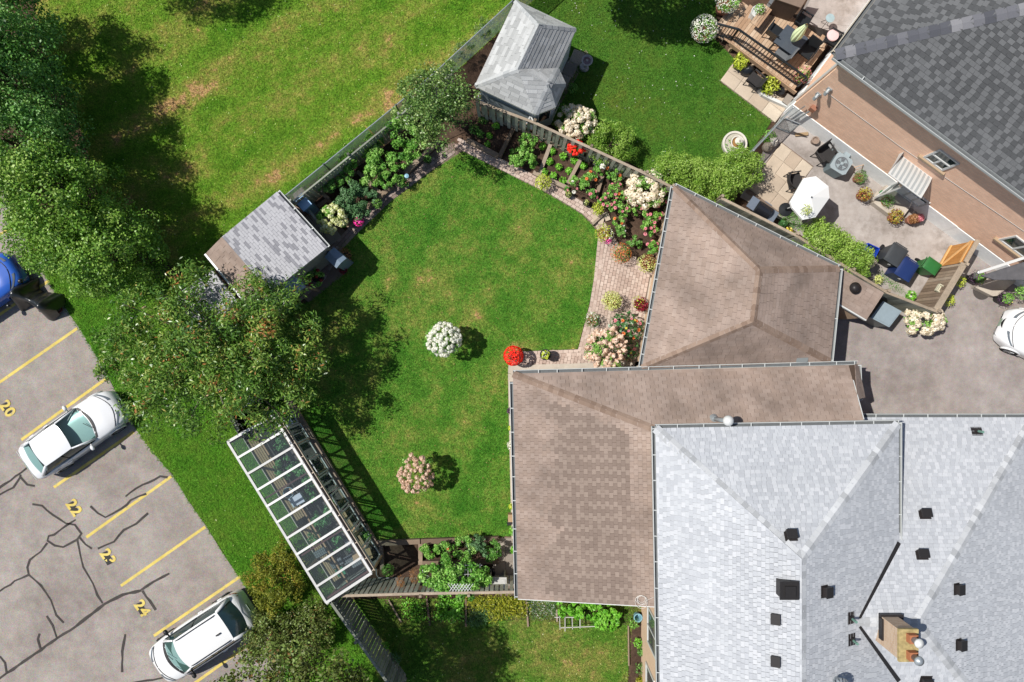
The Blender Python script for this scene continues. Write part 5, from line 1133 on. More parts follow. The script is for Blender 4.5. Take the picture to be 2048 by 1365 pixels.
        for xw in spec['axles']:
            wq = MB(); ring_ = [(.21, -.10), (.31, -.10), (.325, -.07), (.325, .07), (.31, .10), (.21, .10)]
            pr = [(a * math.cos(t), a * math.sin(t), b) for t in [k * 2 * math.pi / 22 for k in range(22)] for a, b in ring_]; base = len(wq.v)
            for (x_, z_, y_) in pr: wq.v.append((xw + x_, sg * (hw - .1) + y_, .325 + z_))
            for k in range(22):
                for q in range(6): a = base + k * 6 + q; b = base + k * 6 + (q + 1) % 6; c_ = base + ((k + 1) % 22) * 6 + (q + 1) % 6; d_ = base + ((k + 1) % 22) * 6 + q; wq.f.append((a, b, c_, d_)); wq.m.append(0); wq.t.append(.5)
            wh = O('wheel', wq, m_tyre, r, True); rm = MB()
            for k in range(5):
                a = k * 2 * math.pi / 5; rm.bar((xw, sg * (hw - .02), .325), (xw + .2 * math.cos(a), sg * (hw - .03), .325 + .2 * math.sin(a)), .05, .07, (0, 1, 0))
            rm.tube([(xw + .21 * math.cos(k * 2 * math.pi / 18), sg * (hw - .02), .325 + .21 * math.sin(k * 2 * math.pi / 18)) for k in range(19)], .018, 5); O('rim', rm, m_rim, wh)
            mb = MB(); mb.tube([(xw + .375 * math.cos(t), sg * (hw * .985 - .02), .325 + .375 * math.sin(t)) for t in [math.pi * k / 12 for k in range(13)]], .05, 5); O('wheel_arch', mb, m_trim if spec.get('cladding') else col, r, True)
    g = MB(); xg = hl - .02; g.grid(lambda u, v: (hl + .012 - .16 * (u * 2 - 1) ** 2 - .03 * v, (u * 2 - 1) * hw * .56, .42 + .2 * v), 8, 2); O('grille', g, m_trim, r, True)
    mb = MB(); mb.box((hl + .02, 0, .46), (.02, .32, .12)); O('licence_plate', mb, m_plate, r); mb = MB(); mb.box((-hl - .012, 0, .78), (.02, .32, .12)); O('licence_plate', mb, m_plate, r)
    # what shows through the glass
    mb = MB(); mb.obox((xr0 + .05, -wb * .9, zb - .32), (xf0 - xr0 - .2, 0, 0), (0, wb * 1.8, 0), (0, 0, .05)); O('cabin_floor', mb, m_seat, r)
    mb = MB(); mb.obox((xf0 - .40, -wb * .90, zb - .2), (.44, 0, 0), (0, wb * 1.8, 0), (0, 0, .19)); O('dashboard', mb, m_dash, r)
    for sg in (1, -1):
        mb = MB(); mb.box((xm + .1, sg * .36, zb - .12), (.5, .48, .16)); mb.obox((xm - .22, sg * .36 - .22, zb - .1), (.12, 0, 0), (0, .44, 0), (-.1, 0, .42)); O('seat', mb, m_seat, r)
    mb = MB(); mb.box((xr0 + .75, 0, zb - .12), (.5, wb * 1.6, .16)); mb.obox((xr0 + .42, -wb * .8, zb - .1), (.12, 0, 0), (0, wb * 1.6, 0), (-.08, 0, .34)); O('rear_seat', mb, m_seat, r)
    mb = MB(); mb.obox((xr0 + .02, -wb * .85, zb - .04), (.36, 0, 0), (0, wb * 1.7, 0), (0, 0, .03)); O('parcel_shelf', mb, m_seat, r)
    cw_ = MB(); cw_.grid(lambda u, v: (xf0 + .22 * (1 - (u * 2 - 1) ** 2) + .015 + .10 * v, (u * 2 - 1) * wb * .96, sm(top, xf0 + .2) + .045 * (1 - ((u * 2 - 1) * .8) ** 2) + .016 - .02 * abs(u * 2 - 1)), 12, 2); O('cowl', cw_, spec.get('cowl', m_trim), r, True)
    for q in (-.35, .3):
        wp_ = MB(); wp_.tube([(xf0 + .2, q, zb + .06), (xf0 + .02, q + .38, zb + .13)], .012, 4); O('wiper', wp_, m_trim, r)
    tr_ = MB(); tr_.tube([(-hl + .10 + .05 * (1 - abs(v)), v * hw * .8, sm(top, -hl + .2) - .02 + .045 * (1 - v * v)) for v in [k / 6 - 1 for k in range(13)]], .008, 4); O('trunk_gap', tr_, spec.get('seam', m_trim), r)
    hs = MB()
    for sg in (1, -1): hs.tube([(xf0 + .15, sg * wb * .82, sm(top, xf0 + .15) + .012), (hl - .45, sg * hw * .6, sm(top, hl - .45) + .022)], .006, 4)
    O('hood_crease', hs, spec.get('seam', m_trim), r)
    if rails:
        for sg in (1, -1): mb = MB(); mb.tube([(xr1 + .1, sg * wr * .9, zr + .05), (xr1 + .2, sg * wr * .9, zr + .1), (xf1 - .25, sg * wr * .9, zr + .1), (xf1 - .1, sg * wr * .9, zr + .05)], .018, 6); O('roof_rail', mb, m_trim, r)
        mb = MB(); mb.box((xr1 + .35, .12, zr + .11), (.18, .05, .05)); O('antenna_fin', mb, m_trim, r)
    return r
white1, white2 = paint('white car paint', C(238, 240, 242, 1.12)), paint('white van paint', C(240, 241, 240, 1.12))
m_wseam = m_tone('white seam', C(206, 212, 216), .4, None)
sed = dict(top=[(-2.3, .92), (-2.1, 1.0), (-1.5, 1.04), (-1.2, 1.04), (.9, .98), (1.5, .92), (2.05, .80), (2.3, .66)], glass=(.80, .02, -1.25, -1.82), belt=1.0, roof=1.43, axles=(1.42, -1.32), seam=m_wseam)
c1 = car('sedan', 'white sedan parked nose toward the grass beside number 22', white1, 4.62, 1.80, sed); place(c1, Vector((*W(145, 869, .75)[:2], 0)), math.radians(35.2), sc=.955)
suv = dict(top=[(-2.2, .98), (-2.05, 1.1), (-1.6, 1.14), (.9, 1.06), (1.5, 1.02), (1.95, .93), (2.2, .74)], glass=(1.08, .42, -1.58, -1.95), belt=1.1, roof=1.66, axles=(1.36, -1.3), tum=.70, mirror=m_trim, clear=0, cladding=True, seam=m_wseam)
c2 = car('suv', 'white sport utility car half under the brownish tree', white2, 4.5, 1.82, suv, None, True); place(c2, Vector((*W(401, 1279, .85)[:2], 0)), math.radians(213.5))
blue = paint('blue car paint', C(52, 108, 214), .25)
c3 = car('hatchback', 'blue car with its hood just inside the picture edge', blue, 4.4, 1.8, sed | dict(seam=m_trim)); place(c3, Vector((*W(-62, 590, .75)[:2], 0)), math.radians(33))
c4 = car('sedan', 'white car on the driveway facing the garage', white1, 4.62, 1.8, sed); place(c4, Vector((*W(2116, 694, .75)[:2], 0)), math.radians(155))
# motorcycle under a black cover: one draped skin
mc = thing('covered_motorcycle', 'motorcycle under a glossy black cover beneath the trees', 'motorcycle', W(92, 605))
m_cov = m_tone('black cover', C(38, 42, 44), .32, (6, .2), spec=.6, bump=(5, .6)); ax0, ax1 = W(47, 583, .0), W(128, 622, .0); dax = (ax1 - ax0); sdx = Vector((-dax.y, dax.x, 0)).normalized()
prof = [(0, .05, .2), (.04, .16, .75), (.12, .42, 1.0), (.2, .44, 1.12), (.3, .22, 1.0), (.42, .2, .88), (.55, .24, .84), (.7, .3, .95), (.82, .34, 1.08), (.92, .3, .9), (1.0, .1, .3)]
def cov(u, v):
    k = [(p[0], p[1]) for p in prof]; kz = [(p[0], p[2]) for p in prof]; w_ = sm(k, u, .03); z = sm(kz, u, .03); a = (v * 2 - 1); fl = 1 + .55 * abs(a) ** 3; ruf = .03 * math.sin(u * 40 + a * 6) * abs(a)
    p = ax0 + dax * u + sdx * (a * w_ * fl * 1.15 + ruf * .5); zz = z * (1 - abs(a) ** 2.2) + .06 + ruf; return (p.x, p.y, max(.03, zz))
mb = MB(); mb.grid(cov, 44, 16); O('cover', mb, m_cov, mc, True); mb = MB(); q = ax0 + dax * .2
mb.tube([q + sdx * .5 + Vector((0, 0, .95)), q + sdx * .62 + Vector((0, 0, 1.0))], [.1, .07], 8); mb.tube([q - sdx * .5 + Vector((0, 0, .95)), q - sdx * .6 + Vector((0, 0, .98))], [.1, .07], 8); O('mirror_bulge', mb, m_cov, mc, True)
mb = MB(); q = ax0 + dax * .93; mb.tube([q + sdx * .2 + Vector((0, 0, .12)), q + Vector((0, 0, .1)) + dax * .05, q - sdx * .22 + Vector((0, 0, .12))], .035, 6); O('hem', mb, m_tone('dark red hem', C(110, 30, 34), .5, None), mc)
# ------------------------------------------------------------------ trees
G_ = lambda r, g, b, k=1.45: C(r, g, b, k)
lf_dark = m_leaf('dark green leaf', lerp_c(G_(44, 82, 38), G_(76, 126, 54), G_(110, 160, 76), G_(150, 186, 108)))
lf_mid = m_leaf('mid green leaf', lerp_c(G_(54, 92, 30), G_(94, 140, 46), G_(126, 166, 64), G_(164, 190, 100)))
lf_cherry = m_leaf('drooping leaf', [(0, G_(46, 80, 34)), (.35, G_(84, 126, 46)), (.7, G_(122, 156, 68)), (.9, G_(160, 176, 88)), (1, G_(176, 118, 70))], .35, .25, .5)
lf_pear = m_leaf('dull green leaf', lerp_c(G_(44, 72, 32), G_(76, 112, 48), G_(112, 146, 70), G_(164, 180, 112)), .4, .2, .5)
lf_maple = m_leaf('bronze green leaf', [(0, G_(64, 66, 32)), (.4, G_(96, 106, 48)), (.7, G_(114, 138, 66)), (.9, G_(140, 158, 92)), (1, G_(140, 96, 60))])
lf_cedar = m_leaf('golden cedar spray', [(0, G_(70, 84, 22)), (.5, G_(116, 126, 36)), (.8, G_(150, 152, 50)), (1, G_(172, 140, 60))], .6)
lf_hedge = m_leaf('yellow green leaf', lerp_c(G_(70, 108, 24), G_(112, 152, 48), G_(146, 180, 76), G_(174, 200, 104)))
m_bark = m_tone('bark', C(104, 90, 78), .95, (18, .3), (4, .2), (30, .8)); m_barkg = m_tone('grey bark', C(142, 132, 122), .95, (18, .3), (4, .2), (30, .8))
def tree(label, px, py, zc, R, nc, cr, per, L, Wd, mat, tpx=None, bark=m_bark, droop=0.0, shell=.45, name='tree', group=None, zmin=-.3, jit=.7, tr=.14, tshift=0.0, limbs=12, flat=.8, lump=.25, low=None):
    c = W(px, py, zc); base = W(*tpx) if tpx else Vector((c.x, c.y, 0)); base.z = 0
    t = thing(name, label, 'tree' if name == 'tree' else name.replace('_', ' '), base, group)
    P, N, tn, K = clumps(c, R, nc, cr, per, shell, zmin, lump, flat)
    if low: P[:, 2] = np.maximum(P[:, 2], low)
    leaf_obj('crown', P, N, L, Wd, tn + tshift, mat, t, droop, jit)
    mb = MB(); top = Vector((c.x, c.y, zc + R[2] * .25)); mid = base.lerp(top, .45) + Vector((rnd.gauss(0, .1), rnd.gauss(0, .1), 0))
    mb.tube([base, mid, top], [tr, tr * .75, tr * .3], 8)
    idx = rng.choice(len(K), min(limbs, len(K)), replace=False)
    for i in idx:
        q = Vector(K[i]); s = base.lerp(top, rnd.uniform(.35, .75)); m = s.lerp(q, .5) + Vector((rnd.gauss(0, .12), rnd.gauss(0, .12), rnd.uniform(.0, .25)))
        mb.tube([s, m, q, q + (q - m) * .1], [tr * .4, tr * .24, tr * .1, .008], 5)
    O('trunk', mb, bark, t)
    return t
# the row along the parking lot
RG = 'leafy trees along the parking lot'
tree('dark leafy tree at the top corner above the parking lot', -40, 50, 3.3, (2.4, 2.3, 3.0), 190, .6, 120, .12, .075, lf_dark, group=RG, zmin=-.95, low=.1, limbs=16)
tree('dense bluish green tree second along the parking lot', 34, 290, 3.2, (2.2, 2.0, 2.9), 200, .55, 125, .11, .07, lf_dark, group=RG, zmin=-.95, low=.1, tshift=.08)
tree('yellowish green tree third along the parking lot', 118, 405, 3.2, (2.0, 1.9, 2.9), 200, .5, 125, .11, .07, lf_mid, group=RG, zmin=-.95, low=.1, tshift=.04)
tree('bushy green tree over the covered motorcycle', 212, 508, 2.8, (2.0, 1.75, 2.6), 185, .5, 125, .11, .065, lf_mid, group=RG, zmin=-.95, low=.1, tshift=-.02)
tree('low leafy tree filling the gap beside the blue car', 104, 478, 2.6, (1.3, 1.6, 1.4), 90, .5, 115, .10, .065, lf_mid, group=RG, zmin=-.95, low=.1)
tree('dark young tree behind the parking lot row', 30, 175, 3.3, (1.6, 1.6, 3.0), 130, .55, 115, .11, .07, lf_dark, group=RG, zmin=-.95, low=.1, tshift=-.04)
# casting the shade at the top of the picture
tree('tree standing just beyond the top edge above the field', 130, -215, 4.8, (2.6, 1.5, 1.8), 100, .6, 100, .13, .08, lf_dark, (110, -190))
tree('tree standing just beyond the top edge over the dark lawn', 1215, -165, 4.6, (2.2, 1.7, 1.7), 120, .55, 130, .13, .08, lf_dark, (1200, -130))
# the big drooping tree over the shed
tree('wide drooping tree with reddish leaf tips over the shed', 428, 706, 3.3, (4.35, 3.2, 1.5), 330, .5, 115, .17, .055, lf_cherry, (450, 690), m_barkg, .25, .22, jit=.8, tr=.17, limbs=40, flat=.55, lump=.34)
tree('fruit tree with dull leaves over the path corner', 868, 207, 3.0, (1.55, 1.55, 1.2), 120, .38, 75, .10, .055, lf_pear, (862, 232), m_barkg, .1, .3, jit=.9, tr=.09, limbs=16, lump=.4)
tree('bronze leaved tree beside the white sport utility car', 588, 1438, 6.0, (3.0, 2.35, 1.6), 230, .5, 105, .13, .085, lf_maple, (600, 1420), m_bark, 0, .4, jit=.8, limbs=20)
tree('bushy bronze green shrub behind the white sport utility car', 545, 1270, .9, (1.1, 1.0, .9), 90, .28, 80, .1, .055, lf_maple, None, m_bark, 0, .35, 'bush', limbs=6, tr=.05, low=.03)
tree('golden green cedar bush beside the greenhouse', 553, 1155, 1.0, (1.25, 1.35, 1.0), 130, .26, 90, .11, .035, lf_cedar, None, m_bark, 0, .35, 'cedar_bush', limbs=6, tr=.08, low=.05)
tree('ragged bronze bush at the foot of the slanting fence', 622, 1258, .8, (1.15, 1.15, .8), 80, .3, 70, .1, .05, lf_maple, None, m_bark, 0, .3, 'bush', limbs=6, tr=.05, low=.03)
# shrubs beyond the wooden fence
def hedge(label, px, py, zc, R, nc, per, mat=None, name='shrub', L=.085, Wd=.035, cr=.28, ts=0, **k):
    return tree(label, px, py, zc, R, nc, cr, per, L, Wd, mat or lf_hedge, None, m_bark, 0, .5, name, None, -.4, .7, .05, ts, 5, .8, .25, .04)
hedge('loose green shrub behind the fence beside the white hydrangea', 1222, 287, 1.0, (1.05, .75, .85), 60, 90, ts=-.05)
hedge('loose green shrub behind the fence near the garage corner', 1345, 340, 1.0, (.85, .8, .85), 55, 90)
hedge('clipped yellow green bush beside the barbecue', 1425, 372, 1.0, (1.05, .8, .9), 70, 95, ts=.05)
hedge('clipped yellow green bush beside the stone fountain', 1480, 337, 1.0, (.95, .85, .9), 70, 95, ts=.02)
hedge('clipped yellow green bush between fence shrub and barbecue', 1385, 354, 1.0, (.85, .75, .85), 60, 95, ts=.03); hedge('clipped yellow green bush close against the fence corner', 1452, 356, .95, (.9, .8, .9), 65, 95, ts=.03); hedge('middle of the yellow green hedge above the garage edge', 1672, 503, 1.35, (.85, .8, 1.0), 65, 95, ts=.06)
th = hedge('long yellow green hedge hanging over the garage edge', 1640, 482, 1.35, (1.0, .85, 1.0), 75, 95, ts=.05); hedge('end of the yellow green hedge beside the low store', 1702, 522, 1.3, (.75, .85, .95), 60, 95, ts=.08)
# ------------------------------------------------------------------ flowers and garden plants
K_ = lambda r, g, b, k=1.4: C(r, g, b, k)
pl_green = m_leaf('garden green', lerp_c(K_(36, 84, 26), K_(70, 126, 44), K_(108, 160, 70), K_(150, 192, 110)))
pl_veg = m_leaf('vegetable green', lerp_c(K_(54, 104, 32, 1.6), K_(90, 148, 52, 1.6), K_(128, 176, 78, 1.6), K_(170, 206, 118, 1.6)))
pl_grey = m_leaf('grey green', lerp_c(K_(50, 86, 50), K_(86, 128, 80), K_(122, 160, 112)))
pl_lime = m_leaf('lime leaf', lerp_c(K_(120, 150, 20), K_(176, 196, 44), K_(206, 218, 82), K_(226, 232, 130)))
pl_pale = m_leaf('pale lime leaf', lerp_c(K_(140, 160, 50), K_(196, 208, 96), K_(224, 230, 150), K_(238, 240, 196)))
pl_let = m_leaf('lettuce leaf', lerp_c(K_(70, 140, 30), K_(120, 190, 56), K_(160, 214, 92)))
pl_yel = m_leaf('yellow leaf', lerp_c(K_(104, 124, 30, 1.1), K_(166, 174, 44, 1.1), K_(206, 200, 70, 1.1)))
pl_big = m_leaf('large dark leaf', lerp_c(K_(30, 74, 36), K_(56, 108, 56), K_(84, 132, 74), K_(60, 50, 50)), .35, .15, .5)
pl_cole = m_leaf('coleus leaf', [(0, K_(120, 40, 24)), (.45, K_(152, 76, 44)), (.55, K_(176, 168, 60)), (1, K_(208, 206, 96))])
pl_dry = m_leaf('dry leaf', lerp_c(K_(120, 84, 50), K_(168, 120, 76), K_(190, 150, 110)))
pl_purp = m_leaf('purple leaf', lerp_c(K_(60, 40, 60), K_(96, 70, 96), K_(130, 104, 128)))
fl_red = m_leaf('red petal', lerp_c(C(176, 18, 12, 2.0), C(220, 36, 24, 2.0), C(238, 76, 52, 1.9)), .5, .15)
fl_crim = m_leaf('crimson petal', lerp_c(C(96, 8, 24, 1.3), C(140, 18, 40, 1.3), C(170, 40, 64, 1.3)), .5, .15)
fl_white = m_leaf('white petal', lerp_c(C(214, 216, 196, 1.3), C(240, 240, 230, 1.3), C(250, 250, 246, 1.35)), .6, .2)
fl_blush = m_leaf('blush petal', lerp_c(C(206, 160, 134, 1.3), C(232, 202, 180, 1.3), C(248, 232, 216, 1.35)), .6, .2)
fl_pinkh = m_leaf('dusty pink petal', lerp_c(C(198, 150, 126, 1.3), C(224, 188, 164, 1.3), C(240, 218, 200, 1.35)), .6, .2)
fl_cream = m_leaf('cream petal', lerp_c(C(226, 206, 172, 1.3), C(246, 232, 208, 1.3), C(252, 246, 234, 1.35)), .6, .2)
fl_limeh = m_leaf('lime white petal', lerp_c(C(190, 200, 110, 1.3), C(222, 226, 160, 1.3), C(240, 242, 204, 1.3)), .6, .2)
fl_mag = m_leaf('magenta petal', lerp_c(C(196, 22, 126, 2.0), C(228, 44, 156, 2.0), C(242, 86, 182, 2.0)), .5, .15)
fl_pink = m_leaf('pink petal', lerp_c(C(206, 96, 116, 1.3), C(230, 136, 150, 1.3), C(244, 180, 186, 1.3)), .5, .15)
fl_or = m_leaf('orange petal', lerp_c(C(214, 90, 40, 1.3), C(232, 124, 60, 1.3), C(240, 160, 100, 1.3)), .5, .15)
fl_yel = m_leaf('yellow petal', lerp_c(C(214, 190, 40, 1.3), C(236, 220, 80, 1.3), C(244, 236, 140, 1.3)), .5, .15)
fl_eye = m_tone('flower eye', C(120, 40, 50), .9, None)
m_terr = m_tone('terracotta pot', C(176, 120, 96), .8, (20, .12)); m_stem = m_tone('green stem', C(84, 110, 50), .8, (20, .2)); m_wood_st = m_tone('woody stem', C(110, 92, 74), .9, (20, .2))
HEADS = {}
def head_mesh(mat, kind):
    key = (mat.name, kind)
    if key not in HEADS:
        var = []
        for v in range(4):
            mb = MB()
            if kind == 'ball':                  # a hydrangea head: florets over a dome
                for k in range(26):
                    z = 1 - (k + .5) / 26 * 1.35; a = k * 2.39996 + v; r = math.sqrt(max(0, 1 - z * z)); n = Vector((r * math.cos(a), r * math.sin(a), z)); n2 = (n + Vector((rnd.gauss(0, .25), rnd.gauss(0, .25), rnd.gauss(0, .25)))).normalized()
                    u = n2.orthogonal().normalized(); w_ = n2.cross(u); c = n * rnd.uniform(.86, 1.08); s = .40; mb.tone = min(1, max(0, rnd.gauss(.55, .22)))
                    mb.face([c + u * s, c + w_ * s, c - u * s, c - w_ * s])
            elif kind == 'cone':                # panicle, taller
                for k in range(26):
                    h = (k + .5) / 26; a = k * 2.39996 + v; r = .95 * math.sqrt(max(0, 1 - h)); n = Vector((math.cos(a) * .9, math.sin(a) * .9, .55)).normalized(); n2 = (n + Vector((rnd.gauss(0, .3), rnd.gauss(0, .3), rnd.gauss(0, .3)))).normalized()
                    u = n2.orthogonal().normalized(); w_ = n2.cross(u); c = Vector((r * math.cos(a), r * math.sin(a), h * 1.5 - .4)); s = .42; mb.tone = min(1, max(0, rnd.gauss(.35 + .35 * h, .2)))
                    mb.face([c + u * s, c + w_ * s, c - u * s, c - w_ * s])
            else:                               # an open flower with a dark eye
                for ring, (n, r0, tl) in enumerate(((9, 1.0, .3), (7, .68, .6))):
                    for k in range(n):
                        a = k * 2 * math.pi / n + ring * .35; d = Vector((math.cos(a), math.sin(a), 0)); p = Vector((-d.y, d.x, 0)); mb.tone = min(1, max(0, rnd.gauss(.55, .2)))
                        mb.face([d * .12, d * r0 * .6 + p * .27 + Vector((0, 0, .1 + tl * .25)), d * r0 + Vector((0, 0, tl * .4)), d * r0 * .6 - p * .27 + Vector((0, 0, .1 + tl * .25))])
                mb.cur = 1; mb.lathe((0, 0, .05), [(.22, 0), (.2, .14), (.04, .2)], 7)
            var.append(mesh_of('flower_head', mb, [mat, fl_eye]))
        HEADS[key] = var
    return HEADS[key]
def bloom(parent, P, N, size, mat, kind, name='flower_head'):
    ms = head_mesh(mat, kind); off = OFF[parent.name]
    for p, n in zip(P, N):
        o = bpy.data.objects.new(name, ms[rnd.randrange(4)]); COL.objects.link(o); o.parent = parent
        n = (Vector(n) + Vector((0, 0, .5))).normalized(); s = size * rnd.uniform(.72, 1.22)
        M = Matrix.Translation(Vector(p) - off) @ n.to_track_quat('Z', 'Y').to_matrix().to_4x4() @ Matrix.Rotation(rnd.uniform(0, 6.28), 4, 'Z') @ Matrix.Scale(s, 4); o.matrix_basis = M
def spaced(c, R, n, zmin=-.1, shell=.92):
    d = []
    k = 0
    while len(d) < n and k < n * 60:
        k += 1; z = rnd.uniform(zmin, 1); a = rnd.uniform(0, 6.2832); r = math.sqrt(1 - z * z); v = Vector((r * math.cos(a), r * math.sin(a), z))
        if all((v - w_).length > 1.25 * math.sqrt(4 / max(n, 1) * (1 - zmin) / 2) * .8 for w_ in d): d.append(v)
    P = [Vector((c[0] + v.x * R[0] * shell * rnd.uniform(.80, 1.12), c[1] + v.y * R[1] * shell * rnd.uniform(.80, 1.12), c[2] + v.z * R[2] * shell * rnd.uniform(.85, 1.12))) for v in d]
    return P, d
def plant(name, label, cat, px, py, rpx, zc, mat, n=300, L=.07, Wd=.04, hz=.8, pot=None, blooms=(), stem=True, group=None, droop=0.0, shell=.45, jit=.75, ry=None, lump=0, zmin=-.45, trunk=None, tone=(.5, .2)):
    c = W(px, py, zc); r = rpx * (HC - zc) / FP; base = Vector((c.x, c.y, 0)); t = thing(name, label, cat, base, group); R = (r, (ry or rpx) * (HC - zc) / FP, r * hz if isinstance(hz, float) else hz[0])
    if n:
        if lump: lump = int(lump * 1.6); n = int(n * 2.0); R = (R[0] * 1.1, R[1] * 1.1, R[2] * 1.1)
        if lump: P, N, tn, K_k = clumps(c, R, lump, r * .34, n // lump, shell, zmin, .3)
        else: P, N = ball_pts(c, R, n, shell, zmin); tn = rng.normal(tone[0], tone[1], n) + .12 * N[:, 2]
        P[:, 2] = np.maximum(P[:, 2], .02); leaf_obj('foliage', P, N, L, Wd, tn, mat, t, droop, jit)
    h0 = 0.0
    if pot:
        pm, pr, ph = pot; mb = MB(); mb.lathe(base, [(pr * .72, .045), (pr, ph), (pr * 1.08, ph), (pr * 1.08, ph + .03), (pr * .92, ph + .03), (pr * .9, ph - .02)], 16); O('pot', mb, pm, t, False); h0 = ph - .03
    if stem:
        mb = MB(); hh = max(zc, .06); tr = trunk or .012; m = 1 if trunk else 5
        for k in range(m): a = k * 1.3; mb.tube([(base.x, base.y, h0), (base.x + math.cos(a) * r * .3 * (m > 1), base.y + math.sin(a) * r * .3 * (m > 1), h0 + (hh - h0) * .6 + .02), (base.x + math.cos(a) * r * .5 * (m > 1), base.y + math.sin(a) * r * .5 * (m > 1), hh + R[2] * .2 + .03)], [tr, tr * .8, tr * .5], 6)
        O('stem', mb, m_wood_st if trunk else m_stem, t)
    for b in blooms:
        bm, bn, bs, bk = b[:4]; zm = b[4] if len(b) > 4 else -.1; dx, dy, fr = b[5] if len(b) > 5 else (0, 0, 1)
        cc = (c.x + dx * r, c.y + dy * r, c.z); RR = tuple(q * fr for q in R)
        if bk == 'stuff':
            P, N = ball_pts(cc, RR, bn, .93, zm); leaf_obj('blossoms', P, N, bs, bs * .8, rng.normal(.5, .22, bn), bm, t, 0, .5, .2, 'stuff')
        else: P, N = spaced(cc, RR, bn, zm); bloom(t, P, N, bs, bm, bk)
    return t
# the lawn's two standards
plant('hydrangea_tree', 'round white hydrangea standard in the middle of the lawn', 'hydrangea', 887, 679, 32, 1.25, pl_veg, 700, .08, .045, .9, None, [(fl_white, 100, .082, 'ball', -.15)], lump=13, ry=30, trunk=.035)
plant('hydrangea_tree', 'round dusty pink hydrangea standard on the lower lawn', 'hydrangea', 831, 948, 33, 1.2, pl_veg, 700, .08, .045, .95, None, [(fl_pinkh, 84, .086, 'ball', -.15)], lump=13, ry=36, trunk=.035)
# pots round the patio
plant('potted_begonia', 'bright red flower ball in a pot at the paved corner', 'potted plant', 1027, 712, 20, .75, pl_green, 160, .06, .035, .95, (m_potb, .2, .45), [(fl_red, 1500, .06, 'stuff', -.5)])
plant('potted_plant', 'lime and white plant in a dark bowl by the brown wing', 'potted plant', 1091, 710, 9, .7, pl_lime, 70, .12, .07, .7, (m_potb, .21, .6), [(fl_white, 26, .05, 'stuff', 0)], jit=.4)
plant('hydrangea_bush', 'large blush pink hydrangea at the patio corner', 'hydrangea', 1212, 697, 38, 1.1, pl_veg, 1100, .09, .05, .85, None, [(fl_blush, 78, .115, 'cone', -.25)], lump=14)
plant('potted_plant', 'white flowered pot at the patio edge by the lawn', 'potted plant', 1184, 641, 17, .5, pl_green, 420, .05, .03, .8, (m_terr, .2, .35), [(fl_white, 130, .045, 'stuff', -.2)])
plant('potted_coleus', 'pale lime ball of leaves in a pot on the patio', 'potted plant', 1223, 602, 21, .65, pl_pale, 900, .06, .04, .9, (m_terr, .22, .4))
plant('potted_coleus', 'crimson coleus with lime rim against the garage', 'potted plant', 1282, 609, 15, .7, fl_crim, 380, .07, .05, .9, (m_potb, .2, .4), [(pl_lime, 90, .06, 'stuff', -.3, (-.35, .3, .85))])
plant('dahlia_clump', 'broad dark leaved dahlias with coral blooms by the garage', 'dahlia', 1252, 655, 36, .6, pl_big, 230, .21, .11, .6, None, [(fl_or, 6, .08, 'open', .5), (fl_pink, 4, .08, 'open', .5), (fl_yel, 3, .06, 'open', .5)], ry=34, jit=.45)
plant('dahlia_clump', 'dark leaved dahlia trailing below the garage gutter', 'dahlia', 1262, 700, 17, .35, pl_big, 70, .18, .1, .6, None, [(fl_pink, 1, .07, 'open', .8), (fl_yel, 1, .06, 'open', .8)], ry=24, jit=.45)
plant('potted_coleus', 'cream variegated pot with a crimson centre by the garage', 'potted plant', 1293, 527, 20, .55, pl_pale, 520, .06, .035, .8, (m_terr, .22, .4), [(fl_crim, 220, .06, 'stuff', -.2, (.25, .25, .62))])
plant('potted_zinnia', 'orange flowered ball in a pot on the patio', 'potted plant', 1242, 507, 21, .6, pl_veg, 420, .06, .025, .85, (m_terr, .22, .4), [(fl_or, 260, .05, 'stuff', -.2)])
plant('potted_petunia', 'yellow and white mixed pot at the bend of the path', 'potted plant', 1207, 466, 19, .6, pl_lime, 420, .055, .04, .8, (m_terr, .22, .4), [(fl_white, 70, .055, 'stuff', -.1, (.4, -.1, .7)), (fl_mag, 60, .05, 'stuff', -.2, (.4, -.8, .4)), (fl_crim, 40, .05, 'stuff', 0, (.2, .05, .5))])
plant('lime_shrub', 'round lime yellow shrub below the lettuce rows', 'shrub', 1086, 365, 17, .45, pl_lime, 700, .055, .04, .9)
plant('lime_shrub', 'lime yellow shrub where the path bends', 'shrub', 1196, 418, 13, .45, pl_lime, 420, .055, .04, 1.1, ry=15)
plant('potted_plant', 'small pale plant in a black pot below the dahlias', 'potted plant', 1137, 388, 7, .35, pl_pale, 90, .05, .035, 1.0, (m_potb, .13, .25))
plant('potted_plant', 'small pale plant in a black pot beside the lime shrub', 'potted plant', 1173, 405, 6, .38, pl_pale, 80, .05, .035, 1.2, (m_potb, .13, .25))
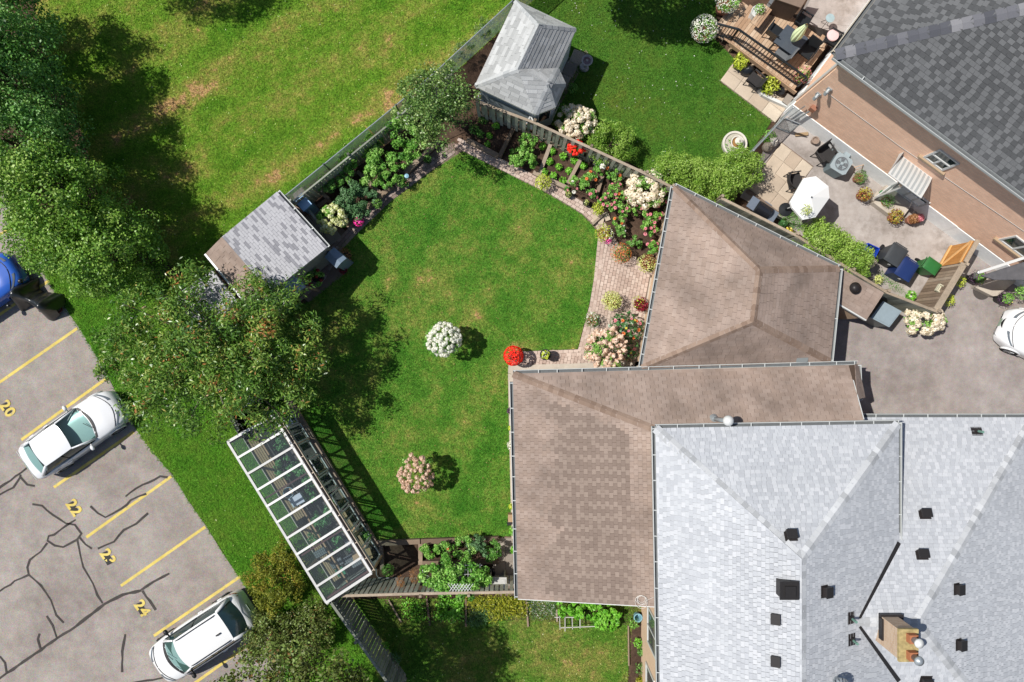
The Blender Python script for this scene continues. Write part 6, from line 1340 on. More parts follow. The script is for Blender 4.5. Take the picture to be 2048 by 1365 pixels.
# dahlias along the fence
for (x, y, r, h, mt, bl, lb) in (
    (1152, 374, 18, .55, pl_veg, [(fl_white, 2, .09, 'open', .6), (fl_pink, 3, .07, 'open', .3)], 'dahlia with two white blooms near the dividing timber'),
    (1180, 357, 16, .6, pl_veg, [(fl_or, 3, .07, 'open', .5)], 'dahlia with orange blooms beside the dark timber'),
    (1183, 392, 14, .5, pl_green, [(fl_pink, 3, .075, 'open', .4)], 'small pink dahlia above the narrow path'),
    (1200, 336, 15, .8, pl_veg, [(fl_white, 1, .13, 'ball', .8)], 'dahlia with one large white bloom at the fence foot'),
    (1228, 346, 20, .7, pl_veg, [(fl_or, 3, .07, 'open', .4)], 'leafy orange dahlia against the fence boards'),
    (1233, 378, 18, .65, pl_veg, [(fl_pink, 3, .07, 'open', .4), (fl_or, 1, .07, 'open', .6)], 'leafy dahlia beside the blush hydrangea'),
    (1216, 402, 18, .6, pl_veg, [(fl_pink, 6, .075, 'open', .4)], 'dahlia thick with pink blooms in the bed middle'),
    (1245, 410, 18, .65, pl_veg, [(fl_pink, 7, .075, 'open', .3)], 'pink dahlia below the blush hydrangea'),
    (1276, 410, 18, .55, pl_veg, [(fl_pink, 3, .075, 'open', .5)], 'sparse pink dahlia beside the dark soil gap'),
    (1240, 440, 15, .5, pl_veg, [(fl_or, 2, .07, 'open', .5)], 'dahlia with coral blooms above the pale slabs'),
    (1243, 462, 13, .4, pl_green, [(fl_white, 2, .05, 'open', .5)], 'low green dahlia beside the patio pots'),
    (1318, 404, 16, .6, pl_veg, [(fl_pink, 4, .075, 'open', .4)], 'pink dahlia close to the garage corner'),
    (1305, 433, 19, .65, pl_veg, [(fl_pink, 5, .078, 'open', .4)], 'tall pink dahlia along the garage wall'),
    (1298, 457, 17, .6, pl_veg, [(fl_pink, 6, .078, 'open', .35), (fl_crim, 1, .07, 'open', .7)], 'pink dahlia halfway along the garage wall'),
    (1270, 486, 14, .4, pl_green, [], 'flowerless green dahlia between two patio pots'),
    (1305, 494, 14, .55, pl_veg, [(fl_pink, 4, .078, 'open', .4)], 'pink dahlia above the crimson centred pot')):
    plant('dahlia', lb, 'dahlia', x, y, r, h, mt, 330, .085, .05, .75, None, bl, lump=7, group='dahlias in the flower bed')
plant('hydrangea_bush', 'large blush white hydrangea against the wooden fence', 'hydrangea', 1292, 378, 36, 1.0, pl_veg, 900, .09, .05, .75, None, [(fl_cream, 44, .145, 'ball', -.05)], lump=12, ry=34)
plant('geranium', 'bright red geranium hung on the fence boards', 'geranium', 1153, 297, 17, 1.15, pl_green, 180, .06, .045, .6, (m_potb, .16, .9), [(fl_red, 24, .085, 'ball', -.1)], ry=13)
k = 0
for x, y, lb in ((1085, 293, 'lettuce alone beside the pepper timber'), (1104, 303, 'lettuce in the upper row nearest the timber'), (1127, 313, 'second lettuce of the upper row'), (1148, 321, 'lettuce at the upper end by the dividing timber'), (1099, 323, 'first lettuce of the middle row'), (1117, 334, 'middle lettuce on the bare soil'), (1138, 342, 'lettuce touching the dividing timber'), (1088, 344, 'lettuce beside the lime yellow shrub'), (1107, 352, 'lettuce below the middle row'), (1126, 361, 'lettuce closest to the narrow path'), (1167, 332, 'lettuce alone beyond the dividing timber')):
    plant('lettuce', 'small bright ' + lb, 'lettuce', x, y, 8, .12, pl_let, 130, .075, .06, .9, None, (), False, 'lettuces in rows on bare soil', shell=.3)
for x, y, r, lb in ((992, 252, 8, 'dark lettuce by the fence foot in the shaded bed'), (979, 272, 7, 'dark lettuce in the middle of the shaded bed'), (975, 289, 7, 'dark lettuce by the path in the shaded bed'), (960, 268, 9, 'leafy seedling under the fruit tree edge'), (966, 240, 11, 'leafy plant below the summerhouse fence'), (948, 258, 12, 'leafy plant at the fruit tree foot')):
    plant('lettuce', lb, 'lettuce', x, y, r, .12, pl_let if r < 9 else pl_veg, 130, .075, .055, .8, None, (), False, shell=.3)
for x, y, r, lb in ((1060, 283, 20, 'leafy pepper plant closest to the fence'), (1040, 313, 20, 'leafy pepper plant at the bed middle'), (1058, 322, 18, 'leafy pepper plant beside the timber'), (1030, 325, 12, 'small pepper plant at the path edge')):
    plant('pepper_plant', lb, 'pepper plant', x, y, r, .55, pl_veg, 420, .11, .05, .7, None, (), lump=8, group='pepper plants', droop=.2)
# raised vegetable beds by the back fence
for x, y, r, h, mt, lb in ((785, 245, 24, 1.2, pl_veg, 'tall leafy bean plant near the fruit tree'), (815, 262, 26, 1.1, pl_veg, 'tall bushy bean plant under the fruit tree'), (745, 290, 20, .9, pl_veg, 'leafy plant beside the bamboo pole'), (735, 300, 14, .8, pl_veg, 'thin leafy plant at the board fence'), (698, 318, 20, .9, pl_veg, 'leafy tomato near the board fence'), (690, 348, 16, .7, pl_green, 'dark leafy plant over the short timber'), (652, 370, 18, .7, pl_green, 'dark leafy plant beside the empty bed'), (672, 358, 15, .75, pl_green, 'dark leafy plant midway along the board fence'),
                           (832, 298, 22, .9, pl_veg, 'bright tomato plant near the path end'), (800, 305, 26, 1.0, pl_veg, 'large bright tomato plant in the middle bed'), (765, 322, 26, .95, pl_veg, 'large bright tomato plant next to the bed corner'), (745, 352, 22, .8, pl_veg, 'leafy tomato above the path timber'), (790, 345, 18, .7, pl_veg, 'leafy tomato hanging over the path timber'), (770, 360, 15, .6, pl_veg, 'small tomato at the pale timber end'),
                           (705, 382, 22, .7, pl_grey, 'greyish potato plant in the lower bed'), (690, 405, 20, .65, pl_grey, 'greyish potato plant by the lime hydrangea'), (735, 390, 17, .6, pl_grey, 'greyish potato plant at the pale timber'), (712, 415, 22, .65, pl_grey, 'greyish potato plant by the path timber')):
    plant('vegetable_plant', lb, 'vegetable plant', x, y, r * 1.12, h, mt, 700, .12, .045, .6, None, (), lump=9, droop=.15, group='vegetables in the raised beds')
plant('hydrangea_bush', 'lime green hydrangea at the end of the raised bed', 'hydrangea', 664, 439, 25, .8, pl_veg, 600, .1, .07, .75, None, [(fl_limeh, 30, .115, 'ball', -.05)], lump=9)
plant('petunia_pot', 'magenta petunia in a small pot on the shaded path', 'potted plant', 716, 441, 11, .5, pl_veg, 200, .05, .03, .8, (m_potb, .14, .3), [(fl_mag, 190, .06, 'stuff', -.2, (.1, -.15, .95)), (fl_pink, 20, .05, 'stuff', 0, (-.2, .5, .7))])
plant('potted_plant', 'green potted plant at the edge of the shaded path', 'potted plant', 754, 407, 11, .5, pl_veg, 220, .06, .035, .9, (m_potb, .14, .3)); plant('potted_plant', 'bushy green pot plant beside the blue solar lamp', 'potted plant', 806, 364, 13, .5, pl_green, 220, .06, .03, .8, (m_potb, .14, .3), [(fl_pink, 12, .06, 'stuff', .2)])
plant('potted_plant', 'dark green pot plant in shade near the path end', 'potted plant', 855, 318, 9, .5, pl_green, 160, .06, .03, .8, (m_potb, .13, .3))
plant('rose_bush', 'round green bush with dark red flowers beside the shed', 'rose bush', 629, 553, 19, .9, pl_veg, 420, .075, .05, .9, (m_potb, .2, .5), [(fl_crim, 7, .065, 'ball', .1)], lump=9)
plant('coleus', 'rusty orange coleus beside the peaked garden box', 'coleus', 689, 512, 15, .4, pl_dry, 260, .075, .045, .7, (m_potb, .2, .2), ry=18); plant('petunia', 'dark crimson petunia under the peaked garden box', 'petunia', 686, 540, 10, .25, fl_crim, 120, .05, .04, .6, (m_potb, .15, .15))
# beds by the greenhouse
plant('box_bush', 'round dark green bush in the shaded empty bed', 'bush', 776, 1141, 13, .3, pl_veg, 420, .06, .03, .9)
for x, y, r, h, mt, lb in ((862, 1102, 15, .45, pl_veg, 'pale bush bean at the row start'), (890, 1100, 19, .5, pl_veg, 'bush bean with an orange squash flower'), (926, 1096, 20, .55, pl_veg, 'bushy tomato in the middle of the row'), (958, 1095, 20, .55, pl_grey, 'feathery grey green dill clump'), (985, 1098, 18, .55, pl_green, 'dark green tomato at the row end')):
    plant('vegetable_plant', lb, 'vegetable plant', x, y, r * 1.15, h, mt, 820, .085, .045, .7, None, [(fl_or, 1, .08, 'open', .8)] if 'orange' in lb else (), lump=9, group='vegetables in the raised row')
bt_ = [(868, 1150, 26, 1.2), (898, 1150, 28, 1.35), (932, 1150, 28, 1.35), (955, 1155, 24, 1.2), (888, 1178, 22, 1.5), (930, 1175, 22, 1.5)]
for i, (x, y, r, h) in enumerate(bt_):
    plant('climbing_bean', ['bean vine at the near end of the white trellis', 'bean vine thick on the first trellis panel', 'bean vine thick on the second trellis panel', 'bean vine beside the grey sink', 'bean vine spilling over the fence rail', 'bean vine around the lattice screen'][i], 'bean vine', x, y, r * 1.12, h, pl_veg, 900, .105, .075, .65, None, (), lump=10, droop=.15, group='bean vines on the trellis')
plant('dried_grass', 'first clump of dried brown stalks on the fence', 'dry stalks', 801, 1163, 9, 1.2, pl_dry, 220, .16, .012, 1.4, None, (), False, ry=12); plant('dried_grass', 'darker clump of dried brown stalks beside the beans', 'dry stalks', 829, 1152, 11, 1.2, pl_dry, 260, .16, .012, 1.4, None, (), False, ry=16)
# planting below the long fence
def patch(name, label, cat, P, n, mat, L, Wd, h=.25, kind='stuff', droop=0.0, base=.02):
    w_ = [W(*p) for p in P]; xs = [p.x for p in w_]; ys = [p.y for p in w_]; X = rng.uniform(min(xs), max(xs), n * 3); Y = rng.uniform(min(ys), max(ys), n * 3); k = inside([(p.x, p.y) for p in w_], X, Y); X, Y = X[k][:n], Y[k][:n]; m = len(X)
    cl = np.sin(X * 7 + 1.3) * np.cos(Y * 6.1) * .5 + .5
    X = X + rng.normal(0, .1, m); Y = Y + rng.normal(0, .1, m)
    Pp = np.stack([X, Y, base + rng.random(m) ** .7 * h * (.5 + .5 * cl)], 1); N = unit(np.stack([rng.normal(0, .5, m), rng.normal(0, .5, m), np.ones(m)], 1))
    o = leaf_obj(name, Pp, N, L, Wd, .5 + .18 * (cl - .5) + rng.normal(0, .2, m), mat, None, droop, .5, kind=kind); tag(o, label, cat); return o
patch('weeds', 'scattered low weeds in the first bed below the fence', 'weeds', [(800, 1200), (850, 1198), (852, 1240), (812, 1240)], 420, pl_let, .08, .06, .15); patch('squash_patch', 'leafy squash patch in the second bed below the fence', 'squash', [(880, 1196), (925, 1196), (925, 1238), (870, 1236)], 700, pl_let, .1, .08, .25)
patch('herb_patch', 'soft green herb patch beside the yellow lilies', 'herbs', [(938, 1222), (972, 1215), (970, 1250), (936, 1250)], 700, pl_grey, .07, .02, .3); patch('lily_patch', 'yellow green lily leaves along the fence foot', 'lilies', [(940, 1190), (1000, 1188), (1052, 1192), (1053, 1230), (1020, 1228), (990, 1240), (975, 1215), (940, 1215)], 1500, pl_yel, .13, .035, .35)
patch('white_flowers', 'low white flowering patch below the brown roof', 'flowers', [(1056, 1195), (1112, 1198), (1110, 1232), (1056, 1232)], 1100, pl_grey, .06, .02, .2); patch('white_blossom', 'tiny white blossoms over the low flowering patch', 'flowers', [(1056, 1195), (1112, 1198), (1110, 1230), (1056, 1230)], 160, fl_white, .035, .03, .2, base=.16)
for x, y, r, lb in ((1128, 1216, 17, 'kale plant at the start of the leafy row'), (1152, 1218, 18, 'second kale plant along the brown roof'), (1178, 1222, 19, 'kale plant above the white cage'), (1205, 1224, 20, 'broad kale plant along the brown roof'), (1226, 1226, 17, 'kale plant at the row end near the wall'), (1200, 1246, 15, 'kale plant spilling onto the lower lawn'), (1222, 1248, 13, 'low kale plant beside the wall bed')):
    plant('kale', lb, 'kale', x, y, r, .4, pl_let, 300, .13, .09, .6, None, (), lump=7, group='kale along the brown roof')
for x, y, r, mt, lb in ((1276, 1286, 10, pl_let, 'bright low plant at the tan wall foot'), (1282, 1305, 8, pl_green, 'small dark plant at the tan wall foot'), (1283, 1338, 14, pl_green, 'dark leafy plant low on the tan wall'), (1280, 1362, 9, pl_yel, 'yellow leafed plant at the bottom picture edge'), (1268, 1246, 12, pl_veg, 'stringy plant beside the blue bucket'), (770, 1292, 9, pl_let, 'small lime plant at the slanting fence foot'), (790, 1318, 14, pl_grey, 'strappy grey green plant at the slanting fence'),
                          (1021, 822, 7, pl_purp, 'purple flowering plant at the brown wing wall'), (1021, 857, 5, pl_lime, 'small lime plant at the brown wing wall'), (1022, 890, 9, fl_white, 'white flowering plant at the brown wing wall'), (1023, 1014, 6, pl_lime, 'lime plant low along the brown wing'), (1026, 1062, 10, pl_let, 'green plant at the end of the wing strip'), (1029, 1100, 9, pl_let, 'green plant beside the slab walk')):
    plant('border_plant', lb, 'plant', x, y, r, .2, mt, 150, .09, .045, .8, None, (), False)
# neighbour's plants
plant('hydrangea_bush', 'white hydrangea behind the fence by the summerhouse', 'hydrangea', 1152, 246, 36, .95, pl_veg, 900, .09, .05, .7, None, [(fl_cream, 62, .115, 'ball', -.1)], lump=12, ry=31)
plant('flower_mound', 'white flowering mound at the foot of the deck stairs', 'flowers', 1408, 58, 25, .8, pl_veg, 700, .06, .04, .8, (m_terr, .3, .4), [(fl_white, 620, .06, 'stuff', -.2)], lump=12); plant('flower_mound', 'white flowering mound at the top picture edge', 'flowers', 1455, 2, 22, .9, pl_veg, 600, .06, .04, .8, (m_terr, .3, .4), [(fl_white, 420, .06, 'stuff', -.2)], lump=12)
plant('deck_planter', 'white bowl planter with white flowers on the deck', 'planter', 1519, 19, 11, 1.15, pl_veg, 220, .06, .04, .9, (m_white, .24, .95), [(fl_white, 50, .05, 'stuff', -.1)])
for x, y, r, lb in ((1480, 125, 18, 'bright yellow green hosta nearest the stairs'), (1540, 170, 20, 'bright yellow green hosta nearest the brick house')):
    plant('hosta', lb, 'hosta', x, y, r, .45, pl_lime, 210, .2, .045, .8, (m_potb, .22, .3), (), True, 'yellow hostas below the deck', .3, .25, .5)
plant('flower_box', 'pink flowering plant in the railing corner', 'potted plant', 1605, 150, 17, 1.1, pl_veg, 240, .06, .04, .9, (m_terr, .2, .9), [(fl_pink, 130, .055, 'stuff', -.2)])
for x, y, r, mt, lb in ((1722, 354, 14, pl_green, 'round green pot plant beside the air conditioner'), (1729, 389, 15, pl_cole, 'red and lime coleus pot beyond the air conditioner'), (1776, 402, 14, pl_green, 'green pot plant under the striped awning'), (1792, 433, 16, pl_cole, 'red and lime coleus pot beyond the awning'), (1828, 438, 10, pl_dry, 'dry pink flowering pot at the white foundation'), (1840, 436, 8, fl_pink, 'thin pink flowers against the white foundation')):
    plant('potted_plant', lb, 'potted plant', x, y, r, .5, mt, 420, .07, .04 if mt is not pl_green else .02, .9, (m_terr, .18, .32), (), True, 'pots along the brick house')
plant('hydrangea_bush', 'cream white hydrangea at the driveway fence corner', 'hydrangea', 1848, 641, 36, .9, pl_veg, 620, .1, .06, .7, None, [(fl_cream, 34, .15, 'ball', -.15)], lump=11, ry=27)
plant('lime_shrub', 'small lime shrub nearest the wooden gate', 'shrub', 1920, 563, 11, .5, pl_lime, 300, .06, .035, 1.0, ry=13); plant('lime_shrub', 'small lime shrub at the driveway fence', 'shrub', 1898, 601, 12, .5, pl_lime, 300, .06, .035, 1.0, ry=13)
for x, y, r, lb in ((1956, 556, 17, 'purple and green potted plant by the porch step'), (2012, 597, 17, 'purple and yellow potted plant near the white car')):
    plant('potted_plant', lb, 'potted plant', x, y, r, .6, pl_purp, 330, .06, .03, .8, (m_potb, .2, .4), [(pl_veg, 110, .13, 'stuff', 0, (.2, 0, .6)), (fl_yel, 14, .06, 'stuff', .2, (.4, -.2, .6))])
plant('porch_plant', 'green shrub behind the parked white car', 'shrub', 2046, 585, 16, .9, pl_veg, 330, .08, .04, .8); plant('potted_plant', 'cream flower beside the clipped hedge end', 'flowers', 1742, 524, 8, .8, pl_veg, 90, .07, .04, .8, (m_terr, .14, .3), [(fl_cream, 3, .12, 'ball', .3)])
plant('border_plant', 'leafy plant at the brown driveway fence', 'plant', 1822, 592, 11, .4, pl_let, 160, .1, .06, .7, None, [(fl_white, 2, .05, 'open', .6)]); plant('border_plant', 'striped pale plant along the terrace edge', 'plant', 1757, 560, 10, .35, pl_pale, 150, .11, .03, .6, None, ()); plant('border_plant', 'yellow flowers at the barbecue end', 'flowers', 1578, 462, 8, .9, fl_yel, 110, .07, .05, .7, None, ())
plant('border_plant', 'dark plant beside the barbecue cover', 'plant', 1566, 446, 9, .4, pl_big, 110, .1, .06, .7, None, ()); plant('border_plant', 'low green plants at the chain link gate', 'plant', 1538, 275, 15, .3, pl_veg, 260, .08, .05, .7, None, ()); plant('tall_plant', 'thin yellow green shrub in front of the patio parasol', 'shrub', 1612, 420, 13, 2.55, pl_lime, 190, .1, .02, 1.1, None, (), True, shell=.1)
plant('border_plant', 'green plants on the dark slabs by the summerhouse', 'plant', 1146, 178, 11, .4, pl_green, 150, .08, .04, .8, None, ()); plant('wild_shrub', 'ragged brownish shrub between chain link and summerhouse', 'shrub', 925, 100, 22, .9, lf_pear, 420, .08, .03, .8, None, (), ry=18, lump=8); plant('wild_shrub', 'ragged brownish shrub at the top of the chain link', 'shrub', 968, 58, 20, .9, lf_pear, 420, .08, .03, .8, None, (), ry=20, lump=8)
patch('artificial_turf', 'strip of green turf along the terrace fence', 'turf', [(1752, 548), (1760, 545), (1808, 582), (1800, 586)], 900, pl_green, .05, .02, .03); patch('artificial_turf', 'green turf patch beside the white parasol', 'turf', [(1562, 425), (1578, 412), (1612, 450), (1590, 460), (1562, 445)], 1500, pl_green, .05, .02, .03)

# fallen leaves and clover heads lying about on the lawns
for P, n, mt, lab, cl in ((P_lawn, 420, pl_dry, 'scattered fallen leaves on the garden lawn', 'fallen leaves'), (P_field, 500, pl_pale, 'pale clover heads scattered over the open field', 'clover'), (P_neigh, 160, fl_white, 'white fallen petals on the dark neighbouring lawn', 'petals'), (P_low, 260, pl_pale, 'pale leaves scattered over the lower lawn', 'fallen leaves'), (P_verge, 200, pl_pale, 'pale clover heads in the verge grass', 'clover')):
    w_ = [W(*p) for p in P]; x0, x1 = max(-22, min(p.x for p in w_)), min(22, max(p.x for p in w_)); y0, y1 = max(-14.5, min(p.y for p in w_)), min(14.5, max(p.y for p in w_)); X = rng.uniform(x0, x1, n * 4); Y = rng.uniform(y0, y1, n * 4); k = inside([(p.x, p.y) for p in w_], X, Y); X, Y = X[k][:n], Y[k][:n]; m = len(X)
    tag(leaf_obj('fallen_leaves', np.stack([X, Y, np.full(m, .04)], 1), np.tile([0., 0., 1.], (m, 1)), .05, .03, rng.normal(.6, .25, m), mt, None, 0, .4, kind='stuff'), lab, cl)
# ------------------------------------------------------------------ the neighbour's deck
m_deck = m_tone('deck board', lerp_c(C(186, 150, 120), C(210, 180, 150), C(226, 202, 176)), .85, (18, .14), (1.6, .14), (50, .3))
m_iron = m_tone('black iron', C(40, 44, 48), .45, (20, .15)); m_wick = m_tone('dark wicker', C(58, 56, 56), .8, (60, .35), None, (90, .6)); m_grey = m_tone('grey plastic', C(120, 124, 128), .5, (9, .08)); m_slate = m_tone('slate table top', C(84, 92, 102), .35, (9, .08))
dk = thing('wooden_deck', 'wooden deck with steps and a black railing beside the brick house', 'deck', W(1560, 90))
du = Vector((.60, .80, 0)).normalized(); dv = Vector((du.y, -du.x, 0))            # along the boards; across towards the house
zd = .6; D0 = W(1462, 84, zd); D1 = W(1594, 184, zd); Lx = (D1 - D0).dot(dv)
nb = int(Lx / .145)
for i in range(nb):
    p = D0 + dv * (.145 * (i + .5)); t_ = i / nb; ln = 1.75 + .55 * min(1, t_ * 2.5) + (.15 if t_ > .85 else 0)
    bar_piece('board', dk, p + Vector((0, 0, -.018)), p + du * ln + Vector((0, 0, -.018)), .135, .036, m_deck)
bar_piece('rim_joist', dk, D0 - du * .03 + Vector((0, 0, -.13)), D0 + dv * Lx - du * .03 + Vector((0, 0, -.13)), .05, .24, m_deck)
for i in range(6): q = D0 + dv * (Lx * (i + .3) / 6) - du * .02; bar_piece('post', dk, Vector((q.x, q.y, 0)), Vector((q.x, q.y, zd - .25)), .1, .1, m_deck, up=(1, 0, 0))
for k in range(3):                                # steps going down towards the lawn
    z = zd - .15 * (k + 1); b = D0 - dv * (.30 * (k + .5)); b.z = z
    for j in (-.075, .075): bar_piece('tread', dk, b + dv * j + Vector((0, 0, -.018)), b + dv * j + du * 1.75 + Vector((0, 0, -.018)), .14, .036, m_deck)
    bar_piece('riser', dk, b + dv * .15 + Vector((0, 0, -.09)), b + dv * .15 + du * 1.75 + Vector((0, 0, -.09)), .02, .14, m_deck)
R0_, R1_ = W(1477, 59, zd + .9), W(1614, 156, zd + .9); Rs = W(1431, 47, .95)
rl = thing('deck_railing', 'black iron railing along the deck edge and stairs', 'railing', D0)
def rail_run(a, b, za, zb_, n):
    A_, B_ = Vector((a.x, a.y, 0)), Vector((b.x, b.y, 0))
    bar_piece('handrail', rl, A_ + Vector((0, 0, za + .9)), B_ + Vector((0, 0, zb_ + .9)), .075, .05, m_iron); bar_piece('lower_rail', rl, A_ + Vector((0, 0, za + .1)), B_ + Vector((0, 0, zb_ + .1)), .04, .04, m_iron)
    for i in range(n + 1): q = A_.lerp(B_, i / n); z = za + (zb_ - za) * i / n; big = i in (0, n); bar_piece('post' if big else 'baluster', rl, q + Vector((0, 0, z)), q + Vector((0, 0, z + .9)), .06 if big else .022, .06 if big else .022, m_iron, up=(1, 0, 0))
rail_run(Rs, R0_, .05, zd, 8); rail_run(R0_, R1_, zd, zd, 24)
sheet('upper_terrace', [(1600, 40), (1640, -40), (1800, -40), (1760, 0), (1693, 66), (1655, 62)], zd - .02, m_conc, 'grey concrete landing behind the deck', 'terrace')
mb = MB(); mb.prism([tuple(W(x, y, zd)[:2]) for x, y in ((1600, 42), (1640, -38), (1790, -38), (1755, 2), (1693, 64), (1655, 60))], 0, zd - .03); tag(O('terrace_base', mb, m_conc), 'concrete base under the grey landing', 'terrace', kind='structure')
# table, closed parasol, chairs on the deck
zt1 = zd + .74
tb = thing('patio_table', 'dark slate rectangular table on the wooden deck', 'table', W(1581, 80, zd)); q4 = [W(1575, 49, zt1), W(1617, 77, zt1), W(1588, 113, zt1), W(1547, 84, zt1)]
mb = MB(); mb.prism([tuple(q[:2]) for q in q4], zt1 - .03, zt1); O('tabletop', mb, m_slate, tb); cq = sum(q4, Vector()) / 4
for q in q4: b = cq + (q - cq) * .88; bar_piece('leg', tb, Vector((b.x, b.y, zd)), Vector((b.x, b.y, zt1 - .03)), .05, .05, m_iron, up=(1, 0, 0))
m_gcl = m_tone('pale green cloth', C(212, 224, 178, 1.5), .8, (12, .08))
pr = thing('closed_parasol', 'closed pale green parasol through the slate table', 'parasol', W(1584, 84, zd)); pb = Vector((*W(1583, 83, zt1)[:2], 0)); mb = MB(); mb.tube([pb + Vector((0, 0, zd)), pb + Vector((0, 0, 2.75))], .022, 8); O('pole', mb, m_white, pr)
def fold(u, v):
    a = u * 2 * math.pi; r = (.07 + .22 * math.sin(min(1, v * 1.15) * math.pi * .62) * (1 - .35 * v)) * (1 + .13 * math.cos(8 * a)) * (1.15 - v * .85); return (pb.x + r * math.cos(a), pb.y + r * math.sin(a), 1.45 + 1.25 * v)
mb = MB(); mb.grid(fold, 64, 12); O('canopy', mb, m_gcl, pr, True); mb = MB(); mb.lathe(pb + Vector((0, 0, 2.7)), [(.02, 0), (.035, .05), (.01, .1)], 8); O('finial', mb, m_tone('brown finial', C(120, 92, 60), .5, None), pr)
def armchair(label, px, py, z, rz, mat, w_=.6, back=.92, group=None, seatm=None, nm='patio_chair', curved=False):
    c = W(px, py, z + .45); c.z = z; r = thing(nm, label, 'chair', (0, 0, 0), group)     # faces +y
    mb = MB(); mb.box((0, 0, .42), (w_ * .86, .52, .06)); O('seat', mb, seatm or mat, r)
    mb = MB()
    if curved: mb.grid(lambda u, v: ((u - .5) * w_, -.27 - .06 * v + .16 * (2 * u - 1) ** 2, .45 + (back - .45) * v), 8, 3); mb.grid(lambda u, v: ((.5 - u) * w_, -.305 - .06 * v + .16 * (2 * u - 1) ** 2, .45 + (back - .45) * v), 8, 3); mb.grid(lambda u, v: ((u - .5) * w_, -.27 - .06 - .035 * v + .16 * (2 * u - 1) ** 2, back), 8, 1)
    else: mb.obox((-w_ * .43, -.27, .45), (w_ * .86, 0, 0), (0, .035, 0), (0, -.1, back - .45))
    O('backrest', mb, mat, r)
    for s in (-1, 1):
        bar_piece('armrest', r, (s * w_ * .46, -.28, .64), (s * w_ * .46, .24, .64), .05, .035, mat)
        for y in (-.24, .22): mb = MB(); mb.tube([(s * w_ * .46, y, 0), (s * w_ * .46, y * .98, .63)], .02, 6); O('leg', mb, mat, r)
    place(r, c, rz); return r
DG = 'chairs round the slate table'
tbase = math.atan2(dv.y, dv.x)
armchair('black sling chair on the stair side of the slate table', 1550, 63, zd, math.radians(-36), m_iron, group=DG); armchair('black sling chair behind the closed parasol', 1606, 43, zd, math.radians(-142 + 20), m_iron, group=DG)
armchair('grey sling chair tucked between table and railing', 1566, 106, zd, math.radians(-36 + 88), m_grey, group=DG); armchair('black sling chair on the house side of the slate table', 1615, 102, zd, math.radians(144), m_iron, group=DG)
cc = armchair('dark chair with a round pink cushion on the deck', 1664, 78, zd, math.radians(60), m_iron); p = W(1665, 72, zd + .5); mb = MB(); mb.lathe(p, [(.2, 0), (.235, .03), (.22, .07), (.1, .085), (.01, .085)], 20); tag(O('seat_cushion', mb, m_tone('pink cushion', C(236, 206, 206, 1.1), .9, (18, .06))), 'round pale pink cushion on the dark deck chair', 'cushion')
st = thing('glass_stand', 'round glass topped wire stand beside the deck', 'table', W(1660, 38, zd)); p = W(1660, 37, zd + .6); mb = MB(); mb.lathe(p, [(.17, 0), (.175, .02), (.12, .025), (.01, .03)], 20); O('glass_top', mb, m_tone('pale blue glass', C(176, 200, 206), .15, (8, .1)), st)
for k in range(3): a = k * 2.1; mb = MB(); mb.tube([p + Vector((0, 0, 0)), p + Vector((.16 * math.cos(a), .16 * math.sin(a), -.59))], .01, 5); O('leg', mb, m_iron, st)
# barbecue-like cabinet and cooler at the top of the deck
cb_ = thing('outdoor_cabinet', 'large brown outdoor cabinet at the top of the deck', 'cabinet', W(1590, 0, zd)); q4 = [W(1563, -20, 1.75), W(1624, -20, 1.75), W(1601, 15, 1.75), W(1552, -2, 1.75)]
m_brcab = m_tone('brown cabinet', C(98, 82, 72), .7, (10, .12)); mb = MB(); mb.prism([tuple(q[:2]) for q in q4], zd, 1.7); O('body', mb, m_brcab, cb_); cq = sum(q4, Vector()) / 4
mb = MB(); mb.prism([tuple((cq + (q - cq) * 1.04)[:2]) for q in q4], 1.7, 1.75); O('top', mb, m_tone('cabinet top', C(140, 122, 108), .7, (10, .12)), cb_)
crate('cooler', 'white cooler with a dark handle at the deck top', 'cooler', 1549, 5, zd, .36, .3, .5, math.radians(-35), m_white, m_grey)
bn = thing('deck_bench', 'small slatted wooden bench behind the white planter', 'bench', W(1537, 18, zd))
for k in range(4): bar_piece('slat', bn, W(1530, 10 - 0, zd + .45) + dv * (.1 * k), W(1530, 10, zd + .45) + dv * (.1 * k) - du * .9, .085, .03, m_deck)
for k in (0, 1): q = W(1530, 10, 0) + dv * .15 - du * (.1 + .7 * k); bar_piece('leg', bn, Vector((q.x, q.y, zd)), Vector((q.x, q.y, zd + .43)), .3, .06, m_deck, up=(1, 0, 0))
# below the deck: folded chair, bags, wall edging
armchair('folded dark chair lying between the two yellow hostas', 1509, 160, 0.0, math.radians(50), m_wick, .55, .8); bg_ = MB(); p = W(1497, 140, .3); bg_.lathe((p.x, p.y, 0), [(.2, 0), (.27, .15), (.22, .34), (.1, .46), (.03, .5)], 10, 1.2, .8); tag(O('bin_bag', bg_, m_tone('black bag', C(44, 48, 54), .3, (6, .2), None, (9, 1.0)), None, True), 'shiny black bag beside the folded chair', 'bag')
ed = thing('edging_wall', 'low curved white edging below the deck', 'edging', W(1545, 200)); pts = [(1515, 183), (1522, 193), (1536, 200), (1572, 216)]
for a, b in zip(pts, pts[1:]): bar_piece('block', ed, W(*a) + Vector((0, 0, .12)), W(*b) + Vector((0, 0, .12)), .12, .24, m_white)
mb = MB(); pot_lathe(mb, W(1556, 188), .15, .3); tag(O('plant_pot', mb, m_potb), 'empty black pot at the end of the deck', 'pot')
crate('concrete_block', 'grey block standing under the deck edge', 'block', 1575, 200, 0, .25, .35, .3, math.radians(-35), m_slab2, m_slab2)
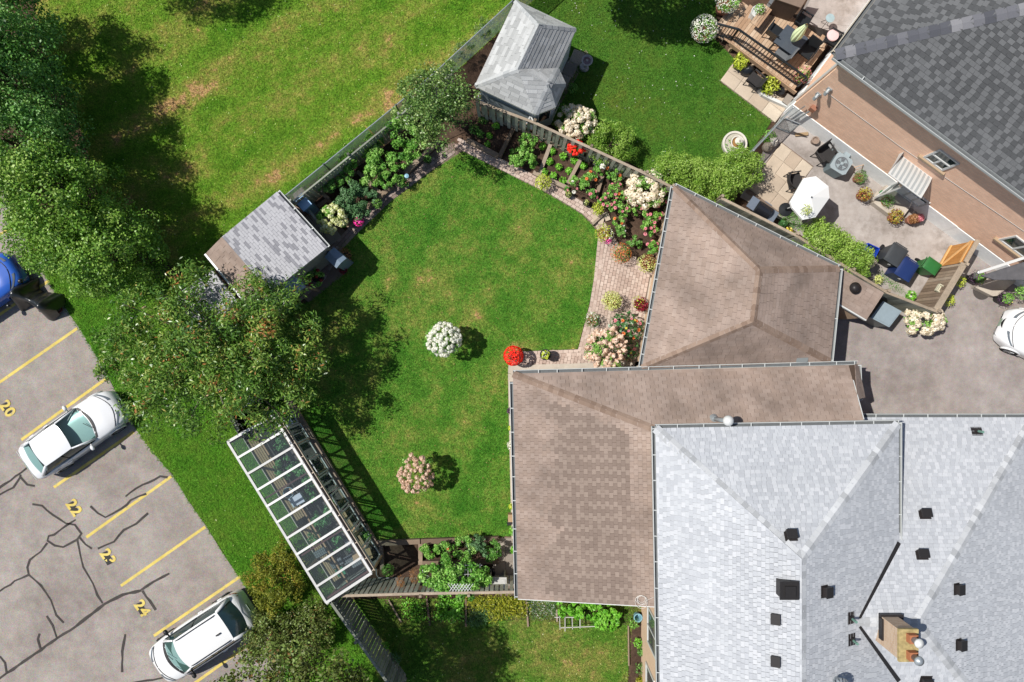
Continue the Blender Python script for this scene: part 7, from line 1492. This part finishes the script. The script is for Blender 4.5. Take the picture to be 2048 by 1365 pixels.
# ------------------------------------------------------------------ fountain and birdbaths
m_ston = m_tone('white cast stone', C(226, 220, 208, 1.1), .85, (16, .1), (3, .1), (40, .3)); m_sand = m_tone('wet sand', C(166, 122, 66), .5, (20, .2))
fo = thing('stone_fountain', 'round white tiered stone fountain with flowers', 'fountain', W(1470, 288)); p = Vector((*W(1470, 287, .3)[:2], 0))
mb = MB(); mb.lathe(p, [(.46, 0), (.5, .2), (.5, .3), (.42, .3), (.4, .18), (.02, .18)], 28); O('basin', mb, m_ston, fo, False)
mb = MB(); mb.lathe(p, [(.41, .19), (.41, .24), (.02, .25)], 24); O('soil', mb, m_tone('pale gravel', C(206, 200, 184), .9, (40, .25)), fo); q = p + Vector((.05, .0, 0)); mb = MB(); mb.lathe(q, [(.12, .2), (.1, .32), (.26, .42), (.27, .46), (.22, .46), (.2, .4), (.02, .4)], 24); O('bowl', mb, m_ston, fo)
mb = MB(); mb.lathe(q, [(.2, .4), (.02, .425)], 20); O('sand', mb, m_sand, fo); mb = MB(); mb.lathe(q, [(.07, .4), (.06, .52), (.15, .58), (.155, .62), (.1, .64), (.03, .67), (.02, .74)], 20); O('upper_tier', mb, m_ston, fo)
P, N = ball_pts(p + Vector((-.05, -.1, .3)), (.36, .34, .08), 110, .75, 0); leaf_obj('flowers', P, N, .07, .05, rng.normal(.5, .2, 110), pl_veg, fo)
bb = thing('birdbath', 'round pinkish birdbath at the summerhouse slabs', 'birdbath', W(1170, 128)); p = Vector((*W(1174, 122, .75)[:2], 0)); m_bb = m_tone('grey birdbath', C(186, 184, 186), .6, (12, .1)); mb = MB(); mb.lathe(p, [(.16, 0), (.15, .06), (.07, .14), (.06, .6), (.1, .68), (.225, .78), (.23, .81), (.2, .81), (.16, .75), (.02, .74)], 22); O('bowl', mb, m_bb, bb); mb = MB(); mb.lathe(p, [(.15, .755), (.02, .76)], 18); O('water', mb, m_tone('dark pink water', C(136, 112, 118), .1, None, spec=.6), bb)
mb = MB(); mb.lathe(p, [(.035, .74), (.05, .8), (.01, .84)], 10); O('knob', mb, m_bb, bb)
p = W(1166, 137, 0); mb = MB(); mb.lathe(p, [(.14, 0), (.13, .2), (.15, .22), (.02, .22)], 10); tag(O('stone_pedestal', mb, m_bb), 'grey stone block at the birdbath foot', 'stone')
mb = MB(); p0, p1 = W(1000, 195, .1), W(962, 199, 1.2); mb.bar(W(1008, 218, .5), W(1058, 240, .5), .42, .04); tag(O('shelf_board', mb, m_tone('weathered shelf', C(206, 176, 154), .85, (16, .12))), 'pale board shelf between summerhouse and fence', 'board')
lad = thing('ladder', 'thin ladder leaning along the summerhouse wall', 'ladder', W(975, 205))
for o_ in (0, .3): bar_piece('rail', lad, W(957, 186, .9) + Vector((0, -o_ * .8, 0)), W(995, 217, .8) + Vector((0, -o_ * .3, 0)), .04, .03, m_galv)
for k in range(5): a = k / 4; bar_piece('rung', lad, W(957, 186, .9).lerp(W(995, 217, .8), a), (W(957, 186, .9) + Vector((0, -.24, 0))).lerp(W(995, 217, .8) + Vector((0, -.09, 0)), a), .025, .025, m_galv)
tr_ = thing('white_trestle', 'white A shaped trestle leaning at the fence post', 'trestle', W(1062, 235))
for a, b in (((1061, 232, 1.6), (1053, 247, 1.6)), ((1061, 232, 1.6), (1070, 252, 1.6)), ((1057, 241, 1.6), (1066, 243, 1.6))): bar_piece('leg' if b[1] != 243 else 'crossbar', tr_, W(*a), W(*b), .05, .05, m_white)
# ------------------------------------------------------------------ terrace furniture by the brick house
pa = thing('white_parasol', 'open white octagonal parasol on the terrace', 'parasol', W(1612, 400)); cx_ = W(1620, 396, 2.35); R8 = [W(x, y, 2.15) for x, y in ((1632, 353), (1657, 373), (1659, 396), (1631, 435), (1606, 440), (1585, 416), (1581, 404), (1608, 357))]
m_pw = m_tone('white parasol cloth', C(248, 249, 247, 1.15), .8, None)
for a, b in zip(R8, R8[1:] + R8[:1]):
    mb = MB(); top = Vector((cx_.x, cx_.y, 2.45)); mb.slab3([a, b, top], .006); dn_ = Vector((0, 0, -.13)); mb.obox(a, b - a, (cx_ - a).normalized() * .006, dn_); O('canopy_panel', mb, m_pw, pa)
mb = MB(); mb.tube([(cx_.x, cx_.y, .02), (cx_.x, cx_.y, 2.5)], .025, 8); O('pole', mb, m_white, pa); mb = MB(); mb.lathe((cx_.x, cx_.y, 0), [(.28, 0), (.28, .06), (.05, .1), (.04, .3)], 18); O('base', mb, m_iron, pa); mb = MB(); mb.lathe((cx_.x, cx_.y, 2.45), [(.03, 0), (.03, .05), (.01, .07)], 8); O('finial', mb, m_grey, pa)
for a in R8: bar_piece('rib', pa, Vector((cx_.x, cx_.y, 2.4)), a - Vector((0, 0, .02)), .02, .02, m_white)
armchair('black curved wicker chair beside the white parasol', 1589, 362, 0, math.radians(-146 + 65), m_wick, .68, .85, None, None, 'wicker_chair', True); armchair('black slatted chair beside the air conditioner', 1650, 308, 0, math.radians(-145), m_wick, .72, .95, None, None, 'wicker_chair', False)
mb = MB(); c = W(1666, 318, .4); mb.box((c.x, c.y, .42), (.5, .45, .1), .9); ft = tag(O('footstool', mb, m_wick), 'dark wicker footstool touching the air conditioner', 'footstool')
ac = thing('air_conditioner', 'grey air conditioner unit with a round fan grille', 'air conditioner', W(1676, 332)); c = W(1683, 328, .75); m_ac = m_tone('grey steel', C(170, 184, 190), .5, (9, .06)); mb = MB(); Ra = Matrix.Rotation(math.radians(-32), 3, 'Z')
oct_ = [Ra @ Vector(v) for v in ((-.27, -.36, 0), (.27, -.36, 0), (.36, -.27, 0), (.36, .27, 0), (.27, .36, 0), (-.27, .36, 0), (-.36, .27, 0), (-.36, -.27, 0))]
mb.prism([(c.x + v.x * .95, c.y + v.y * .95) for v in oct_], .05, .7); O('casing', mb, m_tone('slatted casing', C(120, 136, 142), .5, (9, .1)), ac); mb = MB(); mb.prism([(c.x + v.x, c.y + v.y) for v in oct_], .7, .76); O('lid', mb, m_ac, ac)
mb = MB(); mb.lathe((c.x, c.y, .762), [(.27, 0), (.26, .004), (.01, .005)], 24); O('fan_well', mb, m_tone('fan well', C(110, 114, 120), .6, None), ac)
for k in range(4): a = k * math.pi / 2 + .4; mb = MB(); mb.face([(c.x + .06 * math.cos(a), c.y + .06 * math.sin(a), .775), (c.x + .24 * math.cos(a - .35), c.y + .24 * math.sin(a - .35), .772), (c.x + .24 * math.cos(a + .4), c.y + .24 * math.sin(a + .4), .78)]); O('fan_blade', mb, m_ac, ac)
for r_ in (.09, .15, .21, .27): mb = MB(); mb.tube([(c.x + r_ * math.cos(t), c.y + r_ * math.sin(t), .80) for t in [i * math.pi / 12 for i in range(25)]], .006, 4, False); O('guard_ring', mb, m_ac, ac)
mb = MB(); mb.lathe((c.x, c.y, .79), [(.07, 0), (.06, .03), (.01, .035)], 14); O('hub', mb, m_ac, ac)
s, z = wsz(wallp(1694, 308)); mb = MB(); mb.obox(wpt(s - .12, z - .1, .03), wu * .24, wn * .14, (0, 0, .25)); mb.tube([wpt(s - .1, z, .12), wpt(s - .5, z - .05, .12), wpt(s - .6, z - .4, .2)], .02, 6); tag(O('switch_box', mb, m_ac), 'grey switch box with a bent pipe on the foundation', 'box')
mb = MB(); a, b = W(1717, 345, 0), W(1706, 330, .9)
mb.tube([W(1708, 345, 0), W(1709, 335, .8), W(1727, 330, .9), W(1723, 342, 0)], .02, 6); mb.tube([W(1712, 340, .45), W(1724, 336, .45)], .015, 5); tag(O('plant_stand', mb, m_tone('tan metal', C(196, 168, 142), .6, None)), 'tan metal plant stand beside the air conditioner', 'plant stand')
mb = MB(); p = W(1628, 283, .1); mb.lathe((p.x, p.y, 0), [(.11, 0), (.15, .24), (.16, .26), (.12, .26), (.1, .2), (.01, .2)], 14); tag(O('plant_pot', mb, m_tone('tan pot', C(166, 146, 132), .8, (9, .1))), 'empty tan pot at the foot of the white foundation', 'pot')
for i, (x, y) in enumerate(((1538, 292), (1549, 282))):
    mb = MB(); p = W(x, y, .4); mb.lathe((p.x, p.y, 0), [(.11, 0), (.19, .12), (.2, .3), (.13, .42), (.08, .46), (.09, .5), (.04, .5)], 16); r = tag(O('stone_urn', mb, m_ston if i else m_tone('speckled stone', C(188, 176, 160), .85, (22, .2))), ['speckled tan stone urn beside the chain link panel', 'white stone urn beside the chain link panel'][i], 'urn')
mb = MB(); mb.box(W(1602, 270) + Vector((0, 0, .06)), (.52, .13, .06), math.radians(5)); tag(O('plank', mb, m_wood), 'short tan plank lying on the terrace by the foundation', 'plank')
c = W(1766, 389, .3); c.z = .0; mb = MB(); mb.lathe(c, [(.12, 0), (.16, .28), (.17, .3), (.13, .3), (.1, .05)], 16); tag(O('green_bucket', mb, m_tone('bright green plastic', C(40, 150, 86), .4, None)), 'bright green bucket beside the door step', 'bucket')
mb = MB(); p = W(1754, 400, .1); mb.box((p.x, p.y, .15), (.5, .4, .3), -.6); tag(O('stone_step', mb, m_cstrip), 'pale block at the corner of the door step', 'step')
# barbecue under the fence
bq = thing('barbecue', 'long barbecue with black hood and grey side shelves', 'barbecue', W(1525, 425)); a, b = W(1500, 402, .9), W(1551, 436, .9); d = (b - a); d.z = 0; d.normalize(); n = Vector((-d.y, d.x, 0)); L = (b - a).length; a.z = 0; m_st = m_tone('brushed steel', C(150, 162, 178), .35, (30, .1), metal=.4)
mb = MB(); mb.obox(a + d * .35 - n * .26 + Vector((0, 0, .1)), d * (L - .6), n * .5, (0, 0, .75)); O('cart', mb, m_iron, bq); mb = MB(); mb.grid(lambda u, v: a + d * (.37 + (L - .64) * u) + n * (.25 * -math.cos(math.pi * v)) + Vector((0, 0, .86 + .26 * math.sin(math.pi * v))), 6, 8); O('hood', mb, m_tone('black enamel', C(36, 38, 44), .25, None, spec=.6), bq, True)
for s0, w_ in ((0, .33), (L - .24, .26)): mb = MB(); mb.obox(a + d * s0 - n * .25 + Vector((0, 0, .84)), d * w_, n * .5, (0, 0, .035)); O('side_shelf', mb, m_st, bq)
bar_piece('handle', bq, a + d * .5 + n * .29 + Vector((0, 0, .98)), a + d * (L - .4) + n * .29 + Vector((0, 0, .98)), .03, .03, m_st)
# wheeled bins
def wheelie(label, px, py, rz, mat, h=1.05, w_=.58, dp=.62):
    r = thing('wheelie_bin', label, 'bin', (0, 0, 0), 'wheeled bins on the terrace'); c = W(px, py, h); c.z = 0
    lo, hi = (w_ * .40, dp * .38), (w_ * .47, dp * .46); vs = [(-lo[0], -lo[1], .06), (lo[0], -lo[1], .06), (lo[0], lo[1], .06), (-lo[0], lo[1], .06), (-hi[0], -hi[1], h - .08), (hi[0], -hi[1], h - .08), (hi[0], hi[1], h - .08), (-hi[0], hi[1], h - .08)]
    mb = MB(); mb.piece(vs, [(3, 2, 1, 0), (0, 1, 5, 4), (1, 2, 6, 5), (2, 3, 7, 6), (3, 0, 4, 7), (4, 5, 6, 7)]); mb.box((0, 0, h - .1), (w_ * 1.0, dp * 1.0, .05)); O('body', mb, mat, r)
    mb = MB(); mb.grid(lambda u, v: ((u - .5) * w_ * 1.04, (v - .5) * dp * 1.08, h - .06 + .05 * (1 - (2 * u - 1) ** 4) * (1 - (2 * v - 1) ** 4)), 8, 8); mb.box((0, 0, h - .065), (w_ * .86, dp * .9, .03)); O('lid', mb, mat, r, False)
    mb = MB(); mb.tube([(-w_ * .4, -dp * .6, h - .1), (w_ * .4, -dp * .6, h - .1)], .022, 8); O('handle', mb, mat, r)
    for s in (-1, 1): mb = MB(); mb.tube([(s * w_ * .40, -dp * .44, .12), (s * w_ * .50, -dp * .44, .12)], .12, 14); O('wheel', mb, m_tyre, r)
    mb = MB(); mb.box((-.1, dp * .464, h * .62), (.1, .01, .1)); O('label_plate', mb, m_white, r)
    place(r, c, rz); return r
m_bdk = m_tone('dark grey bin', C(70, 74, 78), .5, (9, .06)); m_bbl = m_tone('navy bin', C(36, 58, 112), .45, (9, .06)); m_bgr = m_tone('green bin', C(54, 122, 62), .45, (9, .06)); m_bbx = m_tone('bright blue box', C(30, 74, 200), .45, (9, .06))
wheelie('dark grey wheeled bin between the blue box and navy bin', 1794, 510, math.radians(148), m_bdk, 1.08, .66, .74); wheelie('navy blue wheeled bin beside the dark grey bin', 1815, 539, math.radians(148), m_bbl, 1.08, .66, .74); wheelie('green wheeled bin against the brown fence', 1866, 532, math.radians(-125), m_bgr, 1.0, .5, .58)
crate('recycling_box', 'bright blue open recycling box on the terrace', 'box', 1744, 501, 0, .52, .42, .4, math.radians(-25), m_bbx); P, N = ball_pts(W(1744, 501, .2), (.14, .12, .05), 60, .1, -.2); tag(leaf_obj('garden_clippings', P, N, .07, .04, rng.normal(.5, .2, 60), pl_lime, kind='stuff'), 'yellow green clippings inside the blue box', 'clippings')
# porch side
mb = MB(); mb.prism([tuple(W(x, y, .3)[:2]) for x, y in ((1950, 575), (1985, 550), (2036, 560), (1995, 592), (1986, 593))], 0, .3); tag(O('porch_step', mb, m_cstrip), 'pale concrete porch step behind the white car', 'step')
mb = MB(); p = W(1963, 582); mb.lathe(p, [(.36, .004), (.37, .02), (.36, .03), (.01, .03)], 24); tag(O('door_mat', mb, m_tone('dark pebbled mat', C(92, 86, 82), .9, (60, .5), None, (60, 1.0))), 'round dark pebbled mat beside the porch step', 'mat')
mb = MB(); p = W(1952, 548, .1); mb.lathe(p, [(.0, 0), (.02, .01), (.02, .02)], 4); a = W(1883, 575, 1.1)
crate('wall_planter', 'small cream box hung on the brown driveway fence', 'box', 1881, 577, 1.3, .3, .2, .14, math.radians(58), m_tone('cream paint', C(226, 222, 196), .7, None))
# ------------------------------------------------------------------ small things in the garden
po_ = thing('solar_lamp', 'small pale blue solar lamp on the path timber', 'lamp', W(812, 352)); mb = MB(); p = Vector((*W(813, 352, .7)[:2], 0)); mb.tube([p, p + Vector((0, 0, .6))], .012, 6); O('stake', mb, m_iron, po_); mb = MB(); mb.lathe(p + Vector((0, 0, .58)), [(.05, 0), (.09, .06), (.09, .1), (.02, .12)], 12); O('lamp_head', mb, m_tone('pale blue', C(150, 198, 220), .4, None), po_)
mb = MB(); mb.bar(W(730, 252, 1.4), W(768, 291, .9), .035, .035); tag(O('bamboo_pole', mb, m_tone('bamboo', C(206, 176, 96), .6, None)), 'yellow bamboo pole leaning from the back fence', 'pole')
crate('water_butt', 'blue grey water tank at the shed corner', 'water tank', 606, 405, 0, .55, .4, 1.1, math.radians(-48), m_tone('blue grey plastic', C(112, 148, 186, 1.4), .35, (5, .08)), m_tone('blue grey lid', C(130, 168, 204, 1.5), .3, (5, .06)))
for i, (x0, y0, x1, y1) in enumerate(((586, 408, 600, 396), (592, 412, 604, 402))): mb = MB(); mb.bar(W(x0, y0, 1.0), W(x1, y1, 1.0), .05, .04); tag(O('plank', mb, m_wood), ['thin pale plank by the water tank', 'second thin plank beside the water tank'][i], 'plank')
mb = MB(); mb.bar(W(616, 418, .9), W(646, 458, .9), .09, .05); tag(O('plank', mb, m_bd), 'long grey board across the dark shed yard', 'plank')
# trellis, sink and tool by the lower beds
tl = thing('white_trellis', 'white wire trellis panel under the bean vines', 'trellis', W(935, 1145))
for k in range(9): x = 912 + k * 6; bar_piece('wire', tl, W(x, 1128, 1.35), W(x, 1154, 1.35), .014, .014, m_white)
for y in (1131, 1140, 1149): bar_piece('wire', tl, W(910, y, 1.35), W(964, y, 1.35), .014, .014, m_white)
ls = thing('lattice_screen', 'white diamond lattice at the fence rail', 'lattice', W(908, 1182))
for k in range(7):
    x = 896 + k * 6; bar_piece('slat', ls, W(x, 1168, 1.75), W(x + 14, 1187, 1.75), .02, .012, m_white); bar_piece('slat', ls, W(x + 14, 1168, 1.78), W(x, 1187, 1.78), .02, .012, m_white)
sp = thing('wire_stakes', 'white fan of wire stakes beside the dry stalks', 'stakes', W(845, 1155))
for a, b in (((839, 1146), (858, 1153)), ((838, 1155), (856, 1160)), ((837, 1162), (853, 1165)), ((845, 1140), (848, 1166))): bar_piece('stake', sp, W(*a, 1.3), W(*b, 1.3), .014, .014, m_white)
sk = thing('garden_sink', 'old white sink on the fence below the slab walk', 'sink', W(993, 1165)); c = W(995, 1166, 1.0); mb = MB(); mb.box((c.x, c.y, 1.0), (.72, .44, .06)); mb.box((c.x + .05, c.y + .02, 1.035), (.5, .26, .02)); O('basin', mb, m_tone('old enamel', C(206, 206, 202), .5, (9, .12)), sk)
for s in (-.28, .28): mb = MB(); mb.box((c.x + s, c.y, .5), (.06, .38, .95)); O('leg', mb, m_bd, sk)
mb = MB(); mb.box(W(991, 1173, 1.08), (.4, .1, .07)); tag(O('wood_block', mb, m_wood), 'small wood block on the old white sink', 'block')
mb = MB(); p = W(982, 1147, .3); mb.lathe((p.x, p.y, 0), [(.15, 0), (.17, .28), (.18, .3), (.13, .3), (.1, .06)], 18); tag(O('coiled_pot', mb, m_potb), 'black round pot behind the old sink', 'pot')
hs = MB(); hs.tube([W(752, 1137, .15), W(753, 1150, .1), W(757, 1156, .1), W(800, 1157, .12), W(842, 1157, .1)], .018, 6); tag(O('garden_hose', hs, m_tone('grey hose', C(168, 172, 172), .5, None)), 'grey pipe running along the fence foot', 'pipe')
pc = thing('plant_cage', 'white wire plant cage on the lower lawn', 'plant cage', W(1150, 1245))
for x0, y0, x1, y1 in ((1109, 1235, 1168, 1235), (1119, 1256, 1192, 1253), (1119, 1232, 1120, 1260), (1130, 1233, 1130, 1263), (1144, 1236, 1145, 1259), (1160, 1236, 1160, 1257)): bar_piece('bar', pc, W(x0, y0, .45), W(x1, y1, .45), .03, .03, m_tone('dull white', C(206, 206, 198), .6, None) if 'dull white' not in bpy.data.materials else bpy.data.materials['dull white'])
for x0, y0 in ((1120, 1258), (1190, 1252), (1120, 1234), (1166, 1236)): q = W(x0, y0, .45); bar_piece('leg', pc, Vector((q.x, q.y, 0)), q, .025, .025, m_galv, up=(1, 0, 0))
mb = MB(); p = W(1276, 1236, .3); mb.lathe((p.x, p.y, 0), [(.13, 0), (.17, .3), (.18, .32), (.14, .32), (.1, .04)], 16); tag(O('blue_bucket', mb, m_tone('pale blue bucket', C(140, 190, 206), .5, None)), 'pale blue bucket at the tan house corner', 'bucket')
mb = MB(); p = W(1021, 1036, .3); mb.box((p.x, p.y, .2), (.2, .3, .4)); tag(O('drain_box', mb, m_wood), 'small tan box at the end of the wing strip', 'box'); mb = MB(); p = W(1019, 1046, .2); mb.box((p.x, p.y, .15), (.18, .16, .3)); tag(O('rain_pot', mb, m_potb), 'small black box below the wing gutter', 'box')
mb = MB(); p = W(724, 1052, .4); mb.lathe((p.x, p.y, 0), [(.12, 0), (.15, .3), (.16, .32), (.12, .32), (.1, .05)], 14); tag(O('plant_pot', mb, m_potb), 'black pot at the end of the greenhouse timber', 'pot'); plant('border_plant', 'green plant beside the black pot at the greenhouse', 'plant', 732, 1072, 11, .4, pl_veg, 160, .09, .05, .8, None, ())
for i, (x0, y0, x1, y1) in enumerate(((1186, 447, 1196, 428), (1204, 434, 1200, 450), (1210, 426, 1216, 442))): mb = MB(); mb.bar(W(x0, y0) + Vector((0, 0, .06)), W(x1, y1) + Vector((0, 0, .06)), .2, .07); tag(O('stepping_stone', mb, m_slab), ['pale stone beside the lime shrub at the path bend', 'pale stone between path and coral dahlias', 'pale stone nearest the green dahlias'][i], 'stone')
fp = MB(); q = W(276, 470, .3); fp.lathe((q.x, q.y, 0), [(.1, 0), (.12, .3), (.02, .32)], 8); tag(O('white_post', fp, m_white), 'small white post at the edge of the shaded field', 'post')
